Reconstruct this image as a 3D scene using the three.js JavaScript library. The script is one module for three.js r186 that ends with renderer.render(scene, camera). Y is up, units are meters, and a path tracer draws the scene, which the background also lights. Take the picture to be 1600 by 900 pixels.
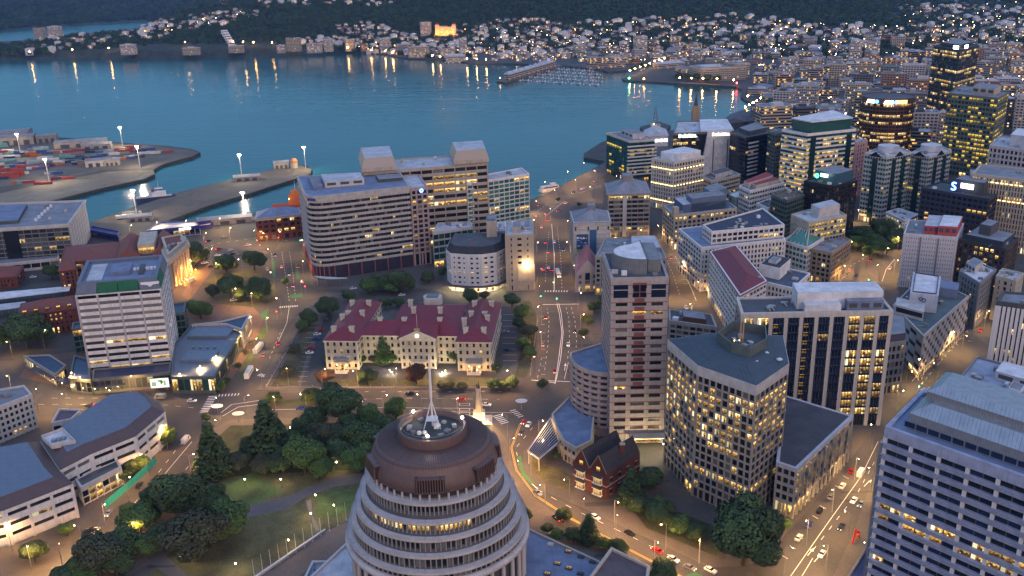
import * as THREE from 'three';
import { mergeGeometries } from 'three/addons/utils/BufferGeometryUtils.js';
import { FontLoader } from 'three/addons/loaders/FontLoader.js';
import { TextGeometry } from 'three/addons/geometries/TextGeometry.js';

const scene = new THREE.Scene();
const D2R = Math.PI / 180;
// ---------- camera (drone about 200 m above the harbour) ----------
const CAMH = 200, FPX = 1450, PITCH = 19.2 * D2R, ROLL = 1.4 * D2R;
const camera = new THREE.PerspectiveCamera(2 * Math.atan(450 / FPX) / D2R, 16 / 9, 1, 16000);
camera.position.set(0, CAMH, 0);
camera.rotation.order = 'YXZ';
camera.rotation.set(-PITCH, 0, -ROLL);
const renderer = new THREE.WebGLRenderer({ antialias: true });
renderer.setSize(1024, 576);
renderer.toneMapping = THREE.LinearToneMapping;
renderer.toneMappingExposure = 1.88;
renderer.shadowMap.enabled = true;
// ---------- dusk sky: blue overhead, afterglow low in the west behind the viewer ----------
{
  const W = 256, H = 128, d = new Float32Array(W * H * 4);
  const mix = (a, b, t) => a.map((v, i) => v + (b[i] - v) * t);
  for (let j = 0; j < H; j++) for (let i = 0; i < W; i++) {
    const el = ((j + 0.5) / H - 0.5) * Math.PI, az = ((i + 0.5) / W - 0.5) * 2 * Math.PI;
    const dx = Math.cos(az), dz = Math.sin(az);                  // equirect: u=0.5 looks to +x
    const west = Math.pow(Math.max(0, 0.5 + 0.5 * (dz * 0.87 + dx * 0.5)), 1.6);   // afterglow is behind and to the right
    const s = Math.max(0, Math.sin(el));
    const low = mix([0.05, 0.185, 0.285], [0.92, 0.64, 0.45], west);
    const c = mix(low, [0.22, 0.34, 0.63], Math.pow(s, 0.8));
    d.set([...c, 1], (j * W + i) * 4);
  }
  const sky = new THREE.DataTexture(d, W, H, THREE.RGBAFormat, THREE.FloatType);
  sky.mapping = THREE.EquirectangularReflectionMapping;
  sky.minFilter = sky.magFilter = THREE.LinearFilter;
  sky.needsUpdate = true;
  scene.background = sky; scene.environment = sky;
  scene.backgroundIntensity = 1; scene.environmentIntensity = 1;
}
const sun = new THREE.DirectionalLight(new THREE.Color(1, 0.74, 0.62), 0.3);
sun.position.set(420, 260, 700); sun.target.position.set(0, 0, -400);
sun.castShadow = true; sun.shadow.radius = 45;
Object.assign(sun.shadow.camera, { left: -900, right: 900, top: 900, bottom: -900, near: 10, far: 3500 });
sun.shadow.mapSize.set(4096, 4096);
scene.add(sun, sun.target);
scene.fog = new THREE.FogExp2(new THREE.Color(0.10, 0.22, 0.46), 0.000036);
// ---------- helpers ----------
let seed = 7;
const rnd = () => { seed = (seed + 0x6d2b79f5) | 0; let t = Math.imul(seed ^ (seed >>> 15), 1 | seed); t = (t + Math.imul(t ^ (t >>> 7), 61 | t)) ^ t; return ((t ^ (t >>> 14)) >>> 0) / 4294967296; };
const rr = (a, b) => a + (b - a) * rnd(), pick = (a) => a[Math.floor(rnd() * a.length)];
const clamp = (v, a, b) => Math.min(b, Math.max(a, v)), sm = (a, b, x) => { const t = clamp((x - a) / (b - a), 0, 1); return t * t * (3 - 2 * t); };
const hash2 = (x, y) => { const s = Math.sin(x * 127.1 + y * 311.7) * 43758.5453; return s - Math.floor(s); };
const vnoise = (x, y) => { const i = Math.floor(x), j = Math.floor(y), u = x - i, v = y - j, a = u * u * (3 - 2 * u), b = v * v * (3 - 2 * v); return (hash2(i, j) * (1 - a) + hash2(i + 1, j) * a) * (1 - b) + (hash2(i, j + 1) * (1 - a) + hash2(i + 1, j + 1) * a) * b; };
const fbm = (x, y, n = 4) => { let s = 0, a = 0.5, t = 0; for (let i = 0; i < n; i++) { s += a * vnoise(x, y); t += a; a *= 0.5; x = x * 2.03 + 5.1; y = y * 2.03 + 3.7; } return s / t; };
// photo pixel -> direction -> point on the level plane y = h
function ray(px, py) {
  let x = (px - 800) / FPX, y = (450 - py) / FPX, z = -1, c = Math.cos(-ROLL), s = Math.sin(-ROLL);
  [x, y] = [c * x - s * y, s * x + c * y]; c = Math.cos(-PITCH); s = Math.sin(-PITCH);
  return [x, c * y - s * z, s * y + c * z];
}
const U = (px, py, h = 0) => { const d = ray(px, py), t = (h - CAMH) / d[1]; return [d[0] * t, d[2] * t]; };
const Us = (pts, h = 0) => pts.map((p) => U(p[0], p[1], h));
const hgt = (top, base) => { const g = U(...base), d = ray(...top); return CAMH + d[1] * (d[0] * g[0] + d[2] * g[1]) / (d[0] ** 2 + d[2] ** 2); };
const pxPerM = (x, z, y = 0) => FPX / Math.hypot(x, z, CAMH - y);
const names = {};
function uname(n) { const k = names[n] = (names[n] ?? -1) + 1; return k ? `${n}_${String(k).padStart(3, '0')}` : n; }
function thing(name, label, category, group, x = 0, y = 0, z = 0, turn = 0) {
  const o = new THREE.Group(); o.name = uname(name); o.position.set(x, y, z); o.rotation.y = turn;
  o.userData = { label, category }; if (group) o.userData.group = group;
  scene.add(o); return o;
}
function tag(o, label, category, group) { o.userData.label = label; o.userData.category = category; if (group) o.userData.group = group; return o; }
function mesh(name, geo, mat, parent) { const m = new THREE.Mesh(geo, mat); m.name = name; m.castShadow = m.receiveShadow = true; parent.add(m); return m; }
function struct(name, geo, mat) { const m = mesh(uname(name), geo, mat, scene); m.userData.kind = 'structure'; return m; }
function dup(o, x, y, z, turn, label, group) {
  const r = o.clone(); r.name = uname(o.name.replace(/_\d{3}$/, '')); r.userData = { ...o.userData };
  if (label) r.userData.label = label; if (group) r.userData.group = group;
  r.position.set(x, y, z); r.rotation.y = turn; scene.add(r); return r;
}
// geometry from triangles; pos/uv arrays, flat normals
function tri(pos, uv) {
  const g = new THREE.BufferGeometry(); g.setAttribute('position', new THREE.Float32BufferAttribute(pos, 3));
  g.setAttribute('uv', new THREE.Float32BufferAttribute(uv ?? new Array(pos.length / 3 * 2).fill(0), 2)); g.computeVertexNormals(); return g;
}
function area2(p) { let s = 0; for (let i = 0; i < p.length; i++) { const a = p[i], b = p[(i + 1) % p.length]; s += a[0] * b[1] - b[0] * a[1]; } return s; }
const ccw = (p) => (area2(p) > 0 ? p.slice().reverse() : p);     // order used everywhere: counter-clockwise seen from above
function capTris(p) { return THREE.ShapeUtils.triangulateShape(p.map((q) => new THREE.Vector2(q[0], q[1])), []); }
function prism(poly, y0, y1, caps = 3) {
  const p = ccw(poly), pos = [], uv = []; let s = 0;
  for (let i = 0; i < p.length; i++) {
    const a = p[i], b = p[(i + 1) % p.length], L = Math.hypot(b[0] - a[0], b[1] - a[1]);
    pos.push(a[0], y0, a[1], b[0], y0, b[1], b[0], y1, b[1], a[0], y0, a[1], b[0], y1, b[1], a[0], y1, a[1]);
    uv.push(s, y0, s + L, y0, s + L, y1, s, y0, s + L, y1, s, y1); s += L;
  }
  const T = capTris(p);
  for (const [k, y] of [[1, y1], [2, y0]]) if (caps & k) for (const t of T) {
    const q = t.map((i) => p[i]), up = (q[1][0] - q[0][0]) * (q[2][1] - q[0][1]) - (q[2][0] - q[0][0]) * (q[1][1] - q[0][1]) < 0;
    const o = up === (k === 1) ? q : [q[0], q[2], q[1]];
    for (const v of o) { pos.push(v[0], y, v[1]); uv.push(v[0], v[1]); }
  }
  return tri(pos, uv);
}
function offset(poly, d) {           // outward by d (poly ccw from above)
  const p = ccw(poly), n = p.length, out = [];
  for (let i = 0; i < n; i++) {
    const a = p[(i + n - 1) % n], b = p[i], c = p[(i + 1) % n];
    const n1 = nrm(a, b), n2 = nrm(b, c), k = 1 + n1[0] * n2[0] + n1[1] * n2[1];
    out.push([b[0] + (n1[0] + n2[0]) * d / Math.max(k, 0.08), b[1] + (n1[1] + n2[1]) * d / Math.max(k, 0.08)]);
  }
  return out;
}
function nrm(a, b) { const x = b[0] - a[0], z = b[1] - a[1], l = Math.hypot(x, z) || 1; return [-z / l, x / l]; }
function ringGeo(poly, w, y0, y1) {  // hollow wall of thickness w inside poly
  const o = ccw(poly), i = offset(o, -w), pos = [], uv = []; let s = 0;
  const quad = (a, b, c, d, L) => { pos.push(...a, ...b, ...c, ...a, ...c, ...d); uv.push(s, a[1], s + L, b[1], s + L, c[1], s, a[1], s + L, c[1], s, d[1]); };
  for (let k = 0; k < o.length; k++) {
    const m = (k + 1) % o.length, a = o[k], b = o[m], c = i[m], d = i[k], L = Math.hypot(b[0] - a[0], b[1] - a[1]);
    quad([a[0], y0, a[1]], [b[0], y0, b[1]], [b[0], y1, b[1]], [a[0], y1, a[1]], L);
    quad([c[0], y0, c[1]], [d[0], y0, d[1]], [d[0], y1, d[1]], [c[0], y1, c[1]], L);
    quad([a[0], y1, a[1]], [b[0], y1, b[1]], [c[0], y1, c[1]], [d[0], y1, d[1]], L);
    s += L;
  }
  return tri(pos, uv);
}
function flat(poly, y) { return prism(poly, y, y, 1); }
function sheet(poly, y) { const p = ccw(poly), pos = [], uv = []; for (const t of capTris(p)) { const q = t.map((i) => p[i]); const up = (q[1][0] - q[0][0]) * (q[2][1] - q[0][1]) - (q[2][0] - q[0][0]) * (q[1][1] - q[0][1]) < 0; for (const v of up ? q : [q[0], q[2], q[1]]) { pos.push(v[0], y, v[1]); uv.push(v[0], v[1]); } } return tri(pos, uv); }
const boxCache = {};
function box(w, h, d) { const k = [w, h, d].map((v) => v.toFixed(3)).join(); if (!boxCache[k]) { const g = new THREE.BoxGeometry(w, h, d); boxCache[k] = g; } return boxCache[k]; }
function boxAt(w, h, d, x, y, z, turn = 0) { const g = new THREE.BoxGeometry(w, h, d); if (turn) g.rotateY(turn); g.translate(x, y, z); return g; }
const planeCache = {};
function plane(w, h) { const k = w.toFixed(3) + ',' + h.toFixed(3); return planeCache[k] ??= new THREE.PlaneGeometry(w, h); }
function cyl(r0, r1, h, n = 10) { const g = new THREE.CylinderGeometry(r1, r0, h, n); g.translate(0, h / 2, 0); return g; }
function cylAt(r0, r1, h, x, y, z, n = 8) { const g = cyl(r0, r1, h, n); g.translate(x, y, z); return g; }
function tube(a, b, r, n = 6) { const A = new THREE.Vector3(...a), B = new THREE.Vector3(...b), g = new THREE.CylinderGeometry(r, r, A.distanceTo(B), n); g.applyQuaternion(new THREE.Quaternion().setFromUnitVectors(new THREE.Vector3(0, 1, 0), B.clone().sub(A).normalize())); g.translate((A.x + B.x) / 2, (A.y + B.y) / 2, (A.z + B.z) / 2); return g; }
const mrg = (a) => mergeGeometries(a.map((g) => { const q = g.index ? g.toNonIndexed() : g; for (const k of Object.keys(q.attributes)) if (!['position', 'normal', 'uv'].includes(k)) q.deleteAttribute(k); return q; }));
const lin = (c) => (Array.isArray(c) ? new THREE.Color().setRGB(...c) : new THREE.Color(c));
// colour texture: fine grain and coarse blotches (dirt, weather), periodic, repeats every `size` metres
const pnoise = (x, y, p) => { const i = Math.floor(x), j = Math.floor(y), u = x - i, v = y - j, a = u * u * (3 - 2 * u), b = v * v * (3 - 2 * v), h = (m, n) => hash2(((m % p) + p) % p + p * 0.37, ((n % p) + p) % p); return (h(i, j) * (1 - a) + h(i + 1, j) * a) * (1 - b) + (h(i, j + 1) * (1 - a) + h(i + 1, j + 1) * a) * b; };
function grainTex(size, fine, coarse, fn, res = 256, lo = 5) {
  const d = new Uint8Array(res * res * 4);
  for (let j = 0; j < res; j++) for (let i = 0; i < res; i++) {
    const u = i / res, v = j / res; let s = 0, am = 0.5;
    for (let o = 0, p = lo; o < 5; o++, p *= 2, am *= 0.62) s += am * (pnoise(u * p, v * p, p) - 0.5);
    let t = 1 + fine * (rnd() - 0.5) + coarse * s; if (fn) t *= fn(u, v);
    const c = clamp(t * 200, 0, 255); d.set([c, c, c, 255], (j * res + i) * 4);
  }
  const x = new THREE.DataTexture(d, res, res); x.colorSpace = THREE.SRGBColorSpace; x.wrapS = x.wrapT = THREE.RepeatWrapping; x.magFilter = THREE.LinearFilter; x.minFilter = THREE.LinearMipmapLinearFilter; x.repeat.set(1 / size, 1 / size); x.needsUpdate = true; return x;
}
const PATCH = Array.from({ length: 46 }, () => { const x = rnd() * 0.95, y = rnd() * 0.95, l = rnd() < 0.5; return [x, y, x + (l ? rr(0.01, 0.12) : rr(0.006, 0.02)), y + (l ? rr(0.006, 0.02) : rr(0.01, 0.12)), rr(0.72, 1.16)]; });
const TX = {
  wall: grainTex(19, 0.10, 0.26, (u, v) => 1 - 0.3 * Math.max(0, vnoise(u * 70, v * 4) - 0.62), 512, 5), roof: grainTex(37, 0.14, 0.35, (u, v) => ((u * 12) % 1 < 0.025 ? 0.85 : 1), 512, 7),
  road: grainTex(160, 0.3, 0.36, (u, v) => { for (const p of PATCH) if (u > p[0] && u < p[2] && v > p[1] && v < p[3]) return p[4]; return 1; }, 1024, 9), grass: grainTex(90, 0.5, 0.7, null, 512, 11), brick: grainTex(9, 0.3, 0.35, (u, v) => ((v * 60) % 1 < 0.18 ? 0.85 : 1)),
  metal: grainTex(8, 0.06, 0.2, (u, v) => ((u * 10) % 1 < 0.08 ? 0.72 : 1)), tile: grainTex(6, 0.16, 0.3, (u, v) => ((v * 16) % 1 < 0.15 ? 0.78 : 1)), sea: null,
};
const k = 1.62; // textures average about 0.6 in linear light
const matCache = {};
function M(c, tex, o = {}) {
  const key = JSON.stringify([c, tex, o]); if (matCache[key]) return matCache[key];
  const m = new THREE.MeshStandardMaterial({ roughness: 0.85, ...o }); m.color = lin(c); if (tex) { m.map = TX[tex]; m.color.multiplyScalar(k); }
  return matCache[key] = m;
}
// ---------- lit rooms seen through windows ----------
function roomTex(kind) {
  const w = 64, h = 64, cv = document.createElement('canvas'); cv.width = w; cv.height = h; const c = cv.getContext('2d');
  const warm = ['#c8963c', '#d9a94a', '#b07d2c', '#e0b65e'][kind % 4];
  c.fillStyle = warm; c.fillRect(0, 0, w, h);
  c.fillStyle = '#6d4918'; c.fillRect(0, 38, w, 26); c.fillStyle = '#a5752c'; c.fillRect(kind * 9, 14, 18, 30);
  for (let i = 0; i < 16; i++) { c.fillStyle = pick(['#5a3a14', '#241707', '#3b2811', '#a77a34', '#6e5530', '#e9cf8d']); c.fillRect(rnd() * w, 24 + rnd() * 34, 4 + rnd() * 12, 6 + rnd() * 16); }
  c.fillStyle = '#fff3c8'; for (let i = 0; i < 3; i++) c.fillRect(4 + i * 21, 5 + rnd() * 8, 13, 5);
  c.fillStyle = '#2a2118'; c.fillRect(31, 0, 2, h);
  if (kind > 1) { c.fillStyle = '#efe0b0'; c.fillRect(0, 0, kind === 2 ? 22 : w, kind === 2 ? h : 14); }
  const t = new THREE.CanvasTexture(cv); t.colorSpace = THREE.SRGBColorSpace; return t;
}
const LIT = [0, 1, 2, 3].map((i) => { const t = roomTex(i); return [1.15, 0.7, 0.4].map((e) => new THREE.MeshStandardMaterial({ color: 0x0a0a0a, roughness: 0.25, emissive: 0xffffff, emissiveMap: t, emissiveIntensity: e })); }).flat();
const LITW = [0, 1].map((i) => { const m = LIT[i].clone(); m.emissive = lin([1, 1.1, 1.25]); m.emissiveIntensity = 1.0; return m; });
const LITG = LIT.slice(0, 4).map((m0) => { const m = m0.clone(); m.emissive = lin([0.85, 1, 0.5]); return m; });
const GL = (c, r = 0.08, met = 0) => M(c, null, { roughness: r, metalness: met });
const DARK = [GL([0.012, 0.014, 0.018]), GL([0.02, 0.022, 0.026], 0.12), GL([0.008, 0.009, 0.012], 0.06), GL([0.035, 0.034, 0.033], 0.2), GL([0.012, 0.014, 0.018]), GL([0.02, 0.022, 0.026], 0.12), GL([0.12, 0.115, 0.105], 0.4)];
const GREEN = [GL([0.012, 0.045, 0.04]), GL([0.02, 0.075, 0.062], 0.12), GL([0.008, 0.03, 0.03])];
const TEAL = [GL([0.03, 0.12, 0.10], 0.1), GL([0.05, 0.19, 0.15], 0.15), GL([0.02, 0.07, 0.065])];
const NAVY = [GL([0.008, 0.014, 0.035]), GL([0.012, 0.022, 0.055], 0.1), GL([0.006, 0.01, 0.022])];
const BRONZE = [GL([0.03, 0.014, 0.01]), GL([0.045, 0.02, 0.013], 0.12)];
const GREYG = [GL([0.05, 0.06, 0.065], 0.15), GL([0.08, 0.09, 0.095], 0.2), GL([0.03, 0.036, 0.04])];
const W = {   // wall and trim materials, linear base colours
  white: M([0.68, 0.65, 0.64], 'wall'), cream: M([0.44, 0.385, 0.31], 'wall'), conc: M([0.31, 0.285, 0.265], 'wall'), pale: M([0.48, 0.455, 0.44], 'wall'), beige: M([0.42, 0.345, 0.28], 'wall'),
  grey: M([0.2, 0.2, 0.21], 'wall'), dgrey: M([0.07, 0.07, 0.08], 'wall'), black: M([0.02, 0.02, 0.024], 'wall', { roughness: 0.4 }), brick: M([0.125, 0.034, 0.027], 'brick'), brown: M([0.09, 0.042, 0.03], 'wall', { roughness: 0.45 }),
  pink: M([0.5, 0.26, 0.25], 'wall'), rose: M([0.33, 0.11, 0.10], 'wall'), blue: M([0.36, 0.38, 0.52], 'wall'), green: M([0.04, 0.16, 0.09], 'wall'), tan: M([0.36, 0.26, 0.17], 'wall'), gmetal: M([0.10, 0.12, 0.11], 'wall', { roughness: 0.5 }),
  rflight: M([0.42, 0.43, 0.47], 'roof'), rfgrey: M([0.2, 0.21, 0.24], 'roof'), rfdark: M([0.075, 0.08, 0.095], 'roof'), rfblue: M([0.15, 0.19, 0.29], 'roof'), rfslate: M([0.05, 0.075, 0.10], 'metal'), rfred: M([0.17, 0.015, 0.028], 'metal', { roughness: 0.6 }),
  rfwhite: M([0.6, 0.6, 0.63], 'roof'), rfcopper: M([0.085, 0.04, 0.034], 'metal', { roughness: 0.5 }), rfbrick: M([0.2, 0.06, 0.045], 'tile'), steel: M([0.35, 0.36, 0.38], 'metal', { roughness: 0.4, metalness: 0.6 }), rfteal: M([0.2, 0.33, 0.3], 'metal'),
};
const GLOW = (c, e) => { const key = 'glow' + c + e; return matCache[key] ??= new THREE.MeshStandardMaterial({ color: 0x111111, emissive: lin(c), emissiveIntensity: e, roughness: 0.6 }); };
// ---------- buildings ----------
const cen = (p) => { let x = 0, z = 0; for (const q of p) { x += q[0] / p.length; z += q[1] / p.length; } return [x, z]; };
const quadPx = (r, h) => { const q = r.map((p) => p && U(p[0], p[1], h)); if (!q[3]) q[3] = [q[0][0] + q[2][0] - q[1][0], q[0][1] + q[2][1] - q[1][1]]; if (!q[2]) q[2] = [q[1][0] + q[3][0] - q[0][0], q[1][1] + q[3][1] - q[0][1]]; return q; };
const inQ = (q, u, v) => [0, 1].map((i) => (q[0][i] * (1 - u) + q[1][i] * u) * (1 - v) + (q[3][i] * (1 - u) + q[2][i] * u) * v);
function subQ(q, u0, u1, v0, v1) { return [inQ(q, u0, v0), inQ(q, u1, v0), inQ(q, u1, v1), inQ(q, u0, v1)]; }
// lay panes on one face. F = {a,b} in local xz, rows [{y,h}], bays, gap: pier width
function panes(G, a, b, rows, bays, pw, out, mats, litFn, world, st, name = 'window', always) {
  const L = Math.hypot(b[0] - a[0], b[1] - a[1]), n = nrm(a, b), turn = Math.atan2(n[0], n[1]), bw = L / bays, w = bw - pw;
  const mx = (a[0] + b[0]) / 2 + world[0], mz = (a[1] + b[1]) / 2 + world[1];
  const vis = n[0] * (0 - mx) + n[1] * (0 - mz) > 0, ppm = pxPerM(mx, mz, 20), big = always || Math.max(w, rows[0]?.h ?? 0) * ppm >= 8.5;
  rows.forEach((r, ri) => {
    for (let i = 0; i < bays; i++) {
      const t = (i + 0.5) / bays, x = a[0] + (b[0] - a[0]) * t + n[0] * out, z = a[1] + (b[1] - a[1]) * t + n[1] * out, y = r.y + r.h / 2;
      const lit = litFn ? litFn(ri, i, bays) : 0, m = lit ? (lit === 1 ? pick(LIT) : pick(lit)) : pick(mats);
      const g = plane(w, r.h);
      if (vis && big && st.count < 300) { st.count++; const q = mesh(name, g, m, G); q.position.set(x, y, z); q.rotation.y = turn; }
      else { const c = g.clone(); c.rotateY(turn); c.translate(x, y, z); (st.rest.get(m) ?? st.rest.set(m, []).get(m)).push(c); }
    }
  });
}
function flush(G, st) {
  let i = 0;
  for (const [m, a] of st.rest) { const o = mesh(i++ ? 'window_rows_' + String(i - 1).padStart(3, '0') : 'window_rows', mrg(a), m, G); o.userData.kind = 'stuff'; }
}
const litRows = (map, p = 0.04, pal = 1) => { const runs = {}; return (r, b, n) => { const q = map[r] ?? p; const key = r + ',' + Math.floor(b / 3); const v = runs[key] ??= rnd(); return (q >= 0.5 ? rnd() < q : v < q && rnd() < 0.8 || rnd() < q * 0.3) ? pal : 0; }; };
const feet = [];
function tower(o) {
  const h = o.h ?? hgt(o.r[o.bi ?? 0], o.b), wp = ccw(o.p ?? quadPx(o.r, h)), c0 = cen(wp);
  const G = thing(o.n, o.l, o.c ?? 'office building', o.g, c0[0], o.y0 ?? 0, c0[1]); const P = wp.map((q) => [q[0] - c0[0], q[1] - c0[1]]); feet.push([c0[0], c0[1], Math.max(...P.map((q) => Math.hypot(q[0], q[1])))]);
  const H = h - (o.y0 ?? 0), out = o.out ?? 0.35, gh = o.gh ?? 4.5, top = o.top ?? 1.6, fl = o.fl ?? Math.max(1, Math.round((H - gh - top) / 3.8)), fh = (H - gh - top) / fl, sp = (o.sp ?? 0.36) * fh;
  const wall = o.wall ?? W.conc, band = o.band ?? wall, pier = o.pier === undefined ? wall : o.pier;
  mesh('wall', prism(offset(P, -out), 0, H - 0.5, 1), o.core ?? wall, G);
  const slab = prism(P, 0, sp), topSlab = ringGeo(offset(P, 0.05), out + 0.5, 0, top + (o.par ?? 0.6));
  if (sp > 0.05) for (let i = 0; i < fl; i++) { const b = mesh('floor_band', slab, band, G); b.position.y = gh + i * fh; }
  const t = mesh('parapet', topSlab, o.cap ?? band, G); t.position.y = H - top;
  mesh('roof', sheet(offset(P, -out + 0.02), H - 0.2), o.roof ?? W.rfgrey, G);
  const st = { count: 0, rest: new Map() }, bay = o.bay ?? 3.4;
  const rows = []; for (let i = fl - 1; i >= 0; i--) rows.push({ y: gh + i * fh + sp + 0.02, h: fh - sp - 0.04 });
  const pw = (o.pw ?? 0.8) * 0.88, pg = pier ? box(pw, H - top - (o.pier0 ?? 0), out + 0.06) : null, pp = [];
  P.forEach((a, i) => {
    const b = P[(i + 1) % P.length], L = Math.hypot(b[0] - a[0], b[1] - a[1]), bays = Math.max(1, o.bays?.[i] ?? Math.round(L / bay)), n = nrm(a, b), turn = Math.atan2(n[0], n[1]);
    const mx = (a[0] + b[0]) / 2 + c0[0], mz = (a[1] + b[1]) / 2 + c0[1], vis = -n[0] * mx - n[1] * mz > 0;
    if (o.blank?.includes(i)) return;
    const ia = [a[0] - n[0] * out, a[1] - n[1] * out], ib = [b[0] - n[0] * out, b[1] - n[1] * out];
    panes(G, ia, ib, rows, bays, Math.max(pw, 0.12), 0.04, o.glass ?? DARK, vis ? o.lit ?? litRows({}, 0.05) : null, c0, st);
    if (gh > 2.5 && o.shop !== null) panes(G, ia, ib, [{ y: 0.5, h: gh - 0.9 }], Math.max(1, Math.round(bays / 2)), Math.max(pw, 0.5), 0.05, DARK, vis ? (o.shop ?? ((r, q) => (rnd() < 0.45 ? 1 : 0))) : null, c0, st, 'shop_window');
    if (pg) for (let j = 0; j <= bays; j++) {
      const f = clamp(j / bays, pw / 2 / L, 1 - pw / 2 / L), x = a[0] + (b[0] - a[0]) * f - n[0] * (out / 2 - 0.03), z = a[1] + (b[1] - a[1]) * f - n[1] * (out / 2 - 0.03), y = (H - top + (o.pier0 ?? 0)) / 2;
      if (vis && pp.count === undefined) pp.count = 0;
      if (vis && pp.count < 120) { pp.count++; const q = mesh('pier', pg, pier, G); q.position.set(x, y, z); q.rotation.y = turn; }
      else { const c = pg.clone(); c.rotateY(turn); c.translate(x, y, z); pp.push(c); }
    }
  });
  flush(G, st); if (pp.length) { const q = mesh('rear_piers', mrg(pp), pier, G); q.userData.kind = 'stuff'; }
  const R = { G, P, H, c0, fh, gh, wp, h, quad: o.r ? quadPx(o.r, h).map((q) => [q[0] - c0[0], q[1] - c0[1]]) : P };
  for (const q of o.plant ?? []) plant(R, ...q);
  acUnits(R, o.ac ?? (o.r && H > 12 ? 5 : 0));
  return R;
}
function plant(R, u0, u1, v0, v1, hh, mat = W.grey, name = 'plant_room', top) {
  const q = subQ(R.quad, u0, u1, v0, v1), m = mesh(name, prism(q, R.H - 0.19, R.H + hh), mat, R.G);
  mesh('roof_deck', sheet(offset(q, -0.25), R.H + hh + 0.03), top ?? W.rfgrey, m);
  if (name === 'plant_room') { const g = []; const a = q[0], b = q[1], n = nrm(a, b), L = Math.hypot(b[0] - a[0], b[1] - a[1]); for (let i = 0; i < 3; i++) { const t = (i + 0.5) / 3; g.push(boxAt(L * 0.22, hh * 0.45, 0.16, a[0] + (b[0] - a[0]) * t + n[0] * 0.03, R.H + hh * 0.55, a[1] + (b[1] - a[1]) * t + n[1] * 0.03, Math.atan2(n[0], n[1]))); } for (const q2 of g) mesh('louvre', q2, W.dgrey, m); }
  return m;
}
function acUnits(R, n) {
  for (let i = 0; i < n; i++) {
    const p = inQ(R.quad, rr(0.1, 0.9), rr(0.12, 0.88)), w = rr(1.4, 3.4), d = rr(1.2, 2.6), h = rr(0.9, 1.9);
    const m = mesh('roof_unit', box(w, h, d), pick([W.rfwhite, W.grey, W.pale, W.steel]), R.G); m.position.set(p[0], R.H - 0.15 + h / 2, p[1]); if (i % 3 === 0) { const dct = mesh('duct', boxAt(0.6, 0.5, rr(3, 7), 0, -h / 2 + 0.4, rr(1.5, 3)), W.steel, m); } m.rotation.y = rr(-0.1, 0.1) + Math.atan2(R.P[1][1] - R.P[0][1], R.P[1][0] - R.P[0][0]) * -1;
  }
}
// hipped / gabled roof over a quad; ridge along the longer side, inset by k of the short side (0 = gable)
function hipGeo(q, y0, rise, hip = 1, over = 0.5) {
  let p = offset(q, over); const l0 = Math.hypot(p[1][0] - p[0][0], p[1][1] - p[0][1]), l1 = Math.hypot(p[2][0] - p[1][0], p[2][1] - p[1][1]);
  if (l1 > l0) p = [p[1], p[2], p[3], p[0]]; const s = Math.min(l0, l1), L = Math.max(l0, l1), f = Math.min(0.5, hip * s / 2 / L), m = (a, b, t) => [a[0] + (b[0] - a[0]) * t, a[1] + (b[1] - a[1]) * t];
  const e0 = m(p[0], p[3], 0.5), e1 = m(p[1], p[2], 0.5), r0 = m(e0, e1, f), r1 = m(e0, e1, 1 - f), A = (v, y) => [v[0], y, v[1]], y1 = y0 + rise, pos = [], uv = [];
  const face = (...v) => { const w = v.map((x) => x), ux = new THREE.Vector3(w[1][0] - w[0][0], w[1][1] - w[0][1], w[1][2] - w[0][2]); const len = ux.length(); ux.normalize(); for (let i = 1; i < w.length - 1; i++) for (const q2 of [w[0], w[i], w[i + 1]]) { pos.push(...q2); const d = new THREE.Vector3(q2[0] - w[0][0], q2[1] - w[0][1], q2[2] - w[0][2]); const a = d.dot(ux); uv.push(a, Math.sqrt(Math.max(0, d.lengthSq() - a * a))); } };
  face(A(p[0], y0), A(p[1], y0), A(r1, y1), A(r0, y1)); face(A(p[2], y0), A(p[3], y0), A(r0, y1), A(r1, y1)); face(A(p[1], y0), A(p[2], y0), A(r1, y1)); face(A(p[3], y0), A(p[0], y0), A(r0, y1)); face(A(p[0], y0), A(p[3], y0), A(p[2], y0), A(p[1], y0));
  return tri(pos, uv);
}
const font = await new FontLoader().loadAsync('fonts/droid/droid_sans_bold.typeface.json');
function textMesh(G, s, size, mat, x, y, z, turn, name = 'sign_lettering') { const g = new TextGeometry(s, { font, size, depth: 0.25, curveSegments: 3 }); g.computeBoundingBox(); g.translate(-g.boundingBox.max.x / 2, 0, 0); const m = mesh(name, g, mat, G); m.position.set(x, y, z); m.rotation.y = turn; return m; }
// a spot on a face of a building: face i, fraction f along it, height y, pushed out by d
function onFace(R, i, f, y, d = 0.3) { const a = R.P[i], b = R.P[(i + 1) % R.P.length], n = nrm(a, b); return { x: a[0] + (b[0] - a[0]) * f + n[0] * d, y, z: a[1] + (b[1] - a[1]) * f + n[1] * d, turn: Math.atan2(n[0], n[1]) }; }
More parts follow.
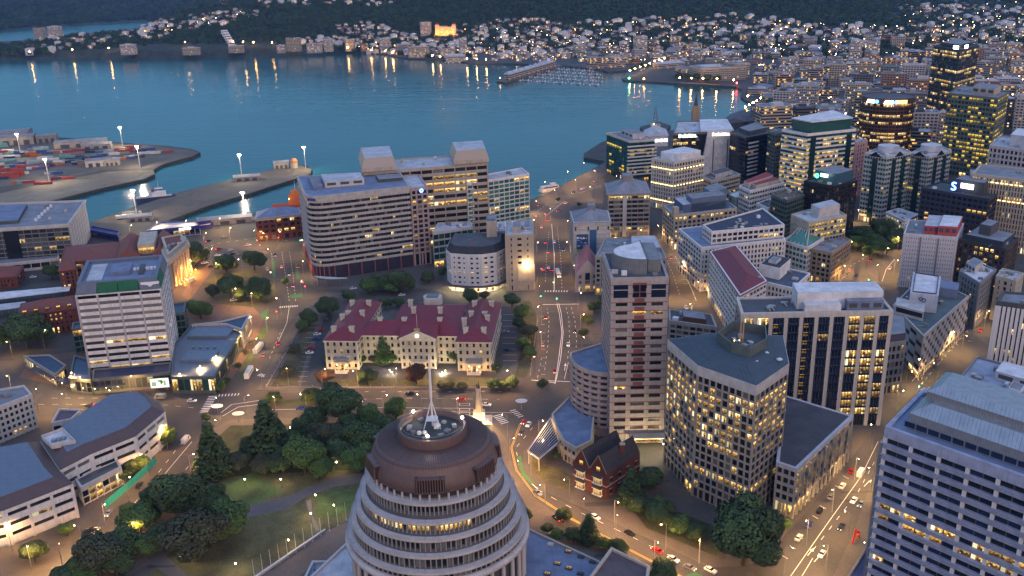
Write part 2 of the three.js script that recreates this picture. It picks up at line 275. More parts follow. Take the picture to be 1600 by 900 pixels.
// ---------- setting: sea, land, hills ----------
const asphalt = M([0.052, 0.049, 0.048], 'road'), paving = M([0.076, 0.069, 0.064], 'road'), redpave = M([0.13, 0.078, 0.058], 'road'), lawn = M([0.055, 0.09, 0.024], 'grass', { roughness: 1 }), drylawn = M([0.085, 0.08, 0.034], 'grass', { roughness: 1 }), darkasph = M([0.035, 0.035, 0.04], 'road'), wharfdeck = M([0.105, 0.086, 0.068], 'road'), seawall = M([0.03, 0.028, 0.025], 'wall');
const paint = M([0.75, 0.73, 0.7], null), ypaint = M([0.55, 0.36, 0.06], null), gpaint = M([0.035, 0.14, 0.055], null);
{
  const res = 256, d = new Uint8Array(res * res * 4), hf = (i, j) => { const u = ((i + res) % res) / res, v = ((j + res) % res) / res; let s = 0; for (const [a, b, ph, am] of WV) s += am * Math.sin(2 * Math.PI * (a * u + b * v) + ph); return s; };
  var WV = []; for (let i = 0; i < 40; i++) { const a = Math.round(rr(-14, 14)), b = Math.round(rr(-14, 14)); WV.push([a, b, rr(0, 6.28), 1 / (2 + Math.hypot(a, b))]); }
  for (let j = 0; j < res; j++) for (let i = 0; i < res; i++) { const dx = (hf(i + 1, j) - hf(i - 1, j)) * 4, dy = (hf(i, j + 1) - hf(i, j - 1)) * 4; const l = Math.hypot(dx, dy, 1); d.set([(-dx / l * 0.5 + 0.5) * 255, (-dy / l * 0.5 + 0.5) * 255, (1 / l * 0.5 + 0.5) * 255, 255], (j * res + i) * 4); }
  var seaN = new THREE.DataTexture(d, res, res); seaN.wrapS = seaN.wrapT = THREE.RepeatWrapping; seaN.magFilter = THREE.LinearFilter; seaN.repeat.set(1 / 190, 1 / 120); seaN.needsUpdate = true;
}
const windTex = grainTex(900, 0.0, 0.9, null, 256, 4); windTex.colorSpace = THREE.NoColorSpace;
const sea = new THREE.MeshPhysicalMaterial({ color: lin([0.006, 0.075, 0.085]), roughness: 0.19, normalMap: seaN, normalScale: new THREE.Vector2(0.026, 0.026), roughnessMap: windTex, ior: 1.33 });
struct('water', sheet([[-9000, 200], [9000, 200], [9000, -15000], [-9000, -15000]], -2.6), sea);
const coast = [[-250, 203], [0, 211], [100, 215], [190, 223], [262, 228], [300, 233], [313, 238], [300, 245], [255, 256], [240, 265], [242, 272], [225, 280], [160, 294], [85, 313], [70, 326], [138, 348], [190, 330], [270, 303], [330, 288], [400, 271], [455, 257], [478, 258], [488, 265], [484, 273], [440, 286], [400, 299], [330, 320], [262, 345], [330, 346], [400, 333], [465, 326], [560, 330], [700, 318], [828, 312], [838, 308], [858, 300], [905, 275], [930, 262], [946, 252], [912, 246], [912, 240], [940, 222], [960, 216], [1000, 209], [1005, 205], [1000, 198], [1030, 190], [1048, 196], [1040, 204], [1060, 203], [1120, 190], [1160, 180], [1178, 170], [1186, 163], [1165, 157], [1157, 150], [1160, 140], [1150, 135], [1060, 130], [975, 125], [972, 122], [990, 116], [1022, 102], [1015, 99], [985, 109], [950, 112], [930, 107], [870, 101], [800, 99], [735, 98], [700, 93], [640, 91], [600, 84], [540, 81], [440, 82], [330, 84], [230, 85], [110, 88], [0, 92], [-300, 98]];
const coastW = Us(coast);
const land = [...coastW, [-2300, -2900], [-1400, -3300], [-900, -4000], [-900, -6500], [5500, -6500], [5500, 300], [-900, 300], [-900, -500]];
const inPoly = (p, x, y) => { let c = false; for (let i = 0, j = p.length - 1; i < p.length; j = i++) if ((p[i][1] > y) !== (p[j][1] > y) && x < (p[j][0] - p[i][0]) * (y - p[i][1]) / (p[j][1] - p[i][1]) + p[i][0]) c = !c; return c; };
struct('ground', prism(land, -7, 0), asphalt);
// far slopes: for photo columns, [distance, photo row the slope reaches there] (null = sea bed)
const COLS = [[-400, [[2900, 96], [3050, 84], [3200, null], [4300, null], [4500, 42], [5500, 0], [7000, -30]]], [0, [[2760, 92], [2900, 78], [3050, 71], [3150, null], [4300, null], [4500, 40], [5500, 5], [7000, -20]]], [110, [[2660, 89], [2850, 66], [3000, 57], [3100, null], [4400, null], [4600, 38], [5500, 2], [7000, -25]]], [230, [[2540, 86], [2700, 66], [2900, 48], [3100, 46], [3250, null], [4500, null], [4700, 36], [5500, 0], [7000, -20]]], [300, [[2490, 85], [2650, 62], [2850, 38], [3100, 26], [3400, 22], [4500, 10], [5500, -10], [7000, -20]]], [400, [[2440, 83], [2600, 55], [2850, 22], [3100, 8], [3600, 0], [5000, -20], [7000, -20]]], [600, [[2400, 85], [2500, 70], [2650, 38], [2800, 8], [2950, -20], [4000, -20], [7000, -20]]], [800, [[2180, 98], [2300, 88], [2450, 64], [2600, 36], [2750, 5], [2900, -25], [4000, -25], [7000, -25]]], [1000, [[2080, 98], [2250, 86], [2450, 60], [2650, 32], [2850, 0], [3000, -25], [4000, -25], [7000, -25]]], [1200, [[2150, 84], [2350, 66], [2600, 38], [2750, 20], [2950, -10], [4000, -30], [7000, -30]]], [1330, [[2150, 70], [2500, 46], [2700, 26], [2900, -4], [4000, -30], [7000, -30]]], [1400, [[2300, 56], [2600, 40], [3000, 24], [3600, 6], [4500, -20], [7000, -30]]], [1600, [[2400, 49], [2800, 35], [3500, 14], [4500, -12], [7000, -40]]], [2100, [[2400, 42], [2800, 30], [3500, 10], [4500, -20], [7000, -50]]]].map(([px, l]) => [px, l.map(([d, py]) => { if (py === null) return [d, -9]; const r = ray(px, py); return [d, Math.max(0, CAMH + r[1] / Math.hypot(r[0], r[2]) * d)]; })]);
const colH = (l, d) => { if (d <= l[0][0]) return l[0][1] > 1 ? l[0][1] * sm(l[0][0] - 100, l[0][0], d) : -0.0; for (let i = 1; i < l.length; i++) if (d < l[i][0]) return l[i - 1][1] + (l[i][1] - l[i - 1][1]) * (d - l[i - 1][0]) / (l[i][0] - l[i - 1][0]); return l[l.length - 1][1]; };
const pxOf = (x, z) => { const y = -CAMH, c = Math.cos(PITCH), s = Math.sin(PITCH), Y = c * y - s * z, Z = s * y + c * z; return 800 + FPX * (Math.cos(ROLL) * x - Math.sin(ROLL) * Y) / -Z; };
function TH(x, z) {                       // height of the far ground
  const d = Math.hypot(x, z), px = clamp(pxOf(x, z), -400, 2100); let i = 1; while (i < COLS.length - 1 && COLS[i][0] < px) i++;
  const a = COLS[i - 1], b = COLS[i], t = clamp((px - a[0]) / (b[0] - a[0]), 0, 1), h = colH(a[1], d) * (1 - t) + colH(b[1], d) * t;
  return h > 0.5 ? h + (fbm(x / 170, z / 170, 3) - 0.5) * Math.min(26, h * 0.5) : h;
}
function hit(px, py) {                    // where the line of sight of a photo pixel meets the far ground
  const r = ray(px, py), l = Math.hypot(r[0], r[2]); let d0 = 900;
  for (let d = 900; d < 6800; d += 12) { const x = r[0] / l * d, z = r[2] / l * d, y = CAMH + r[1] / l * d; if (y < Math.max(TH(x, z), 0)) return [x, z, Math.max(0, TH(x, z)), d]; d0 = d; }
  return null;
}
{
  const nx = 300, nd = 110, pos = [], uv = [], idx = [];
  for (let j = 0; j <= nd; j++) for (let i = 0; i <= nx; i++) {
    const az = -0.72 + 1.44 * i / nx, d = 1950 + 5000 * Math.pow(j / nd, 1.5), x = Math.sin(az) * d, z = -Math.cos(az) * d; let h = TH(x, z); if (h <= 0.3) h = h < -1 ? h : -3.4; else if (h < 12 && d < 4000 && !inPoly(land, x, z)) h = -9;
    pos.push(x, h, z); uv.push(x, z);
  }
  for (let j = 0; j < nd; j++) for (let i = 0; i < nx; i++) { const a = j * (nx + 1) + i, b = a + 1, c = a + nx + 1, e = c + 1; idx.push(a, b, e, a, e, c); }
  const g = new THREE.BufferGeometry(); g.setAttribute('position', new THREE.Float32BufferAttribute(pos, 3)); g.setAttribute('uv', new THREE.Float32BufferAttribute(uv, 2)); g.setIndex(idx); g.computeVertexNormals();
  struct('hills', g, M([0.03, 0.038, 0.026], 'grass', { roughness: 1 }));
}
// ---------- blocks, lawns, markings ----------
const block = (name, pts, mat, y1 = 0.13, y0 = -0.05) => struct(name, prism(Us(pts), y0, y1, 1), mat);
block('pavement', [[402, 610], [452, 512], [478, 478], [510, 458], [838, 456], [845, 482], [842, 540], [832, 585], [812, 603], [790, 608]], paving);
block('pavement', [[486, 446], [502, 454], [690, 450], [702, 453], [837, 452], [839, 440], [837, 350], [826, 332], [700, 347], [600, 362], [480, 388]], paving);
block('pavement', [[333, 670], [360, 656], [500, 653], [640, 656], [745, 657], [778, 668], [793, 690], [802, 735], [832, 775], [882, 815], [1000, 874], [1080, 925], [1000, 1300], [100, 1200], [190, 910]], paving);
block('pavement', [[30, 590], [150, 614], [330, 607], [347, 613], [398, 540], [412, 500], [396, 480], [300, 472], [200, 540], [50, 558]], redpave);
block('pavement', [[-200, 632], [60, 652], [245, 642], [264, 690], [132, 852], [98, 905], [-150, 960]], paving);
block('pavement', [[912, 462], [908, 560], [902, 620], [862, 660], [818, 705], [818, 735], [842, 765], [922, 800], [1012, 842], [1112, 887], [1188, 884], [1248, 812], [1328, 718], [1372, 662], [1330, 600], [1150, 500], [1060, 462]], paving);
block('pavement', [[1300, 905], [1335, 830], [1364, 745], [1388, 680], [1700, 760], [1750, 1000], [1350, 1000]], paving);
block('pavement', [[846, 430], [900, 466], [930, 462], [955, 380], [945, 330], [900, 330], [858, 345]].map((p) => [p[0] + 42, p[1]]), paving);
const quay = (name, pts, mat, y = 0.006) => struct(name, sheet(Us(pts), y), mat);
// grounds of the wooden building
const inner = (name, pts, mat, y) => struct(name, sheet(Us(pts, 0.13), 0.13 + y), mat);
inner('car_park', [[470, 602], [505, 500], [520, 478], [512, 600]], darkasph, 0.006);
inner('car_park', [[775, 585], [775, 480], [812, 478], [820, 560]], darkasph, 0.006);
inner('lawn', [[424, 603], [474, 512], [497, 500], [465, 602]], M([0.05, 0.05, 0.028], 'grass', { roughness: 1 }), 0.006);
inner('lawn', [[516, 594], [580, 590], [770, 590], [800, 603], [516, 603]], drylawn, 0.010);
inner('driveway', [[512, 580], [575, 583], [600, 572], [625, 566], [660, 566], [690, 574], [735, 583], [775, 580], [776, 590], [690, 588], [655, 578], [630, 578], [590, 590], [514, 592]], M([0.06, 0.05, 0.055], 'road'), 0.014);
inner('lawn', [[822, 590], [838, 540], [838, 490], [828, 470], [812, 470], [815, 540], [805, 590]], M([0.05, 0.055, 0.028], 'grass', { roughness: 1 }), 0.006);
quay('lawn', [[318, 440], [345, 424], [395, 420], [428, 440], [432, 470], [385, 480], [345, 474], [322, 462]], M([0.06, 0.06, 0.03], 'grass', { roughness: 1 }), 0.02);
quay('footpath', [[296, 470], [318, 440], [335, 418], [326, 412], [300, 432], [284, 462]], redpave, 0.014); quay('footpath', [[345, 400], [420, 396], [418, 392], [345, 396]], redpave, 0.014); quay('lawn', [[405, 520], [416, 508], [422, 510], [410, 532], [402, 530]], lawn, 0.16); quay('lawn', [[372, 590], [392, 552], [398, 554], [380, 592]], lawn, 0.16); quay('median', [[412, 628], [500, 622], [560, 622], [560, 626], [500, 632], [414, 636]], M([0.05, 0.06, 0.025], 'grass', { roughness: 1 }), 0.14); quay('promenade', [[842, 312], [905, 277], [944, 256], [950, 270], [915, 296], [862, 325]], paving, 0.02);
// parliament lawns and paths
inner('lawn', [[250, 880], [345, 745], [520, 735], [570, 735], [545, 870], [400, 905], [200, 925]], drylawn, 0.006);
inner('lawn', [[492, 775], [530, 764], [566, 760], [556, 795], [520, 810], [494, 806]], lawn, 0.022);
inner('lawn', [[350, 755], [395, 738], [445, 768], [400, 786], [350, 800]], lawn, 0.022);
inner('path', [[370, 795], [450, 775], [520, 745], [575, 738], [577, 752], [525, 760], [480, 775], [450, 795], [380, 810]], M([0.10, 0.10, 0.115], 'road'), 0.014);
inner('path', [[225, 870], [238, 845], [262, 870], [300, 905], [270, 905], [235, 880], [200, 900], [185, 895]], M([0.10, 0.10, 0.115], 'road'), 0.014);
inner('path', [[478, 782], [486, 780], [488, 806], [500, 828], [494, 830], [484, 808]], M([0.13, 0.12, 0.12], 'road'), 0.018);
inner('forecourt', [[400, 895], [505, 832], [545, 815], [560, 850], [480, 890], [440, 925], [380, 925]], M([0.16, 0.11, 0.085], 'road'), 0.026);
inner('lawn', [[300, 720], [360, 665], [480, 662], [600, 668], [560, 735], [440, 745], [330, 748]], M([0.03, 0.038, 0.018], 'grass', { roughness: 1 }), 0.005);
inner('lawn', [[828, 712], [838, 720], [880, 735], [895, 745], [890, 768], [850, 755], [832, 738]], drylawn, 0.008);
inner('lawn', [[985, 790], [1060, 800], [1140, 830], [1120, 870], [1010, 825]], M([0.03, 0.04, 0.016], 'grass', { roughness: 1 }), 0.008);
// port and quay surfaces
quay('wharf_apron', [[-200, 325], [0, 302], [80, 285], [170, 268], [238, 266], [241, 271], [225, 279], [160, 293], [85, 312], [40, 322]], M([0.16, 0.135, 0.10], 'road'));
quay('wharf_deck', [[142, 347], [190, 331], [270, 304], [330, 289], [400, 272], [455, 258], [477, 259], [486, 265], [483, 272], [440, 285], [400, 298], [330, 319], [262, 343], [200, 350]], wharfdeck);
quay('container_yard', [[-250, 206], [0, 213], [190, 225], [262, 230], [300, 235], [309, 239], [298, 244], [238, 262], [160, 266], [60, 285], [-200, 312]], M([0.11, 0.092, 0.075], 'road'));
// timber wharf faces with piles and fenders
for (const [pts, l] of [[[[262, 346], [330, 321], [400, 300], [440, 287], [484, 274]], 1], [[[85, 314], [160, 295], [225, 281], [242, 273]], 0]]) {
  const P = Us(pts), g = []; for (let i = 0; i < P.length - 1; i++) { const a = P[i], b = P[i + 1], n = Math.round(Math.hypot(b[0] - a[0], b[1] - a[1]) / 3.2), q = nrm(a, b); for (let j = 0; j < n; j++) { const t = j / n; g.push(cylAt(0.35, 0.35, 4.2, a[0] + (b[0] - a[0]) * t + q[0] * 0.4, -4, a[1] + (b[1] - a[1]) * t + q[1] * 0.4, 6)); } }
  const c = P[0], m = mesh(uname('wharf_piles'), mrg(g), seawall, scene); m.userData = { kind: 'stuff', label: l ? 'row of dark timber piles along the long bare wharf' : 'row of dark timber piles along the container wharf', category: 'piles' };
}
// painted lines: dashes along pixel polylines
const markG = [], markY = [], markB = [];
function dashes(pts, w, on, off, list = markG, y = 0.008) {
  const P = Us(pts); let carry = 0;
  for (let i = 0; i < P.length - 1; i++) {
    const a = P[i], b = P[i + 1], L = Math.hypot(b[0] - a[0], b[1] - a[1]), d = [(b[0] - a[0]) / L, (b[1] - a[1]) / L], n = [-d[1] * w / 2, d[0] * w / 2];
    for (let s = off ? -carry : 0; s < L; s += on + off || L) { const e = off ? Math.min(L, s + on) : L, s0 = Math.max(0, s); if (e <= s0) continue; const p = (t, k) => [a[0] + d[0] * t + n[0] * k, a[1] + d[1] * t + n[1] * k]; list.push(sheet([p(s0, 1), p(e, 1), p(e, -1), p(s0, -1)], y)); if (!off) break; }
    carry = off ? (carry + L) % (on + off) : 0;
  }
}
const bars = (a, b, n, len, w, list = markG) => { const A = U(...a), B = U(...b), L = Math.hypot(B[0] - A[0], B[1] - A[1]), d = [(B[0] - A[0]) / L, (B[1] - A[1]) / L], q = [-d[1], d[0]]; for (let i = 0; i < n; i++) { const t = (i + 0.5) / n * L, c = [A[0] + d[0] * t, A[1] + d[1] * t], P = (s, k) => [c[0] + d[0] * w / 2 * s + q[0] * len / 2 * k, c[1] + d[1] * w / 2 * s + q[1] * len / 2 * k]; list.push(sheet([P(-1, -1), P(1, -1), P(1, 1), P(-1, 1)], 0.009)); } };
const arrow = (px, py, px2, py2, bend = 0) => { const a = U(px, py), b = U(px2, py2), L = Math.hypot(b[0] - a[0], b[1] - a[1]), d = [(b[0] - a[0]) / L, (b[1] - a[1]) / L], q = [-d[1], d[0]], P = (s, k) => [a[0] + d[0] * s + q[0] * k, a[1] + d[1] * s + q[1] * k]; markG.push(sheet([P(0, 0.14), P(L * 0.6, 0.14), P(L * 0.6, -0.14), P(0, -0.14)], 0.009), sheet([P(L * 0.6, 0.7 + bend), P(L, bend), P(L * 0.6, -0.7 + bend)], 0.009)); };
// street of many lanes up to the quay
dashes([[867, 600], [873, 560], [878, 520], [874, 490], [870, 474]], 0.3, 3, 0); dashes([[869, 594], [876, 560], [880, 520], [877, 490], [873, 474]], 0.3, 3, 0);
for (const o of [[[851, 578], [856, 540], [858, 500], [855, 482]], [[840, 590], [846, 560]], [[887, 560], [890, 530], [889, 500], [884, 478]], [[899, 560], [901, 530], [898, 500], [892, 478]]]) dashes(o, 0.18, 3, 4.5);
dashes([[882, 592], [888, 566]], 0.2, 3, 0); dashes([[893, 592], [898, 566]], 0.2, 3, 0); bars([833, 594], [866, 598], 1, 0.5, 13); dashes([[834, 594], [907, 597]], 0.5, 3, 0); dashes([[848, 476], [905, 475]], 0.5, 3, 0);
for (let i = 0; i < 8; i++) dashes([[843 + (i > 4 ? 8 - i : 3), 585 - i * 13], [849 + (i > 4 ? 8 - i : 3), 585 - i * 13]], 0.2, 2, 0);
arrow(882, 579, 884, 567, 0); arrow(892, 579, 894, 567, 0); arrow(902, 579, 903, 567, 0.5);
dashes([[852, 440], [854, 400], [858, 360]], 0.2, 3, 4); dashes([[866, 455], [866, 400], [862, 350]], 0.35, 3, 0); dashes([[878, 450], [876, 400], [870, 352]], 0.2, 3, 4); bars([850, 455], [888, 455], 9, 3, 0.6);
// curving street to the right of the round building
dashes([[812, 662], [798, 700], [806, 735], [836, 775], [890, 810], [980, 858], [1065, 902]], 0.22, 3, 0, markY); dashes([[814, 663], [800, 700], [808, 735], [838, 774], [892, 809], [982, 857], [1067, 901]], 0.22, 3, 0, markY);
dashes([[832, 668], [806, 700], [812, 733], [838, 764], [905, 800], [1000, 845], [1100, 895]], 0.18, 3, 5); dashes([[797, 745], [826, 780], [880, 818], [960, 858]], 0.18, 3, 5); dashes([[815, 742], [838, 762], [935, 803]], 0.35, 3, 0);
struct('cycle_box', sheet(Us([[808, 714], [814, 712], [820, 738], [834, 754], [830, 757], [814, 742]]), 0.010), gpaint);
struct('cycle_box', sheet(Us([[1085, 893], [1110, 905], [1095, 912], [1070, 900]]), 0.010), gpaint);
// street in front of the wooden building
dashes([[60, 632], [250, 632], [330, 640]], 0.2, 3, 4); dashes([[80, 622], [300, 622]], 0.2, 3, 4); dashes([[425, 640], [600, 637], [740, 638]], 0.2, 3, 0); dashes([[420, 628], [500, 625], [640, 622], [780, 624]], 0.18, 3, 4.5); dashes([[100, 641], [240, 637]], 0.25, 3, 0, markY);
for (let i = 0; i < 9; i++) dashes([[570 + i * 26, 612], [576 + i * 26, 612]], 0.2, 2, 0);
bars([318, 645], [333, 618], 10, 4, 0.6); bars([340, 618], [375, 616], 7, 2.6, 0.5); bars([775, 648], [790, 662], 6, 4, 0.6); bars([800, 640], [815, 652], 5, 3, 0.5);
for (const [x, y] of [[726, 632], [726, 640], [726, 646]]) { dashes([[x - 8, y - 1.6], [x + 8, y - 1.6]], 0.14, 1, 0); dashes([[x - 8, y + 1.6], [x + 8, y + 1.6]], 0.14, 1, 0); dashes([[x - 8, y - 1.6], [x - 8, y + 1.6]], 0.2, 1, 0); dashes([[x + 8, y - 1.6], [x + 8, y + 1.6]], 0.2, 1, 0); }
dashes([[640, 642], [800, 645]], 0.2, 3, 0); dashes([[345, 645], [362, 632], [410, 625]], 0.3, 3, 0); dashes([[348, 650], [372, 636], [412, 631]], 0.3, 3, 0);
// streets at the station side
dashes([[432, 540], [448, 505], [452, 480]], 0.22, 3, 0); dashes([[421, 560], [440, 515]], 0.2, 3, 4); dashes([[452, 470], [446, 430], [440, 392]], 0.22, 3, 3.5); dashes([[462, 470], [458, 430], [452, 392]], 0.2, 3, 3.5); dashes([[430, 430], [424, 395]], 0.2, 3, 3.5); bars([404, 585], [424, 590], 7, 3, 0.6); bars([436, 480], [466, 478], 9, 3, 0.6);
struct('cycle_box', sheet(Us([[426, 432], [431, 432], [428, 405], [424, 405]]), 0.010), gpaint); struct('cycle_box', sheet(Us([[463, 436], [468, 436], [465, 412], [461, 412]]), 0.010), gpaint); struct('cycle_box', sheet(Us([[455, 466], [474, 463], [470, 458], [453, 461]]), 0.010), gpaint); struct('cycle_box', sheet(Us([[404, 495], [420, 480], [416, 500], [404, 500]]), 0.010), gpaint);
// street down the left of the park
dashes([[300, 690], [262, 735], [222, 790], [170, 850], [130, 905]], 0.2, 3, 0.0); dashes([[285, 690], [235, 755], [190, 812], [140, 870]], 0.18, 3, 5); dashes([[317, 700], [270, 760], [232, 812], [180, 880]], 0.18, 3, 5);
// street on the right
dashes([[1232, 905], [1290, 822], [1345, 745], [1372, 690]], 0.22, 3, 0); dashes([[1252, 902], [1270, 872]], 0.22, 3, 0); dashes([[1270, 860], [1305, 815], [1340, 770], [1366, 722]], 0.18, 3, 5); for (let i = 0; i < 9; i++) { const t = i / 8, x = 1222 + 95 * t, y = 868 - 125 * t; dashes([[x, y], [x + 9, y + 5]], 0.22, 2, 0); }
arrow(1262, 868, 1272, 856); arrow(1272, 878, 1283, 866, 0.4); arrow(1350, 760, 1362, 748, 0.4); dashes([[1440, 600], [1480, 552], [1520, 508], [1552, 470]], 0.2, 3, 4); dashes([[1425, 596], [1468, 545], [1510, 500]], 0.18, 3, 0); for (let i = 0; i < 8; i++) { const t = i / 7, x = 1448 + 60 * t, y = 584 - 66 * t; dashes([[x, y], [x + 6, y + 2]], 0.2, 2, 0); }
dashes([[1055, 400], [1080, 450], [1088, 470]], 0.2, 3, 0); dashes([[1040, 402], [1052, 430], [1062, 460]], 0.2, 3, 4); for (let i = 0; i < 8; i++) dashes([[1044 + i * 3.4, 398 + i * 6.5], [1052 + i * 3.4, 397 + i * 6.5]], 0.2, 2, 0);
dashes([[1312, 440], [1330, 415], [1356, 400], [1400, 385]], 0.25, 3, 4); dashes([[1378, 440], [1385, 420], [1398, 405]], 0.25, 3, 0);
dashes([[290, 400], [340, 380], [400, 372], [450, 376]], 0.25, 3, 4); dashes([[840, 330], [880, 300], [930, 280]], 0.25, 3, 4); dashes([[852, 338], [892, 306], [940, 290]], 0.25, 3, 0);
for (let i = 0; i < 13; i++) dashes([[482 + i * 0.6 - i * 2.0, 505 + i * 7.6], [498 - i * 1.6, 505 + i * 7.6]], 0.14, 2, 0, markB, 0.15);
for (let i = 0; i < 9; i++) dashes([[785, 492 + i * 9], [805 + i * 0.4, 492 + i * 9]], 0.14, 2, 0, markB, 0.15);
struct('road_markings', mrg(markG), paint); struct('road_markings', mrg(markY), ypaint); struct('road_markings', mrg(markB), paint);
// ---------- landmark buildings ----------
const rim = (cx, cz, r0, r1, y0, y1, a0 = 0, a1 = Math.PI * 2, n = 96) => { const pos = [], uv = []; for (let i = 0; i < n; i++) { const A = a0 + (a1 - a0) * i / n, B = a0 + (a1 - a0) * (i + 1) / n, p = (r, t, y) => [cx + Math.sin(t) * r, y, cz + Math.cos(t) * r]; const q = [p(r0, A, y0), p(r0, B, y0), p(r1, B, y1), p(r0, A, y0), p(r1, B, y1), p(r1, A, y1)]; q.forEach((v) => pos.push(...v)); uv.push(A * r0, y0, B * r0, y0, B * r0, y1, A * r0, y0, B * r0, y1, A * r0, y1); } return tri(pos, uv); };
function lathe(prof, n = 128, around = 114) { const g = new THREE.LatheGeometry(prof.map((p) => new THREE.Vector2(p[0], p[1])), n), u = g.attributes.uv; for (let i = 0; i < u.count; i++) u.setXY(i, u.getX(i) * around, u.getY(i) * 12); return g; }
{ // the round executive building with a copper crown
  const [cx, cz] = [-25.5, -255], G = thing('executive_building', 'round tiered concrete building with brown copper crown, mast and ring balconies', 'building', null, cx, 0, cz);
  const conc = M([0.46, 0.42, 0.41], 'wall'), conc2 = M([0.40, 0.38, 0.40], 'wall'), cop = M([0.125, 0.074, 0.066], 'metal', { roughness: 0.5 }), copd = M([0.03, 0.018, 0.018], 'wall');
  const tiers = [[20.6, 53], [22.6, 47.8], [24.4, 43.3], [26.1, 38.8], [27.6, 34.3]];
  mesh('core', lathe([[0, 54.6], [18.4, 54.6], [18.6, 52], [20.3, 52], [21.2, 48.4], [22.2, 47], [23, 44], [24, 42.6], [24.7, 39.6], [25.7, 38], [26.3, 35], [26.9, 33], [26.4, 30], [25.5, 12], [25.5, 0]]), W.dgrey, G);
  tiers.forEach(([r, y], i) => {
    mesh('balcony_ring', lathe([[r - 2.4, y + 0.1], [r - 0.4, y + 0.05], [r + 0.85, y - 0.1], [r + 1.0, y - 0.3], [r + 0.95, y - 0.85], [r + 0.6, y - 1.05], [r - 2.4, y - 1.0]]), conc, G);
    mesh('ledge_lip', lathe([[r + 0.8, y - 0.1], [r + 0.95, y - 0.1], [r + 0.95, y + 0.14], [r + 0.8, y + 0.14]]), conc2, G);
    // windows stand in a ring below the balcony above
    const r1 = r + 0.25, yb = y - 4.25, n = 104, fins = [];
    for (let k = 0; k < n; k++) {
      const t = -Math.PI + (k + 0.5) / n * 2 * Math.PI, vis = Math.abs(t - Math.atan2(-cx, -cz)) < 1.75, w = 2 * Math.PI * r1 / n - 0.62;
      const m = (i === 1 && t > -1.25 && t < 0.55 && rnd() < 0.85) || (i === 2 && t < -0.95 && t > -1.5) ? LIT[Math.floor(rnd() * 12)] : pick(DARK);
      fins.push(boxAt(0.34, 3.2, 0.36, Math.sin(t + Math.PI / n) * (r1 + 0.12), yb + 1.65, Math.cos(t + Math.PI / n) * (r1 + 0.12), t + Math.PI / n));
      if (!vis) continue; const q = mesh('window', box(w, 3.0, 0.1), m, G); q.position.set(Math.sin(t) * (r1 - 0.08), yb + 1.72, Math.cos(t) * (r1 - 0.08)); q.rotation.y = t;
    }
    mesh('mullion_ring', mrg(fins), M([0.27, 0.255, 0.25], 'wall'), G).userData.kind = 'stuff';
  });
  // crown
  const crown = mesh('crown', lathe([[18.2, 54.6], [19.4, 54.9], [19.9, 56.5], [19.5, 58.5], [18.4, 61.2], [17.6, 62.8], [16.9, 63.4], [10.6, 64.4], [10.5, 64.2]], 144, 120), cop, G);
  const seams = []; for (let k = 0; k < 144; k++) { const t = k / 144 * 2 * Math.PI, s = Math.sin(t), c = Math.cos(t); seams.push(tube([s * 19.95, 56.4, c * 19.95], [s * 17.65, 62.85, c * 17.65], 0.09, 3), tube([s * 16.9, 63.45, c * 16.9], [s * 10.7, 64.42, c * 10.7], 0.07, 3)); }
  mesh('standing_seams', mrg(seams), copd, crown).userData.kind = 'stuff';
  mesh('crown_edge', lathe([[16.7, 63.5], [17.5, 63.2], [17.9, 62.6], [17.7, 62.3]], 128, 120), M([0.11, 0.075, 0.072], 'metal'), crown);
  mesh('drum', lathe([[10.5, 64], [10.6, 67.2], [10.0, 67.5], [9.6, 67.3], [9.6, 65.4], [0, 65.4]], 128, 120), cop, crown);
  mesh('drum_roof', lathe([[9.55, 65.6], [4.5, 66.2], [0, 66.3]]), M([0.035, 0.038, 0.038], 'wall', { roughness: 0.7 }), crown);
  // projecting louvred bays round the crown
  for (const [t, w] of [[0.02, 8.4], [0.95, 8.4], [-1.15, 8.4], [1.75, 8.4], [-2.1, 8.4], [2.8, 8.4]]) {
    const b = new THREE.Group(); b.name = 'louvre_bay'; b.rotation.y = t; G.add(b);
    mesh('recess', boxAt(w, 4.0, 1.2, 0, 57.9, 19.3), copd, b);
    for (let k = 0; k < 11; k++) { const f = mesh('fin', box(0.26, 4.3, 1.5), cop, b); f.position.set(-w / 2 + (k + 0.5) * w / 11, 57.9, 19.75); f.rotation.x = -0.10; }
    mesh('bay_roof', boxAt(w + 0.3, 0.35, 2.6, 0, 60.2, 18.9), cop, b);
  }
  for (let k = 0; k < 44; k++) { const t = k / 44 * 2 * Math.PI; const q = mesh('column', cyl(0.42, 0.36, 2.3, 6), conc, G); q.position.set(Math.sin(t) * 19.6, 52.7, Math.cos(t) * 19.6); }
  // big lower ring and its columns
  mesh('lower_ring', lathe([[25, 31.6], [28.2, 31.9], [29.2, 31.4], [29.3, 30.2], [28, 29.4], [25, 29.2]]), conc, G);
  for (let k = 0; k < 36; k++) { const t = k / 36 * 2 * Math.PI; const q = mesh('column', cyl(0.9, 0.7, 29.6, 6), conc, G); q.position.set(Math.sin(t) * 27.2, 0, Math.cos(t) * 27.2); }
  mesh('podium', lathe([[25, 8], [33, 8], [33.2, 7.4], [33, 0]]), conc, G);
  // mast, dishes and flood lamps
  const mast = new THREE.Group(); mast.name = 'mast'; G.add(mast); const wm = M([0.6, 0.6, 0.62], null, { roughness: 0.4 });
  mesh('pole', mrg([tube([0, 66, -1.5], [0, 90, -1.5], 0.28), tube([0, 76, -1.5], [0, 86, -1.5], 0.42)]), wm, mast);
  for (const [x, z] of [[2.6, 0.5], [-2.6, 0.5], [0, -4.5]]) mesh('stay', tube([x, 66, z], [0, 75, -1.5], 0.18), wm, mast);
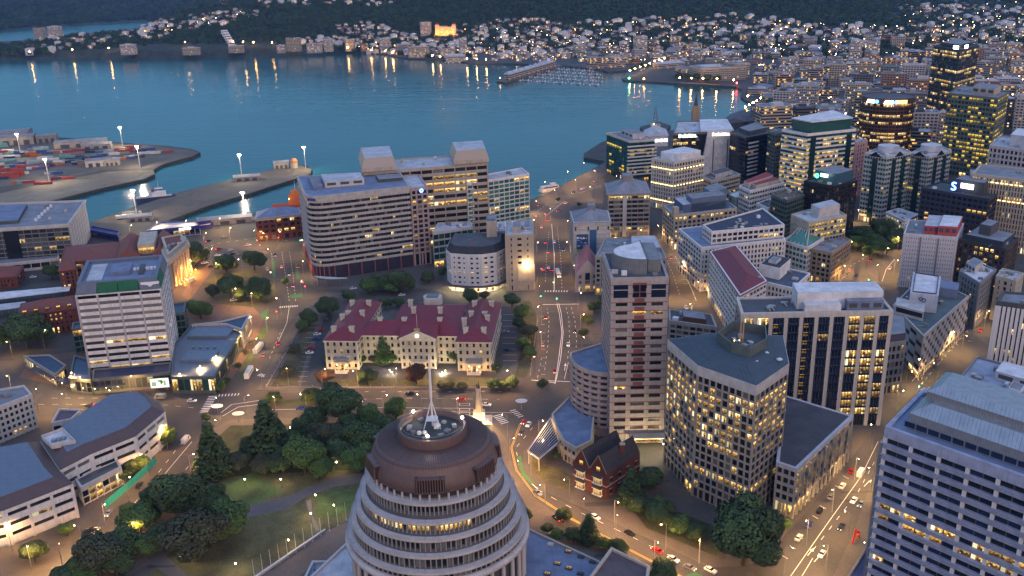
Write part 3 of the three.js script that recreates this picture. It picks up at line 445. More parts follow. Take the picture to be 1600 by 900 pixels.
  mesh('platform', boxAt(3.4, 0.25, 3, 0, 69, -1), wm, mast); mesh('cabinet', boxAt(1.6, 2.2, 1.2, 1.3, 67.3, 0), wm, mast);
  for (const [x, z, y] of [[-3.6, 3.6, 66.9], [-1.9, 4.0, 67.2], [2.2, 3.0, 69]]) { const dsh = mesh('dish', new THREE.SphereGeometry(0.95, 12, 6, 0, Math.PI * 2, 0, 1), wm, mast); dsh.position.set(x, y, z); dsh.rotation.x = 1.5; }
  for (const [x, z] of [[-6.3, -6.6], [9.2, -1.8], [-0.6, 9.6]]) { mesh('lamp_post', tube([x, 65.5, z], [x, 68.6, z], 0.1), W.dgrey, G); const b = mesh('flood_lamp', new THREE.SphereGeometry(0.42, 10, 8), GLOW([1, 0.86, 0.62], 40), G); b.position.set(x, 68.8, z); const l = new THREE.PointLight(new THREE.Color(1, 0.85, 0.6), 160); l.position.set(x + cx, 68.8, z + cz); l.castShadow = true; scene.add(l); }
  for (let i = 0; i < 9; i++) { const t = i * 0.7 + 0.4, q = mesh('roof_unit', box(rr(1, 2.2), rr(0.6, 1.4), rr(0.8, 1.6)), pick([W.pale, W.steel, W.grey]), G); q.position.set(Math.sin(t) * rr(4, 7.5), 66.4, Math.cos(t) * rr(4, 7.5)); q.rotation.y = t; }
  const r = mesh('roof_rail', lathe([[9.7, 68.3], [9.75, 68.3], [9.75, 68.4], [9.7, 68.4]]), W.steel, G);
}
{ // low wings at the foot of the round building
  const R = tower({ n: 'wing_building', l: 'low flat grey-blue roof with rows of skylights beside the round tiered building', c: 'building', p: Us([[815, 905], [822, 825], [940, 880], [925, 960], [830, 985]], 13), h: 13, fl: 2, bay: 5, wall: W.conc, roof: W.rfblue });
  for (const [x, y] of [[888, 862], [908, 870], [926, 878], [871, 881], [889, 888], [907, 897], [855, 897]]) { const p = U(x, y, 13); const f = mesh('skylight', boxAt(2.2, 0.5, 1.4, p[0] - R.c0[0], 13.1, p[1] - R.c0[1], -0.4), W.dgrey, R.G); mesh('glazing', boxAt(1.8, 0.1, 1.0, p[0] - R.c0[0], 13.42, p[1] - R.c0[1], -0.4), x < 900 ? LIT[5] : DARK[0], f); }
  const p = U(860, 851, 13); mesh('hatch', boxAt(1.8, 0.7, 1.6, p[0] - R.c0[0], 13.2, p[1] - R.c0[1], -0.4), W.pale, R.G);
  const r2 = tower({ n: 'annex_building', l: 'low block with a plain purple-brown roof in front of the curving street', c: 'building', p: Us([[905, 925], [955, 857], [1015, 886], [1005, 960], [930, 985]], 17), h: 17, fl: 3, bay: 4, wall: W.cream, roof: M([0.10, 0.075, 0.085], 'roof') });
  tower({ n: 'gatehouse', l: 'small flat pavilion with dark skylit roof beside the forecourt flagpoles', c: 'building', p: Us([[470, 915], [488, 878], [530, 878], [545, 925]], 6), h: 6, fl: 1, gh: 0.4, bay: 3, wall: W.pale, roof: W.rfblue, plant: [[0.2, 0.45, 0.2, 0.8, 1.2, W.dgrey, 'roof_light'], [0.55, 0.8, 0.2, 0.8, 1.2, W.dgrey, 'roof_light']] });
  tower({ n: 'terrace_wing', l: 'pale flat terrace roof between forecourt and the foot of the round building', c: 'building', p: Us([[482, 905], [545, 846], [560, 870], [560, 930], [500, 940]], 9), h: 9, fl: 2, bay: 4, wall: W.pale, roof: W.rflight });
}
{ // old wooden government building: red roofs, cream walls, floodlit
  const yw = 16.5, cr = M([0.46, 0.41, 0.32], 'wall'), tr = M([0.56, 0.51, 0.42], 'wall');
  const f0 = U(511, 577), f1 = U(768, 580), L = Math.hypot(f1[0] - f0[0], f1[1] - f0[1]), ex = [(f1[0] - f0[0]) / L, (f1[1] - f0[1]) / L], ez = [ex[1], -ex[0]];  // ez points away from the viewer
  const G = thing('wooden_government_building', 'long cream wooden building with dark red roofs, many chimneys and floodlit porches', 'building', null, f0[0], 0.13, f0[1], Math.atan2(-ex[1], ex[0]));
  // local frame: x along the front, z negative = to the back
  const w = L, parts = [['left_wing', 0, 17.5, 0, -58], ['right_wing', w - 17.5, w, 0, -58], ['centre_front', w * 0.56 - 9.2, w * 0.56 + 9.2, -2, -20], ['main_range', 16, w - 16, -9, -27], ['rear_wing', w * 0.56 - 18, w * 0.56 + 18, -26, -58]];
  const st = { count: 0, rest: new Map() };
  for (const [n, x0, x1, z0, z1] of parts) {
    const q = [[x0, z0], [x1, z0], [x1, z1], [x0, z1]], hh = n === 'centre_front' ? 17.2 : n === 'main_range' ? 16 : n === 'rear_wing' ? 15.2 : 16.5;
    const b = new THREE.Group(); b.name = n; G.add(b);
    mesh('wall', prism(q, 0, hh, 1), cr, b);
    for (const y of [4.1, 8.2, 12.2, hh - 0.9]) mesh('cornice', ringGeo(offset(q, y > 15 ? 0.6 : 0.28), 0.9, y, y + (y > 15 ? 0.85 : 0.32)), tr, b);
    const roof = mesh('roof', hipGeo(q, hh, n === 'centre_front' ? 4.2 : 5.2, n === 'centre_front' ? 0.0 : 1, 0.8), W.rfred, b);
    const faces = n === 'main_range' ? [[[x0, z0], [x1, z0], 17]] : n.includes('wing') && n !== 'rear_wing' ? [[[x0, z0], [x1, z0], 5], [n[0] === 'l' ? [x1, z0] : [x0, z1], n[0] === 'l' ? [x1, z1] : [x0, z0], 12], [n[0] === 'l' ? [x0, z1] : [x1, z0], n[0] === 'l' ? [x0, z0] : [x1, z1], 14]] : n === 'centre_front' ? [[[x0, z0], [x1, z0], 6], [[x1, z0], [x1, -9], 2], [[x0, -9], [x0, z0], 2]] : [];
    for (const [a, c, nb] of faces) {
      const nn = nrm(a, c), LL = Math.hypot(c[0] - a[0], c[1] - a[1]), turn = Math.atan2(nn[0], nn[1]), front = nn[1] > 0.9;
      for (let fl = 0; fl < 4; fl++) for (let i = 0; i < nb; i++) {
        const t = (i + 0.5) / nb, x = a[0] + (c[0] - a[0]) * t + nn[0] * 0.05, z = a[1] + (c[1] - a[1]) * t + nn[1] * 0.05, y = 2.3 + fl * 4.05;
        if (!front && st.count > 230) continue; st.count++;
        const wnd = mesh('window', box(1.15, 2.1, 0.16), rnd() < 0.07 ? pick(LIT) : pick(DARK), b); wnd.position.set(x, y, z); wnd.rotation.y = turn;
        if (front) { const hd = mesh('window_hood', box(1.7, 0.22, 0.5), tr, wnd); hd.position.set(0, 1.2, 0.1); const sl = mesh('sill', box(1.6, 0.16, 0.4), tr, wnd); sl.position.set(0, -1.14, 0.1); }
      }
      if (front && n !== 'main_range') for (const s of [a, c]) { const p = mesh('corner_pilaster', box(0.9, hh - 1, 0.5), tr, b); p.position.set(s[0] + (s === a ? 0.45 : -0.45), hh / 2 - 0.5, s[1] + 0.12); }
    }
    if (n === 'centre_front') {      // pediment
      const pd = new THREE.Shape([new THREE.Vector2(x0 - 0.5, 0), new THREE.Vector2(x1 + 0.5, 0), new THREE.Vector2((x0 + x1) / 2, 4.4)]), pg = new THREE.ExtrudeGeometry(pd, { depth: 0.7, bevelEnabled: false }); pg.translate(0, hh, z0 + 0.1); mesh('pediment', pg, tr, b);
      const cl = mesh('clock', cyl(1.0, 1.0, 0.2, 16), GLOW([1, 0.9, 0.7], 2.2), b); cl.rotation.x = Math.PI / 2; cl.position.set((x0 + x1) / 2, hh + 1.7, z0 + 0.82);
      mesh('flagpole', tube([(x0 + x1) / 2, hh + 4, z0 - 1], [(x0 + x1) / 2, hh + 13, z0 - 1], 0.12), tr, b); mesh('crest', boxAt(3, 1.2, 0.6, (x0 + x1) / 2, hh + 4.9, z0), M([0.4, 0.28, 0.08], null), b);
    }
    if (n !== 'main_range' && n !== 'rear_wing') {   // porch with columns, balcony and lamps
      const mx = (x0 + x1) / 2, p = new THREE.Group(); p.name = 'porch'; b.add(p);
      mesh('balcony', boxAt(8, 0.5, 3.2, mx, 4.4, z0 + 1.6), tr, p); mesh('balustrade', ringGeo([[mx - 4, z0 + 3.2], [mx + 4, z0 + 3.2], [mx + 4, z0 + 0.2], [mx - 4, z0 + 0.2]], 0.2, 4.66, 5.6), tr, p);
      for (const dx of [-3.5, -1.4, 1.4, 3.5]) { const cc = mesh('column', cyl(0.34, 0.3, 4.15, 8), tr, p); cc.position.set(mx + dx, 0, z0 + 2.8); }
      mesh('steps', mrg([boxAt(7, 0.3, 3, mx, 0.15, z0 + 4.2), boxAt(7, 0.3, 2, mx, 0.45, z0 + 3.6)]), W.pale, p); mesh('door', boxAt(1.8, 3, 0.2, mx, 1.7, z0 + 0.1), LIT[2], p);
      if (n !== 'centre_front') mesh('lean_roof', boxAt(8.4, 0.25, 3.4, mx, 7.0, z0 + 1.6), W.rfgrey, p);
      for (const dx of [-2.6, 2.6]) { const lb = mesh('porch_lamp', new THREE.SphereGeometry(0.22, 8, 6), GLOW([1, 0.55, 0.18], 18), p); lb.position.set(mx + dx, 3.4, z0 + 2.2); const pl = new THREE.PointLight(new THREE.Color(1, 0.55, 0.2), n === 'centre_front' ? 40 : 75); pl.castShadow = true; pl.position.set(mx + dx, 3.4, z0 + 2.2); p.add(pl); }
    }
  }
  // chimneys stand along the roof slopes
  const ch = (x, z, y) => { const c = mesh('chimney', box(2.4, 4.4, 1.7), tr, G); c.position.set(x, y + 1.4, z); const t = mesh('chimney_cap', box(2.9, 0.7, 2.2), tr, c); t.position.y = 2.3; for (const dx of [-0.7, 0, 0.7]) { const pt = mesh('chimney_pot', cyl(0.2, 0.16, 0.7, 6), W.tan, c); pt.position.set(dx, 2.6, 0); } };
  for (const [x, z] of [[4, -6], [13.5, -6], [4, -24], [6, -29], [4, -46], [13.5, -46], [13.5, -30]]) { ch(x, z, 18); ch(w - x, z, 18); }
  for (const x of [w * 0.3, w * 0.45, w * 0.67, w * 0.82]) ch(x, -18, 18.6); ch(w * 0.47, -36, 18); ch(w * 0.64, -36, 18); ch(w * 0.42, -50, 17);
  const lt = mesh('roof_lantern', prism([[w * 0.56 - 4, -50], [w * 0.56 + 4, -50], [w * 0.56 + 5.5, -54], [w * 0.56 + 4, -58], [w * 0.56 - 4, -58], [w * 0.56 - 5.5, -54]], 17.5, 22), W.pale, G); mesh('lantern_glass', prism([[w * 0.56 - 3.4, -51], [w * 0.56 + 3.4, -51], [w * 0.56 + 3.4, -57], [w * 0.56 - 3.4, -57]], 22.02, 22.6), GREYG[1], lt);
  // garden flood lamps that wash the walls
  for (const [x, z, I] of [[22, -1, 120], [34, -1, 140], [w * 0.56 - 13, 2, 130], [w * 0.56 + 13, 1, 130], [w - 24, -1, 140], [-3, 4, 110], [w + 3, -6, 90]]) {
    const p = new THREE.Vector3(x, 0.5, z + 3).applyAxisAngle(new THREE.Vector3(0, 1, 0), G.rotation.y).add(G.position);
    const F = thing('garden_floodlight', 'small floodlight on the lawn washing the cream wooden walls', 'floodlight', 'floodlights round the wooden building', p.x, 0.13, p.z);
    mesh('stake', tube([0, 0, 0], [0, 0.7, 0], 0.07), W.dgrey, F); const hb = mesh('lamp_head', new THREE.SphereGeometry(0.22, 8, 6), GLOW([1, 0.85, 0.55], 14), F); hb.position.y = 0.85; const pl = new THREE.PointLight(new THREE.Color(1, 0.82, 0.5), I); pl.position.y = 0.85; pl.castShadow = true; F.add(pl);
  }
}
{ // white office block with a slanted green and blue top
  const R = tower({ n: 'office_block', l: 'white banded office block with slanted green and grey-blue panels under its roof', r: [[117, 462], [252, 451], [262, 412], [134, 422]], b: [146, 598], fl: 12, bays: [4, 3, 4, 3], gh: 5, sp: 0.52, pw: 1.1, top: 0.6, par: 0, wall: W.white, pier: M([0.42, 0.4, 0.42], 'wall'), roof: W.rfblue, lit: (r, b) => (r === 7 ? (rnd() < 0.9 ? 1 : 0) : r > 8 && rnd() < 0.3 ? 1 : 0), shop: null });
  // slanting crown panels
  const q = R.quad, qi = offset(q, -1.6), H = R.H, bm = M([0.13, 0.16, 0.22], 'metal'), gm = M([0.012, 0.11, 0.055], 'wall');
  const lerp = (a, b, t) => [a[0] + (b[0] - a[0]) * t, a[1] + (b[1] - a[1]) * t];
  for (let f = 0; f < 4; f++) for (let i = 0; i < 4; i++) {
    const a = lerp(q[f], q[(f + 1) % 4], i / 4 + 0.004), b = lerp(q[f], q[(f + 1) % 4], (i + 1) / 4 - 0.004), c = lerp(qi[f], qi[(f + 1) % 4], (i + 1) / 4 - 0.004), d = lerp(qi[f], qi[(f + 1) % 4], i / 4 + 0.004);
    mesh('crown_panel', tri([a[0], H + 0.2, a[1], b[0], H + 0.2, b[1], c[0], H + 5.8, c[1], a[0], H + 0.2, a[1], c[0], H + 5.8, c[1], d[0], H + 5.8, d[1]], [0, 0, 8, 0, 8, 6, 0, 0, 8, 6, 0, 6]), (f === 0 && (i === 1 || i === 2)) || (f === 1 && i < 2) || (f === 3 && i > 1) ? gm : bm, R.G);
  }
  mesh('upper_roof', sheet(offset(q, -3.2), H + 4.2), W.rfblue, R.G); mesh('gutter', ringGeo(offset(q, -1.5), 1.8, H + 4.1, H + 5.9), bm, R.G);
  for (const [u0, u1, v0, v1, hh, m] of [[0.38, 0.62, 0.35, 0.7, 6.2, W.rfblue], [0.12, 0.3, 0.2, 0.85, 4.6, W.rflight], [0.72, 0.78, 0.3, 0.6, 6, W.dgrey]]) mesh('plant_room', prism(subQ(q, u0, u1, v0, v1), H, H + hh), m, R.G);
  for (let i = 0; i < 6; i++) { const p = inQ(q, 0.66 + 0.05 * i, 0.5); const m = mesh('roof_unit', box(1.6, 1.4, 1.2), W.rfwhite, R.G); m.position.set(p[0], H + 4.9, p[1]); }
  const pp = onFace(R, 0, 0.875, H + 2, -0.3); const sh = new THREE.Shape([[-4.6, 1.4], [4.6, 1.4], [4.4, 0.2], [1.5, -0.1], [0, -1.2], [-1.5, -0.1], [-4.4, 0.2]].map((p) => new THREE.Vector2(...p))); const em = mesh('emblem', new THREE.ExtrudeGeometry(sh, { depth: 0.2, bevelEnabled: false }), M([0.62, 0.62, 0.64], null), R.G); em.position.set(pp.x, pp.y + 0.6, pp.z); em.rotation.y = pp.turn; em.rotation.order = 'YXZ'; em.rotation.x = -0.27;
  // sun louvres in the upper windows of the front
  for (let f = 5; f < 11; f++) for (let i = 0; i < 4; i++) for (let s = 0; s < 3; s++) { const o = onFace(R, 0, (i + 0.5) / 4, R.gh + f * R.fh + R.fh * 0.58 + s * 0.55, -0.12); const m = mesh('sun_louvre', box(9.0, 0.12, 0.3), W.pale, R.G); m.position.set(o.x, o.y, o.z); m.rotation.y = o.turn; }
}
{ // curved office slab
  const h = hgt([478, 309], [487, 440]), q = quadPx([[478, 309], [668, 287], [655, 268], [464, 275]], h), r = 15, a = q[0], b = q[1], d = q[3], P = [];
  const un = (p, s) => { const l = Math.hypot(s[0] - p[0], s[1] - p[1]); return [(s[0] - p[0]) / l, (s[1] - p[1]) / l]; }, e1 = un(a, b), e2 = un(a, d); 
  for (let i = 0; i <= 7; i++) { const t = i / 7, p0 = [a[0] + e2[0] * r, a[1] + e2[1] * r], p1 = [a[0] + e1[0] * r, a[1] + e1[1] * r]; P.push([0, 1].map((k) => p0[k] * (1 - t) ** 2 + 2 * a[k] * t * (1 - t) + p1[k] * t * t)); }
  P.push([a[0] + (b[0] - a[0]) * 0.845, a[1] + (b[1] - a[1]) * 0.845]);
  const tile = M([0.40, 0.375, 0.36], 'wall');
  const R = tower({ n: 'curved_office_building', l: 'wide office slab with a rounded corner and continuous pale window bands', p: [...P, [d[0] + (q[2][0] - d[0]) * 0.845, d[1] + (q[2][1] - d[1]) * 0.845], d], h, fl: 12, bay: 1.9, gh: 9, sp: 0.46, pw: 0.3, out: 0.5, top: 5, par: 0, wall: tile, pier: null, core: W.dgrey, cap: tile, roof: W.rfblue, shop: () => 0, lit: litRows({ 0: 0.09, 4: 0.05, 7: 0.12, 10: 0.08, 11: 0.1 }, 0.008) });
  R.quad = q.map((p) => [p[0] - R.c0[0], p[1] - R.c0[1]]);
  mesh('colonnade_glass', ringGeo(offset(R.P, -0.2), 0.3, 0.2, 8.8), M([0.035, 0.03, 0.05], 'wall', { roughness: 0.3 }), R.G);
  R.P.forEach((p, i) => { const n = R.P[(i + 1) % R.P.length], L = Math.hypot(n[0] - p[0], n[1] - p[1]); for (let j = 0; j < Math.max(1, Math.round(L / 9)); j++) { const t = j / Math.max(1, Math.round(L / 9)), c = mesh('column', box(0.6, 9, 0.6), W.rose, R.G); c.position.set(p[0] + (n[0] - p[0]) * t, 4.5, p[1] + (n[1] - p[1]) * t); } });
  plant(R, 0.18, 0.5, 0.35, 0.75, 4, W.pale, 'plant_room', W.rflight); plant(R, 0.62, 0.82, 0.4, 0.7, 2, W.dgrey, 'plant_room'); plant(R, 0.08, 0.16, 0.3, 0.8, 2.2, W.rfblue, 'roof_deck_box');
  { const m = mesh('blue_sign', box(6.5, 1.8, 0.3), M([0.03, 0.05, 0.2], null), R.G); m.position.set((R.P[3][0] + R.P[4][0]) / 2 - 0.1, R.H - 2.6, (R.P[3][1] + R.P[4][1]) / 2 + 0.15); const n = nrm(R.P[3], R.P[4]); m.rotation.y = Math.atan2(n[0], n[1]); }
  const wq = [[0, 1].map((k) => a[k] + (b[k] - a[k]) * 0.85), b, q[2], [0, 1].map((k) => d[k] + (q[2][k] - d[k]) * 0.85)];
  const R2 = tower({ n: 'office_wing', l: 'narrow pink-framed wing of dark square windows at the end of the curved slab', p: wq, h: h - 2.5, fl: 13, bays: [3, 5, 3, 5], gh: 9, sp: 0.3, pw: 1.3, out: 0.7, wall: M([0.38, 0.28, 0.27], 'wall'), roof: W.rflight });
  const o = onFace(R2, 0, 0.62, R2.H - 1.8, 0.3), sg = mesh('blue_sign', new THREE.TorusGeometry(1.0, 0.36, 8, 16), GLOW([0.1, 0.25, 1], 6), R2.G); sg.position.set(o.x, o.y, o.z); sg.rotation.y = o.turn;
  const cp = U(520, 448), C = thing('entrance_canopy', 'pale sickle-shaped canopy over the rounded corner entrance', 'canopy', null, cp[0], 0, cp[1]);
  const sh = new THREE.Shape(); sh.moveTo(-13, 4); sh.quadraticCurveTo(-6, -5, 10, -2); sh.quadraticCurveTo(-4, 1, -13, 4); const cg = new THREE.ExtrudeGeometry(sh, { depth: 0.5, bevelEnabled: true, bevelSize: 0.1, bevelThickness: 0.1, bevelSegments: 1 }); cg.rotateX(-Math.PI / 2); cg.translate(0, 5.5, -2); mesh('canopy_roof', cg, W.rflight, C); for (const [x, z] of [[-11, -5], [-4, 0], [5, 0]]) mesh('post', tube([x, 0, z], [x, 5.6, z], 0.2), W.steel, C);
}
{ // tower with red string courses, drum on the roof
  const wallm = M([0.36, 0.31, 0.295], 'wall'), R = tower({ n: 'office_tower', l: 'tall square concrete tower with thin red string courses and a grey drum on top', r: [[955, 437], [1045, 435], [1030, 396], [941, 396]], b: [949, 694], fl: 18, bays: [3, 6, 3, 6], gh: 5, sp: 0.56, pw: 2.3, out: 0.6, top: 2.6, wall: wallm, roof: W.rfdark, lit: (r, b) => ((r === 1 && b === 0) || (r === 3 && b > 0) ? 1 : rnd() < 0.03 ? 1 : 0), shop: null });
  const red = M([0.22, 0.07, 0.065], 'wall');
  for (let i = 0; i < 19; i++) { const m = mesh('string_course', ringGeo(offset(R.P, 0.12), 1.0, 0, 0.28), red, R.G); m.position.y = R.gh + i * R.fh - 0.1; }
  for (let i = 6; i < 18; i++) { const o = onFace(R, 0, 0.5, R.gh + i * R.fh + R.fh * 0.28, 0.02), m = mesh('red_panel', box(4.2, R.fh * 0.42, 0.3), red, R.G); m.position.set(o.x, o.y, o.z); m.rotation.y = o.turn; }
  for (const f of [0.17, 0.83]) { const o = onFace(R, 0, f, R.H - 5.2, 0.06), m = mesh('tall_window', box(6, 5.6, 0.3), NAVY[0], R.G); m.position.set(o.x, o.y, o.z); m.rotation.y = o.turn; const t = mesh('transom', box(6, 0.3, 0.4), W.pale, m); t.position.y = 0.6; }
  { const o = onFace(R, 0, 0.5, R.H - 5.2, 0.06), m = mesh('tall_window', box(5.2, 5.6, 0.3), NAVY[2], R.G); m.position.set(o.x, o.y, o.z); m.rotation.y = o.turn; mesh('transom', mrg([boxAt(5.2, 0.35, 0.5, 0, -0.4, 0), boxAt(0.4, 5.6, 0.5, 0, 0, 0), boxAt(5.6, 0.9, 0.5, 0, 3.2, 0)]), red, m); }
  const dg = M([0.16, 0.17, 0.18], 'metal'), D = [], q = R.quad; for (let i = 0; i <= 14; i++) { const t = Math.PI * (0.5 + i / 14 * 0.9), c = inQ(q, 0.62, 0.5); D.push([c[0] + Math.cos(t) * 13 * (i < 7 ? 1 : 1), c[1] + Math.sin(t) * 12]); } D.push(inQ(q, 0.66, 0.98), inQ(q, 0.66, 0.2));
  const dr = mesh('roof_drum', prism(D, R.H - 0.2, R.H + 6.5), dg, R.G); mesh('drum_deck', sheet(offset(D, -0.6), R.H + 6.53), W.rfwhite, dr); plant(R, 0.68, 0.9, 0.25, 0.98, 5.4, dg, 'lift_room', W.rfgrey); acUnits(R, 5);
  mesh('entrance_canopy', boxAt(16, 0.5, 5, onFace(R, 0, 0.7, 0, 3).x, 5.2, onFace(R, 0, 0.7, 0, 3).z), W.cream, R.G);
  // bright loading dock at the foot
  for (const f of [0.6, 0.82]) { const o = onFace(R, 0, f, 3, 0.35), m = mesh('dock_window', box(5.4, 3.8, 0.2), LIT[0], R.G); m.position.set(o.x, o.y, o.z); m.rotation.y = o.turn; }
  const dl = U(1012, 702); for (const [x, I] of [[-6, 260], [6, 200]]) { const l = new THREE.PointLight(new THREE.Color(1, 0.78, 0.4), I); l.position.set(dl[0] + x, 4.6, dl[1] + 4); l.castShadow = true; scene.add(l); const lb = mesh('dock_lamp', new THREE.SphereGeometry(0.24, 8, 6), GLOW([1, 0.8, 0.45], 14), R.G); lb.position.set(dl[0] + x - R.c0[0], 4.6, dl[1] + 4 - R.c0[1]); }
  // round lower wing
  const hw = hgt([911, 560], [908, 655]), c = U(944, 566, hw), rad = 17, P2 = []; for (let i = 0; i <= 12; i++) { const t = Math.PI * (0.42 + 0.95 * i / 12); P2.push([c[0] + Math.sin(t) * rad * -1 + 2, c[1] + Math.cos(t) * -rad * 1.15 - 6]); }
  P2.push([c[0] + 5, c[1] - 24]); const Rw = tower({ n: 'round_wing', l: 'rounded lower wing with blue-grey roof against the tall red-striped tower', p: P2, h: hw, fl: 9, bay: 5.2, gh: 4, sp: 0.52, pw: 0.8, out: 0.5, top: 1.2, wall: wallm, roof: W.rfblue, shop: null });
  for (let i = 0; i < 10; i++) { const m = mesh('string_course', ringGeo(offset(Rw.P, 0.12), 0.8, 0, 0.26), red, Rw.G); m.position.y = Rw.gh + i * Rw.fh - 0.1; }
  // low podium: curved blue roof and glazed canopy towards the corner
  const Rp = tower({ n: 'podium_building', l: 'low curved podium with pale blue roof at the bend of the street', c: 'building', p: Us([[862, 648], [868, 668], [880, 690], [900, 702], [925, 690], [930, 640], [910, 612], [888, 622]], 9), h: 9, fl: 1, gh: 3.5, bay: 3.2, wall: W.cream, band: W.cream, roof: W.rfblue, sp: 0.5 });
  const cv = U(850, 692), CG = thing('glass_canopy', 'slatted dark glass canopy on white posts beside the curved podium', 'canopy', null, cv[0], 0, cv[1]); const cq = Us([[826, 705], [860, 655], [873, 690], [842, 716]], 6).map((p) => [p[0] - cv[0], p[1] - cv[1]]); mesh('canopy_roof', prism(cq, 5.8, 6.0), NAVY[1], CG); mesh('edge_beam', ringGeo(offset(cq, 0.5), 0.5, 5.6, 6.3), W.rflight, CG); for (let i = 1; i < 9; i++) { const a = inQ(cq, 0, i / 9), b = inQ(cq, 1, i / 9); mesh('slat', tube([a[0], 6.1, a[1]], [b[0], 6.1, b[1]], 0.12, 4), W.steel, CG); } for (const p of cq) mesh('post', tube([p[0], 0, p[1]], [p[0], 5.7, p[1]], 0.25), W.pale, CG);
}
{ // many-sided office with grid of deep windows
  const h = 56, P = Us([[1043, 531], [1090, 572], [1182, 604], [1233, 569], [1224, 525], [1110, 521]], h);
  const R = tower({ n: 'grid_office_building', l: 'many-sided concrete office with a deep grid of lit windows and slate roof', p: P, h, fl: 15, bays: [8, 9, 7, 5, 10, 6], gh: 4.5, sp: 0.22, pw: 0.72, out: 0.42, top: 3.8, par: 0.2, wall: M([0.33, 0.285, 0.245], 'wall'), cap: M([0.46, 0.43, 0.42], 'wall'), roof: W.rfslate, lit: (r, b) => (r < 1 ? 0 : r < 9 ? (rnd() < 0.62 ? 1 : 0) : r === 12 ? (rnd() < 0.8 ? 1 : 0) : rnd() < 0.06 ? 1 : 0), shop: () => (rnd() < 0.2 ? 1 : 0) });
  // shallow slate roof with ridges, well with plant behind screen
  const c = [0, 0], pk = cen(R.P), g = []; const O = offset(R.P, -0.2), I = offset(R.P, -9);
  O.forEach((a, i) => { const j = (i + 1) % O.length, b = O[j], e = I[j], d = I[i]; g.push(tri([a[0], R.H + 0.25, a[1], b[0], R.H + 0.25, b[1], e[0], R.H + 2.6, e[1], a[0], R.H + 0.25, a[1], e[0], R.H + 2.6, e[1], d[0], R.H + 2.6, d[1]], [0, 0, 10, 0, 10, 9, 0, 0, 10, 9, 0, 9])); }); mesh('slate_roof', mrg(g), W.rfslate, R.G); mesh('inner_roof', sheet(I, R.H + 2.6), W.rfslate, R.G);
  const wl = Us([[1120, 528], [1142, 545], [1172, 553], [1198, 538], [1196, 518], [1145, 510]], h + 4).map((p) => [p[0] - R.c0[0], p[1] - R.c0[1]]); mesh('plant_screen', ringGeo(wl, 0.4, R.H + 1.5, R.H + 6.5), W.gmetal, R.G); mesh('plant_deck', sheet(offset(wl, -0.5), R.H + 3), W.dgrey, R.G);
  for (let i = 0; i < 7; i++) { const p = inQ([wl[0], wl[2], wl[3], wl[5]], rr(0.2, 0.8), rr(0.25, 0.75)), m = mesh('roof_unit', i % 2 ? box(2, 1.6, 1.6) : cyl(0.9, 0.9, 1.8, 10), pick([W.steel, W.pale, W.grey]), R.G); m.position.set(p[0], R.H + (i % 2 ? 3.9 : 3), p[1]); }
  const pm = inQ([wl[0], wl[2], wl[3], wl[5]], 0.5, 0.5); for (const dx of [-0.5, 0.5]) mesh('flue', tube([pm[0] + dx, R.H + 3, pm[1]], [pm[0] + dx, R.H + 12, pm[1]], 0.35), W.tan, R.G); const yb = mesh('work_light', boxAt(2.2, 0.3, 0.5, pm[0] - 2, R.H + 4.4, pm[1] + 1), GLOW([1, 0.75, 0.25], 4), R.G);
  for (const [x, y] of [[1113, 546], [1143, 559], [1180, 565], [1197, 552], [1218, 562]]) { const p = U(x, y, h + 2); mesh('skylight', boxAt(1.8, 0.5, 1.4, p[0] - R.c0[0], R.H + 2.2, p[1] - R.c0[1], 0.3), W.rfwhite, R.G); }
  // low annex
  const P2 = Us([[1213, 722], [1245, 733], [1333, 650], [1225, 617]], 21.5), R2 = tower({ n: 'annex_building', l: 'low dark-roofed annex with a warm lit fin facade along the side street', c: 'building', p: P2, h: 21.5, fl: 4, bays: [3, 14, 8, 8], gh: 5.5, sp: 0.3, pw: 0.7, out: 0.7, top: 1.6, par: 0.1, wall: M([0.44, 0.4, 0.37], 'wall'), cap: M([0.5, 0.5, 0.55], 'wall'), roof: M([0.07, 0.07, 0.085], 'roof'), lit: (r, b, n) => (n === 14 && r < 3 && rnd() < 0.55 ? 1 : 0), shop: (r, b) => (b < 2 ? 1 : 0) });
  for (let i = 0; i < 14; i++) { const o = onFace(R2, 1, (i + 0.5) / 14, 12.5, 0.45), m = mesh('slanted_fin', box(0.35, 12, 1.0), W.cream, R2.G); m.position.set(o.x, o.y, o.z); m.rotation.set(0.0, o.turn + (i % 2 ? 0.5 : -0.5), i % 2 ? 0.06 : -0.06); }
}
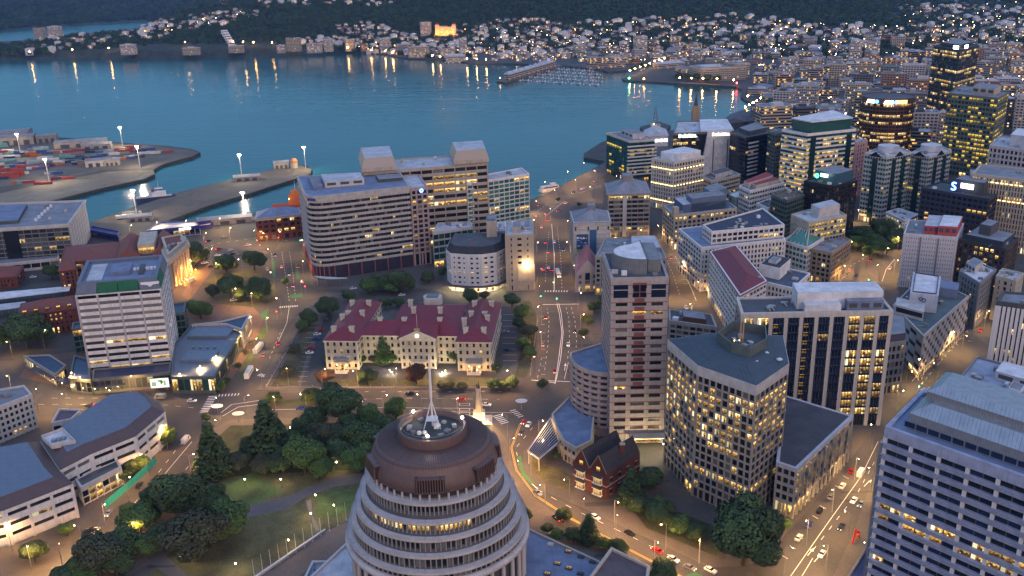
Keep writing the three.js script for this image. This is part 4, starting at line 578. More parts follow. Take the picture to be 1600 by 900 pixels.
{ // gabled brick house
  const q = [[896, 722], [948, 742], [1000, 708], [950, 690]], P = Us(q, 11), c = cen(P), G = thing('brick_house', 'red brick house with twin steep gables, dark slate roofs and white bay windows', 'house', null, c[0], 0.1, c[1]), L = P.map((p) => [p[0] - c[0], p[1] - c[1]]);
  mesh('wall', prism(L, 0, 11, 1), W.brick, G); mesh('stone_course', ringGeo(offset(L, 0.12), 0.6, 5.2, 5.6), W.beige, G);
  const half = (u0, u1) => subQ(L, u0, u1, 0, 1);
  for (const [u0, u1] of [[0, 0.49], [0.51, 1]]) {
    const s = half(u0, u1), rs = 6.6, m = (a, b, t) => [a[0] + (b[0] - a[0]) * t, a[1] + (b[1] - a[1]) * t], e0 = m(s[0], s[1], 0.5), e1 = m(s[3], s[2], 0.5), n = nrm(s[0], s[1]), f = (p, y, k = 0) => [p[0] + n[0] * k, y, p[1] + n[1] * k], T = [];
    for (const [a, b, c2, d] of [[s[0], s[3], e1, e0], [s[2], s[1], e0, e1]]) { const A = f(a, 11), B = f(b, 11), C = f(c2, 11 + rs), D = f(d, 11 + rs); T.push(...A, ...B, ...C, ...A, ...C, ...D); }
    mesh('roof', tri(T, T.flatMap((v, i) => (i % 3 === 0 ? [T[i] , T[i + 1] * 1.4] : []))), M([0.045, 0.04, 0.045], 'tile'), G);
    mesh('gable', tri([...f(s[0], 11, 0.1), ...f(s[1], 11, 0.1), ...f(e0, 11.4 + rs, 0.1)]), W.brick, G); mesh('rear_gable', tri([...f(s[3], 11, -0.1), ...f(s[2], 11, -0.1), ...f(e1, 11.4 + rs, -0.1)]), W.brick, G);
    mesh('gable_coping', mrg([tube(f(s[0], 11.2, 0.15), f(e0, 11.6 + rs, 0.15), 0.16, 4), tube(f(s[1], 11.2, 0.15), f(e0, 11.6 + rs, 0.15), 0.16, 4)]), W.tan, G);
    const turn = Math.atan2(n[0], n[1]), mid = e0;
    for (const y of [2.4, 7.4]) { const b = new THREE.Group(); b.name = 'bay_window'; b.position.set(mid[0] + n[0] * 0.4, y, mid[1] + n[1] * 0.4); b.rotation.y = turn; G.add(b); mesh('bay_glass', prism([[-2, 0], [-1.3, 1], [1.3, 1], [2, 0]].map((p) => [p[0], p[1]]), -1.3, 1.3), LITW[0], b); mesh('bay_frame', mrg([-2, -1.3, -0.45, 0.45, 1.3, 2].map((x) => boxAt(0.16, 2.8, 0.16, x, 0, Math.abs(x) > 1.5 ? 0.05 : 1.02)).concat([boxAt(3, 0.18, 0.2, 0, 0, 1.04), boxAt(4.2, 0.3, 1.5, 0, -1.45, 0.4), boxAt(4.2, 0.3, 1.5, 0, 1.45, 0.4)])), W.white, b); mesh('bay_hood', boxAt(4.4, 0.5, 1.7, 0, 1.9, 0.4), M([0.07, 0.07, 0.08], 'wall'), b); }
    const aw = mesh('attic_window', box(1.6, 1.8, 0.2), LITW[1], G); aw.position.set(mid[0] + n[0] * 0.14, 12.2, mid[1] + n[1] * 0.14); aw.rotation.y = turn; 
  }
  for (let i = 0; i < 4; i++) for (const y of [2.4, 7.4]) { const a = L[1], b = L[2], n = nrm(a, b), t = (i + 0.5) / 4, w2 = mesh('window', box(1.3, 2.2, 0.3), DARK[3], G); w2.position.set(a[0] + (b[0] - a[0]) * t + n[0] * 0.02, y, a[1] + (b[1] - a[1]) * t + n[1] * 0.02); w2.rotation.y = Math.atan2(n[0], n[1]); const fr = mesh('surround', mrg([boxAt(1.7, 0.25, 0.2, 0, 1.2, 0.1), boxAt(1.7, 0.25, 0.2, 0, -1.2, 0.1)]), W.beige, w2); }
  const cm = inQ(L, 0.85, 0.6); const ch = mesh('chimney', box(1.8, 6, 1.4), W.brick, G); ch.position.set(cm[0], 15, cm[1]); mesh('chimney_cap', boxAt(2.2, 0.4, 1.8, 0, 3.1, 0), W.beige, ch);
}
{ // dark blue glass office with white piers
  const R = tower({ n: 'striped_office_building', l: 'dark blue glass office with wide white vertical piers and a white roof house', r: [[1158, 492], [1396, 487], [1376, 463], [1150, 466]], b: [1371, 664], bi: 1, fl: 12, bays: [10, 3, 10, 3], gh: 5, sp: 0.18, pw: 1.9, out: 0.8, top: 1.8, wall: NAVY[1], band: NAVY[0], pier: M([0.5, 0.46, 0.42], 'wall'), cap: M([0.5, 0.46, 0.42], 'wall'), core: NAVY[2], glass: NAVY, roof: W.rfdark, lit: (r, b, n) => (n < 5 ? 0 : b === 4 || b === 6 ? 0 : b === 0 || b === 1 ? (r % 3 === 0 ? 1 : 0) : b > 6 ? (rnd() < 0.7 ? 1 : 0) : rnd() < 0.08 ? 1 : 0) });
  const fins = []; for (let i = 0; i < 10; i++) for (let j = 1; j < 5; j++) { const o = onFace(R, 0, (i + j / 5) / 10, R.H / 2, -0.55); fins.push(boxAt(0.22, R.H - 5, 0.4, o.x, o.y, o.z, o.turn)); } mesh('glazing_fins', mrg(fins), M([0.03, 0.05, 0.10], null, { roughness: 0.4 }), R.G).userData.kind = 'stuff';
  plant(R, 0.38, 0.95, 0.3, 0.95, 7.5, W.rfwhite, 'roof_house', W.rfwhite); plant(R, 0.42, 0.66, 0.06, 0.3, 3.2, W.rfwhite, 'roof_house', W.rfwhite); plant(R, 0.7, 0.94, 0.1, 0.3, 4.5, W.rfblue, 'plant_room'); acUnits(R, 4);
  for (let r = 0; r < 11; r++) for (const b of [2, 4]) { const o = onFace(R, 0, (b + 0.35) / 10, 8 + r * R.fh, -0.3), m = mesh('stair_window', box(1.9, 1.7, 0.12), LIT[1], R.G); m.position.set(o.x, o.y + 1, o.z); m.rotation.y = o.turn; }
}
{ // chequered facade office
  const q = [[1395, 478], [1443, 527], [1514, 464], [1440, 432]], P = Us(q, 23);
  const R = tower({ n: 'chequered_office_building', l: 'pale office with a chequerboard of windows at its corner and tiled side wall', p: P, h: 23, fl: 6, bays: [5, 18, 8, 8], gh: 3.6, sp: 0.22, pw: 0.35, out: 0.4, top: 1.2, wall: M([0.42, 0.37, 0.34], 'wall'), roof: W.rfteal.clone ? M([0.09, 0.13, 0.14], 'roof') : W.rfgrey, lit: litRows({}, 0.02) });
  for (const f of [0, 1]) for (let r = 0; r < 6; r++) for (let i = 0; i < (f ? 18 : 5); i++) if ((r + i) % 2) { const o = onFace(R, f, (i + 0.5) / (f ? 18 : 5), R.gh + (r + 0.62) * R.fh, -0.12), L = Math.hypot(R.P[f + 1][0] - R.P[f][0], R.P[f + 1][1] - R.P[f][1]) / (f ? 18 : 5), m = mesh('blank_panel', box(L - 0.3, R.fh * 0.76, 0.3), W.pale, R.G); m.position.set(o.x, o.y, o.z); m.rotation.y = o.turn; }
  const sb = Us([[1419, 482], [1463, 487], [1467, 456], [1424, 449]], 24).map((p) => [p[0] - R.c0[0], p[1] - R.c0[1]]), bx = mesh('sign_box', prism(sb, R.H, R.H + 10), M([0.62, 0.6, 0.64], 'wall'), R.G); mesh('box_louvre', ringGeo(offset(sb, -1), 0.4, R.H + 10.02, R.H + 10.6), W.dgrey, bx);
  const n = nrm(sb[0], sb[1]), tx = [(sb[0][0] + sb[1][0]) / 2 + n[0] * 0.1, (sb[0][1] + sb[1][1]) / 2 + n[1] * 0.1]; const bm = M([0.05, 0.12, 0.22], null); for (const [x, y] of [[-1.4, 7.2], [0.2, 6.4], [1.6, 5.6]]) { const e = mesh('logo_mark', new THREE.TorusGeometry(0.9, 0.28, 6, 14), bm, bx); e.position.set(tx[0] + x, R.H + y, tx[1]); e.rotation.y = Math.atan2(n[0], n[1]); }
  const pe = Us([[1397, 490], [1442, 502], [1444, 488], [1400, 478]], 23).map((p) => [p[0] - R.c0[0], p[1] - R.c0[1]]); const pm = mesh('penthouse', prism(pe, R.H - 0.1, R.H + 5), W.pale, R.G); mesh('penthouse_window', boxAt(14, 2.4, 0.3, (pe[0][0] + pe[1][0]) / 2, R.H + 2.8, (pe[0][1] + pe[1][1]) / 2 + 0.1, Math.atan2(nrm(pe[0], pe[1])[0], nrm(pe[0], pe[1])[1])), DARK[1], pm);
  const rb = Us([[1440, 452], [1496, 462], [1498, 450], [1442, 440]], 25).map((p) => [p[0] - R.c0[0], p[1] - R.c0[1]]); mesh('roof_house', prism(rb, R.H - 0.1, R.H + 5), W.rfblue, R.G); acUnits(R, 6);
  tower({ n: 'mansard_building', l: 'narrow grey building with a steep purple mansard roof between two office blocks', r: [[1387, 538], [1416, 534], [1413, 505], [1390, 500]], b: [1382, 618], fl: 5, bays: [4, 4, 4, 4], wall: W.grey, pw: 1, roof: M([0.07, 0.06, 0.09], 'tile'), plant: [[0.05, 0.95, 0.05, 0.95, 4, M([0.07, 0.06, 0.09], 'tile'), 'mansard']] });
}
{ // long ribbed office, blue in the evening light
  const P = quadPx([[1383, 668], [1720, 790], null, [1443, 607]], 62); const wl = M([0.31, 0.335, 0.46], 'wall');
  const R = tower({ n: 'ledged_office_building', l: 'big pale blue office with deep horizontal ledges on every floor and ribbed roof house', p: P, h: 62, fl: 14, bays: [14, 6, 14, 6], gh: 5, sp: 0.46, pw: 0.45, out: 0.8, top: 3.2, par: 0.4, wall: wl, pier: null, core: W.dgrey, band: wl, roof: W.rfblue, glass: [...NAVY, DARK[0]], lit: (r, b, n) => (r === 6 || r === 7 ? (rnd() < 0.7 ? 1 : 0) : r === 11 ? (rnd() < 0.2 ? 1 : 0) : 0) });
  for (let f = 0; f < 14; f++) { const m = mesh('sun_ledge', ringGeo(offset(R.P, 0.55), 1.5, 0, 0.3), wl, R.G); m.position.y = R.gh + f * R.fh + 1.55; const m2 = mesh('sun_ledge', ringGeo(offset(R.P, 0.3), 1.0, 0, 0.25), wl, R.G); m2.position.y = R.gh + f * R.fh + 0.3; }
  for (let f = 0; f < 14; f++) for (let i = 0; i <= 7; i++) { const o = onFace(R, 0, clamp(i / 7, 0.006, 0.994), R.gh + (f + 0.73) * R.fh, -0.45), m = mesh('column', box(1.1, R.fh * 0.56, 0.7), W.white, R.G); m.position.set(o.x, o.y, o.z); m.rotation.y = o.turn; }
  const q = R.quad, rib = (u0, u1, v0, v1, y0, y1, s) => { const b = subQ(q, u0, u1, v0, v1), m = mesh('roof_house', prism(b, y0, y1), W.steel, R.G), t = offset(b, -s), pos = []; b.forEach((a, i) => { const j = (i + 1) % 4; pos.push(a[0], y1 + 0.02, a[1], b[j][0], y1 + 0.02, b[j][1], t[j][0], y1 + s * 0.6, t[j][1], a[0], y1 + 0.02, a[1], t[j][0], y1 + s * 0.6, t[j][1], t[i][0], y1 + s * 0.6, t[i][1]); }); mesh('sloping_sheets', tri(pos, pos.flatMap((v, i) => (i % 3 === 0 ? [pos[i] * 0.6 + pos[i + 2] * 0.4, pos[i + 1]] : []))), W.steel, m); mesh('roof_deck', sheet(t, y1 + s * 0.6), W.steel, m); return m; };
  rib(0.09, 0.97, 0.14, 0.9, R.H - 0.1, R.H + 5, 5); rib(0.13, 0.95, 0.34, 0.86, R.H + 7.5, R.H + 10.5, 3);
  for (let i = 0; i < 14; i++) { const a = inQ(q, 0.1 + i * 0.062, 0.137), m = mesh('clerestory', box(3.2, 1.7, 0.2), NAVY[1], R.G); m.position.set(a[0], R.H + 1.2, a[1]); m.rotation.y = Math.atan2(nrm(q[0], q[1])[0], nrm(q[0], q[1])[1]); }
  mesh('vent', cylAt(1.4, 1.4, 1.8, ...(() => { const p = inQ(q, 0.05, 0.86); return [p[0], R.H - 0.1, p[1]]; })(), 12), W.steel, R.G);
  mesh('corner_frame', prism(subQ(q, -0.025, -0.01, 0.02, 0.35), 0, R.H - 6), W.grey, R.G);
  tower({ n: 'podium_building', l: 'violet-grey flat podium roof at the foot of the ledged blue office', c: 'building', p: Us([[1322, 905], [1358, 848], [1390, 855], [1390, 960], [1330, 970]], 6), h: 6, fl: 1, gh: 0.5, bay: 4, wall: W.grey, roof: M([0.10, 0.10, 0.19], 'roof') });
}
// ---------- rest of the near and middle city ----------
const T = tower, tanm = M([0.40, 0.34, 0.285], 'wall'), LR = litRows;
function hipRoof(R, rise, mat, hip = 1, name = 'pitched_roof') { return mesh(name, hipGeo(R.quad, R.H + 0.05, rise, hip, 0.7), mat, R.G); }
function faceBox(R, f, t, y, w, h, d, mat, name, out = 0.1) { const o = onFace(R, f, t, y, out), m = mesh(name, box(w, h, d), mat, R.G); m.position.set(o.x, o.y, o.z); m.rotation.y = o.turn; return m; }
function faceText(R, f, t, y, s, size, mat, out = 0.3) { const o = onFace(R, f, t, y, out); return textMesh(R.G, s, size, mat, o.x, o.y, o.z, o.turn); }
{ const R = T({ n: 'long_office_building', l: 'long tan office behind the curved slab with two boxy roof towers and lit floors', r: [[568, 271], [762, 255], [757, 241], [563, 253]], h: 60, fl: 11, bays: [11, 3, 11, 3], sp: 0.46, pw: 0.8, out: 0.6, wall: tanm, roof: W.rflight, lit: LR({ 1: 0.75, 2: 0.85, 3: 0.3, 4: 0.35, 5: 0.8, 9: 0.3 }, 0.05) });
  for (const [u0, u1] of [[-0.01, 0.26], [0.72, 1.01]]) { const q = subQ(R.quad, u0, u1, -0.05, 1.05), t = offset(q, -2.2), m = mesh('roof_tower', prism(q, R.H + 1.2, R.H + 4), tanm, R.G); const p = []; q.forEach((a, i) => { const j = (i + 1) % 4; p.push(a[0], R.H + 4.02, a[1], q[j][0], R.H + 4.02, q[j][1], t[j][0], R.H + 11, t[j][1], a[0], R.H + 4.02, a[1], t[j][0], R.H + 11, t[j][1], t[i][0], R.H + 11, t[i][1]); }); mesh('sloped_wall', tri(p), tanm, m); mesh('roof_deck', sheet(t, R.H + 11), W.rflight, m); } }
{ const R = T({ n: 'hotel_building', l: 'teal glass hotel with white window grid behind the rounded white hotel', c: 'hotel', r: [[730, 287], [827, 272], [815, 263], [717, 281]], h: 46, fl: 12, bays: [12, 3, 12, 3], gh: 4, sp: 0.26, pw: 0.55, out: 0.35, wall: W.white, glass: TEAL, roof: W.rflight, lit: LR({}, 0.05) }); plant(R, 0.1, 0.32, 0.3, 1, 4, W.rflight); for (let f = 2; f < 12; f++) faceBox(R, 3, 0.5, R.gh + f * R.fh, 9, 0.3, 1.2, W.white, 'balcony', 0.5); }
{ const R = T({ n: 'glass_front_building', l: 'small white block with green glass corner between the tan office and hotel', c: 'building', r: [[676, 364], [739, 355], [735, 347], [684, 349]], b: [680, 418], fl: 4, bays: [7, 3, 7, 3], sp: 0.25, pw: 0.3, wall: W.pale, glass: GREEN, roof: W.rflight }); }
{ const P = Us([[697, 391], [704, 397], [730, 399], [752, 399], [775, 396], [790, 389], [791, 372], [704, 374]], 25), R = T({ n: 'round_front_hotel', l: 'white hotel with a faceted round front, small paired windows and dark slate roof', c: 'hotel', p: P, h: 25, fl: 6, bay: 4.4, gh: 3.8, sp: 0.6, pw: 2.2, out: 0.3, wall: W.white, roof: W.rfdark, lit: LR({}, 0.09), shop: () => 1 });
  const t = offset(R.P, -3.2), p = [], u = []; R.P.forEach((a, i) => { const j = (i + 1) % R.P.length, b = R.P[j]; p.push(a[0], R.H + 0.4, a[1], b[0], R.H + 0.4, b[1], t[j][0], R.H + 5, t[j][1], a[0], R.H + 0.4, a[1], t[j][0], R.H + 5, t[j][1], t[i][0], R.H + 5, t[i][1]); u.push(0, 0, 6, 0, 6, 5, 0, 0, 6, 5, 0, 5); }); const sl = mesh('slate_roof', tri(p, u), M([0.03, 0.033, 0.04], 'tile'), R.G); mesh('roof_deck', sheet(t, R.H + 5), W.rfdark, sl);
  for (const [x, y] of [[717, 385], [727, 385], [733, 386]]) { const q = U(x, y, 28), m = mesh('rooflight', boxAt(3, 2.8, 0.3, q[0] - R.c0[0], 27.6, q[1] - R.c0[1]), GREYG[1], R.G); }
  mesh('flue', tube([U(743, 399)[0] - R.c0[0], 2, U(743, 452)[1] - R.c0[1] + 0.2], [U(743, 399)[0] - R.c0[0], 34, U(743, 452)[1] - R.c0[1] + 0.2], 0.35), W.rose, R.G);
  const cp = offset(R.P, 3.4), can = mesh('street_canopy', prism(cp, 3.9, 4.3), W.dgrey, R.G); for (let i = 0; i < 6; i++) { const a = R.P[i], b = R.P[(i + 1) % 8], n = nrm(a, b), x = (a[0] + b[0]) / 2 + n[0] * 2.4, z = (a[1] + b[1]) / 2 + n[1] * 2.4; if (n[1] > -0.2) { const l = mesh('canopy_lamp', box(1.2, 0.1, 0.5), GLOW([1, 0.75, 0.4], 8), R.G); l.position.set(x, 3.82, z); const pl = new THREE.PointLight(new THREE.Color(1, 0.75, 0.42), 170); pl.position.set(x, 3.4, z); pl.castShadow = true; R.G.add(pl); } }
  const R2 = T({ n: 'hotel_tower', l: 'beige hotel stair tower with a bright floodlit blank wall', c: 'hotel', r: [[789, 369], [834, 367], [833, 344], [792, 345]], b: [834, 453], bi: 1, fl: 8, bays: [3, 5, 3, 5], gh: 4, sp: 0.6, pw: 4, out: 0.25, wall: W.beige, roof: W.rflight, plant: [[0.25, 0.55, 0.2, 0.6, 3.4, W.beige, 'stair_head'], [0.65, 0.9, 0.3, 0.8, 2, W.rfwhite]] });
  const o = onFace(R2, 0, 0.74, 18, 0.5), lb = mesh('wall_floodlight', box(1.6, 0.6, 0.6), GLOW([1, 0.72, 0.34], 22), R2.G); lb.position.set(o.x, o.y, o.z); lb.rotation.y = o.turn; const pl = new THREE.PointLight(new THREE.Color(1, 0.68, 0.3), 330); pl.position.set(o.x, o.y - 0.6, o.z + 1.6); pl.castShadow = true; R2.G.add(pl);
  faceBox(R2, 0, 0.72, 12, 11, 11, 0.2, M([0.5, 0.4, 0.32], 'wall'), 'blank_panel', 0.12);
  T({ n: 'lift_tower', l: 'slim beige lift shaft standing behind the rounded white hotel', c: 'building', r: [[760, 348], [776, 347], [775, 338], [761, 339]], h: 40, fl: 9, bays: [1, 1, 1, 1], pw: 4.5, wall: W.cream, roof: W.rfblue, plant: [[0.1, 0.9, 0.1, 0.9, 2, W.rfblue, 'cap']] });
  T({ n: 'hotel_wing', l: 'white stepped wing between the lift shaft and the hotel stair tower', c: 'hotel', r: [[776, 362], [792, 361], [790, 347], [777, 348]], h: 30, fl: 7, bays: [2, 2, 2, 2], pw: 1.2, wall: W.white, roof: W.rflight }); }
{ const R = T({ n: 'brick_harbour_building', l: 'dark red brick building with a grey hipped roof beside the quay', c: 'building', r: [[399, 343], [471, 335], [467, 325], [402, 331]], h: 18, fl: 3, bays: [7, 3, 7, 3], gh: 4.5, sp: 0.45, pw: 2.2, wall: W.brick, cap: W.cream, roof: W.rfblue, lit: LR({}, 0.35) }); hipRoof(R, 5, W.rfblue); }
{ // railway station
  const br = W.brick, R = T({ n: 'station_building', l: 'long brick and tan railway station block with red tiled roofs', c: 'station', r: [[95, 412], [262, 396], [268, 371], [102, 386]], h: 17, fl: 3, bays: [16, 4, 16, 4], gh: 5, sp: 0.5, pw: 2, wall: W.tan, band: br, roof: W.rfgrey, lit: LR({}, 0.3) });
  mesh('pitched_roof', hipGeo(subQ(R.quad, 0, 0.5, 0, 1), R.H + 0.2, 3.4, 1, 0.6), W.rfbrick, R.G); mesh('pitched_roof', hipGeo(subQ(R.quad, 0.52, 0.74, -0.05, 1.1), R.H + 0.2, 6.5, 0.6, 0.6), W.rfbrick, R.G); mesh('pitched_roof', hipGeo(subQ(R.quad, 0.86, 1.0, -0.1, 1.1), R.H + 0.2, 6, 0.6, 0.6), W.rfbrick, R.G);
  mesh('upper_block', prism(subQ(R.quad, 0.72, 0.88, 0.1, 0.9), R.H, R.H + 7), W.cream, R.G); for (let i = 0; i < 4; i++) faceBox(R, 0, 0.745 + i * 0.037, R.H + 3.4, 2.2, 3, 0.3, i % 2 ? LIT[0] : LIT[4], 'upper_window', -2.4);
  const P = T({ n: 'station_portico', l: 'tall station entrance front with columns, floodlit orange', c: 'station', r: [[262, 400], [290, 376], [284, 366], [252, 372]], h: 23, fl: 2, bays: [7, 3, 7, 3], gh: 4, sp: 0.2, pw: 1.5, out: 1.2, wall: W.cream, roof: W.rfbrick, lit: LR({}, 0.4) });
  for (let i = 0; i < 7; i++) { const o = onFace(P, 0, (i + 0.5) / 7, 0, 1.6), c = mesh('column', cyl(0.95, 0.8, 17, 10), W.cream, P.G); c.position.set(o.x, 1, o.z); if (i % 2 === 0) { const l = new THREE.PointLight(new THREE.Color(1, 0.37, 0.05), 430); const w = onFace(P, 0, (i + 0.5) / 7, 3, 5); l.position.set(w.x, 2.4, w.z); l.castShadow = true; P.G.add(l); const b = mesh('flood_lamp', new THREE.SphereGeometry(0.24, 8, 6), GLOW([1, 0.45, 0.08], 26), P.G); b.position.set(w.x, 2.4, w.z); } }
  mesh('entablature', ringGeo(offset(P.P, 2.4), 3, 18.4, 21), W.cream, P.G);
  const B = T({ n: 'station_wing', l: 'brick station wing with red mansard roof and dormers beside the platforms', c: 'station', r: [[28, 495], [120, 481], [113, 463], [34, 475]], h: 14, fl: 3, bays: [12, 3, 12, 3], gh: 4.2, sp: 0.5, pw: 2, wall: br, roof: W.rfbrick, lit: LR({}, 0.22) }); hipRoof(B, 4.5, W.rfbrick); for (let i = 0; i < 5; i++) { const m = faceBox(B, 0, 0.12 + i * 0.19, B.H + 2.2, 2.6, 1.5, 2.4, W.rfbrick, 'dormer', -2.2); mesh('dormer_window', boxAt(2, 1, 0.1, 0, 0, 1.25), LIT[i], m); }
  const c2 = T({ n: 'brick_corner_block', l: 'square brick block with red roof at the end of the station range', c: 'station', r: [[92, 424], [116, 421], [116, 408], [95, 410]], h: 17, fl: 4, bays: [3, 3, 3, 3], pw: 1.6, wall: br, roof: W.rfbrick, lit: LR({}, 0.3) }); hipRoof(c2, 4, W.rfbrick);
  for (const [q, l, m] of [[[[-60, 474], [108, 454], [110, 447], [-60, 462]], 'long pale platform canopy roof running up to the station', W.rfwhite], [[[-60, 492], [38, 479], [40, 471], [-60, 482]], 'shorter pale platform canopy roof below the longer one', W.rflight]]) { const P2 = Us(q, 6), c = cen(P2), G = thing('platform_canopy', l, 'canopy', 'platform canopies', c[0], 0, c[1]), L = P2.map((p) => [p[0] - c[0], p[1] - c[1]]); mesh('canopy_roof', prism(L, 5.6, 6.1), m, G); for (let i = 0; i < 9; i++) { const p = inQ(L, (i + 0.5) / 9, 0.5); mesh('post', tube([p[0], 0, p[1]], [p[0], 5.6, p[1]], 0.2), W.grey, G); } }
  const b2 = T({ n: 'brick_shed', l: 'small brick building with a red roof near the rail yard trees', c: 'building', r: [[-30, 437], [26, 432], [36, 416], [-24, 421]], h: 8, fl: 2, bays: [10, 4, 10, 4], gh: 0.4, pw: 1.6, wall: br, roof: W.rfbrick }); hipRoof(b2, 3, W.rfbrick, 0.6);
  T({ n: 'bus_canopy_building', l: 'low pale deck building along the road below the white office end wall', c: 'building', r: [[-60, 420], [92, 404], [92, 396], [-60, 410]], h: 7, fl: 1, gh: 0.4, bay: 6, pw: 0.6, wall: W.pale, roof: W.rfgrey });
}
{ const R = T({ n: 'port_office_building', l: 'glass office with grey metal roof and white perforated end wall by the water', r: [[-60, 363], [106, 352], [132.5, 315], [-40, 321]], b: [114, 412], bi: 1, fl: 7, bays: [14, 10, 14, 8], gh: 4.5, sp: 0.18, pw: 0.35, out: 0.4, wall: W.grey, cap: W.pale, core: GREYG[0], glass: [...GREYG, DARK[1]], roof: W.rfgrey, blank: [1], lit: LR({}, 0.03) });
  for (let i = 0; i < 16; i++) faceBox(R, 1, (i + 0.5) / 16, R.H / 2, 2.6, R.H - 0.6, 0.5, i % 2 ? W.white : M([0.52, 0.5, 0.5], 'wall'), 'end_panel', 0.12); mesh('roof_rim', ringGeo(offset(R.P, 0.9), 1.4, R.H - 1, R.H + 1.2), W.pale, R.G);
  plant(R, 0.02, 0.5, 0.2, 0.85, 2.2, W.rfdark, 'solar_deck', W.rfblue); for (let i = 0; i < 6; i++) { const p = inQ(R.quad, 0.66 + i * 0.012, 0.25 + i * 0.11), m = mesh('roof_vent', box(1.2, 2.2, 2.4), W.rfwhite, R.G); m.position.set(p[0], R.H + 1, p[1]); } faceBox(R, 0, 0.45, R.H * 0.55, 10, R.H * 0.8, 0.4, DARK[0], 'atrium_glass', 0.12); }
{ // podium pieces round the white office block
  const low = (n, l, pts, h, wall, roof, o = {}) => T({ n, l, c: 'building', p: Us(pts, h), h, fl: 1, gh: 0.4, bay: 3, sp: 0.2, pw: 0.3, out: 0.3, wall, roof, top: 1, ...o }), nav = M([0.02, 0.03, 0.085], 'roof', { roughness: 0.4 });
  low('glass_pavilion', 'kite-shaped navy roof on a lit glass pavilion beside the bus lane', [[37, 557], [78, 555], [104, 572], [86, 587]], 6, W.conc, nav, { lit: () => (rnd() < 0.8 ? 1 : 0) });
  low('podium_wing', 'dark navy roofed wing left of the white office block', [[108, 592], [142, 596], [138, 562], [116, 556]], 8, W.gmetal, nav);
  const F = low('podium_building', 'glazed podium with dark roof under the white office block', [[144, 594], [266, 583], [268, 567], [146, 578]], 8, M([0.16, 0.17, 0.15], 'wall'), nav, { glass: GREYG });
  const pod = low('podium_hall', 'broad hall with slate-blue standing seam roof right of the white office block', [[267, 590], [334, 590], [376, 522], [352, 506], [300, 507], [272, 540]], 9, W.gmetal, M([0.12, 0.15, 0.2], 'metal', { roughness: 0.45 }), { glass: GREEN, lit: () => (rnd() < 0.25 ? 1 : 0) });
  for (const q of [[[282, 563], [330, 563], [342, 549], [294, 549]], [[292, 526], [355, 526], [370, 508], [308, 508]]]) mesh('raised_roof', prism(Us(q, 10).map((p) => [p[0] - pod.c0[0], p[1] - pod.c0[1]]), 8.9, 10.4), M([0.14, 0.17, 0.23], 'metal', { roughness: 0.45 }), pod.G);
  for (let i = 0; i < 4; i++) { const p = U(302 + i * 11, 541, 10), m = mesh('roof_vent', cyl(0.7, 0.7, 1, 8), W.steel, pod.G); m.position.set(p[0] - pod.c0[0], 8.9, p[1] - pod.c0[1]); }
  low('glass_prow', 'pointed glass pavilion with navy roof at the corner of the slate-blue hall', [[300, 508], [352, 507], [378, 516], [391, 492], [345, 503]], 11, W.pale, nav, { lit: () => (rnd() < 0.6 ? 1 : 0) });
  low('glass_tower_annex', 'green glass block tucked behind the right side of the white office block', [[266, 492], [288, 489], [290, 473], [270, 476]], 17, W.gmetal, nav, { fl: 4, glass: GREEN });
  low('glass_corner_block', 'green glass block with lit top behind the left side of the white office block', [[112, 515], [130, 512], [131, 503], [114, 505]], 15, W.gmetal, nav, { fl: 4, glass: GREEN, lit: (r) => (r === 0 ? 1 : 0) });
  const sp = U(252, 613), S = thing('video_screen', 'bright video screen with a green shape on the podium front', 'screen', null, sp[0], 0, sp[1]); const sc = document.createElement('canvas'); sc.width = 96; sc.height = 56; const c = sc.getContext('2d'); c.fillStyle = '#d8dccb'; c.fillRect(0, 0, 96, 56); c.fillStyle = '#77806c'; c.fillRect(6, 20, 24, 26); c.fillRect(68, 14, 12, 30); c.fillStyle = '#2f5a1c'; c.beginPath(); c.arc(52, 22, 14, 0, 7); c.fill(); c.fillStyle = '#d8dccb'; c.beginPath(); c.arc(44, 28, 9, 0, 7); c.fill(); c.fillStyle = '#9aa58a'; c.fillRect(10, 8, 60, 4); const st = new THREE.CanvasTexture(sc); st.colorSpace = THREE.SRGBColorSpace;
  mesh('screen_frame', boxAt(9.4, 5.4, 0.6, 0, 5.3, 0), W.dgrey, S); const sf = mesh('screen_face', new THREE.PlaneGeometry(9, 5), new THREE.MeshStandardMaterial({ color: 0x050505, emissive: 0xffffff, emissiveMap: st, emissiveIntensity: 1.2 }), S); sf.position.set(0, 5.3, 0.32); for (const x of [-3, 3]) mesh('post', tube([x, 0, 0], [x, 2.8, 0], 0.15), W.dgrey, S); S.rotation.y = 0.12;
  const cn = U(112, 603), CN = thing('bus_stop_canopy', 'long thin canopy with a row of small warm lamps along the bus stops', 'canopy', null, cn[0], 0, cn[1]); const cq = Us([[48, 577], [92, 597], [150, 607], [196, 602], [196, 597], [150, 600], [96, 591], [54, 572]], 4.5).map((p) => [p[0] - cn[0], p[1] - cn[1]]); mesh('canopy_roof', prism(cq, 4.4, 4.7), W.dgrey, CN);
  for (const [x, y] of [[58, 581], [70, 587], [83, 593], [97, 599], [112, 604], [130, 607], [148, 608], [166, 606], [184, 604]]) { const p = U(x, y, 4), l = mesh('canopy_lamp', new THREE.SphereGeometry(0.2, 8, 6), GLOW([1, 0.7, 0.35], 16), CN); l.position.set(p[0] - cn[0], 4.1, p[1] - cn[1]); const pl = new THREE.PointLight(new THREE.Color(1, 0.66, 0.3), 30); pl.position.copy(l.position); pl.castShadow = true; CN.add(pl); mesh('post', tube([p[0] - cn[0], 0, p[1] - cn[1] - 2], [p[0] - cn[0], 4.4, p[1] - cn[1] - 2], 0.1), W.grey, CN); } }
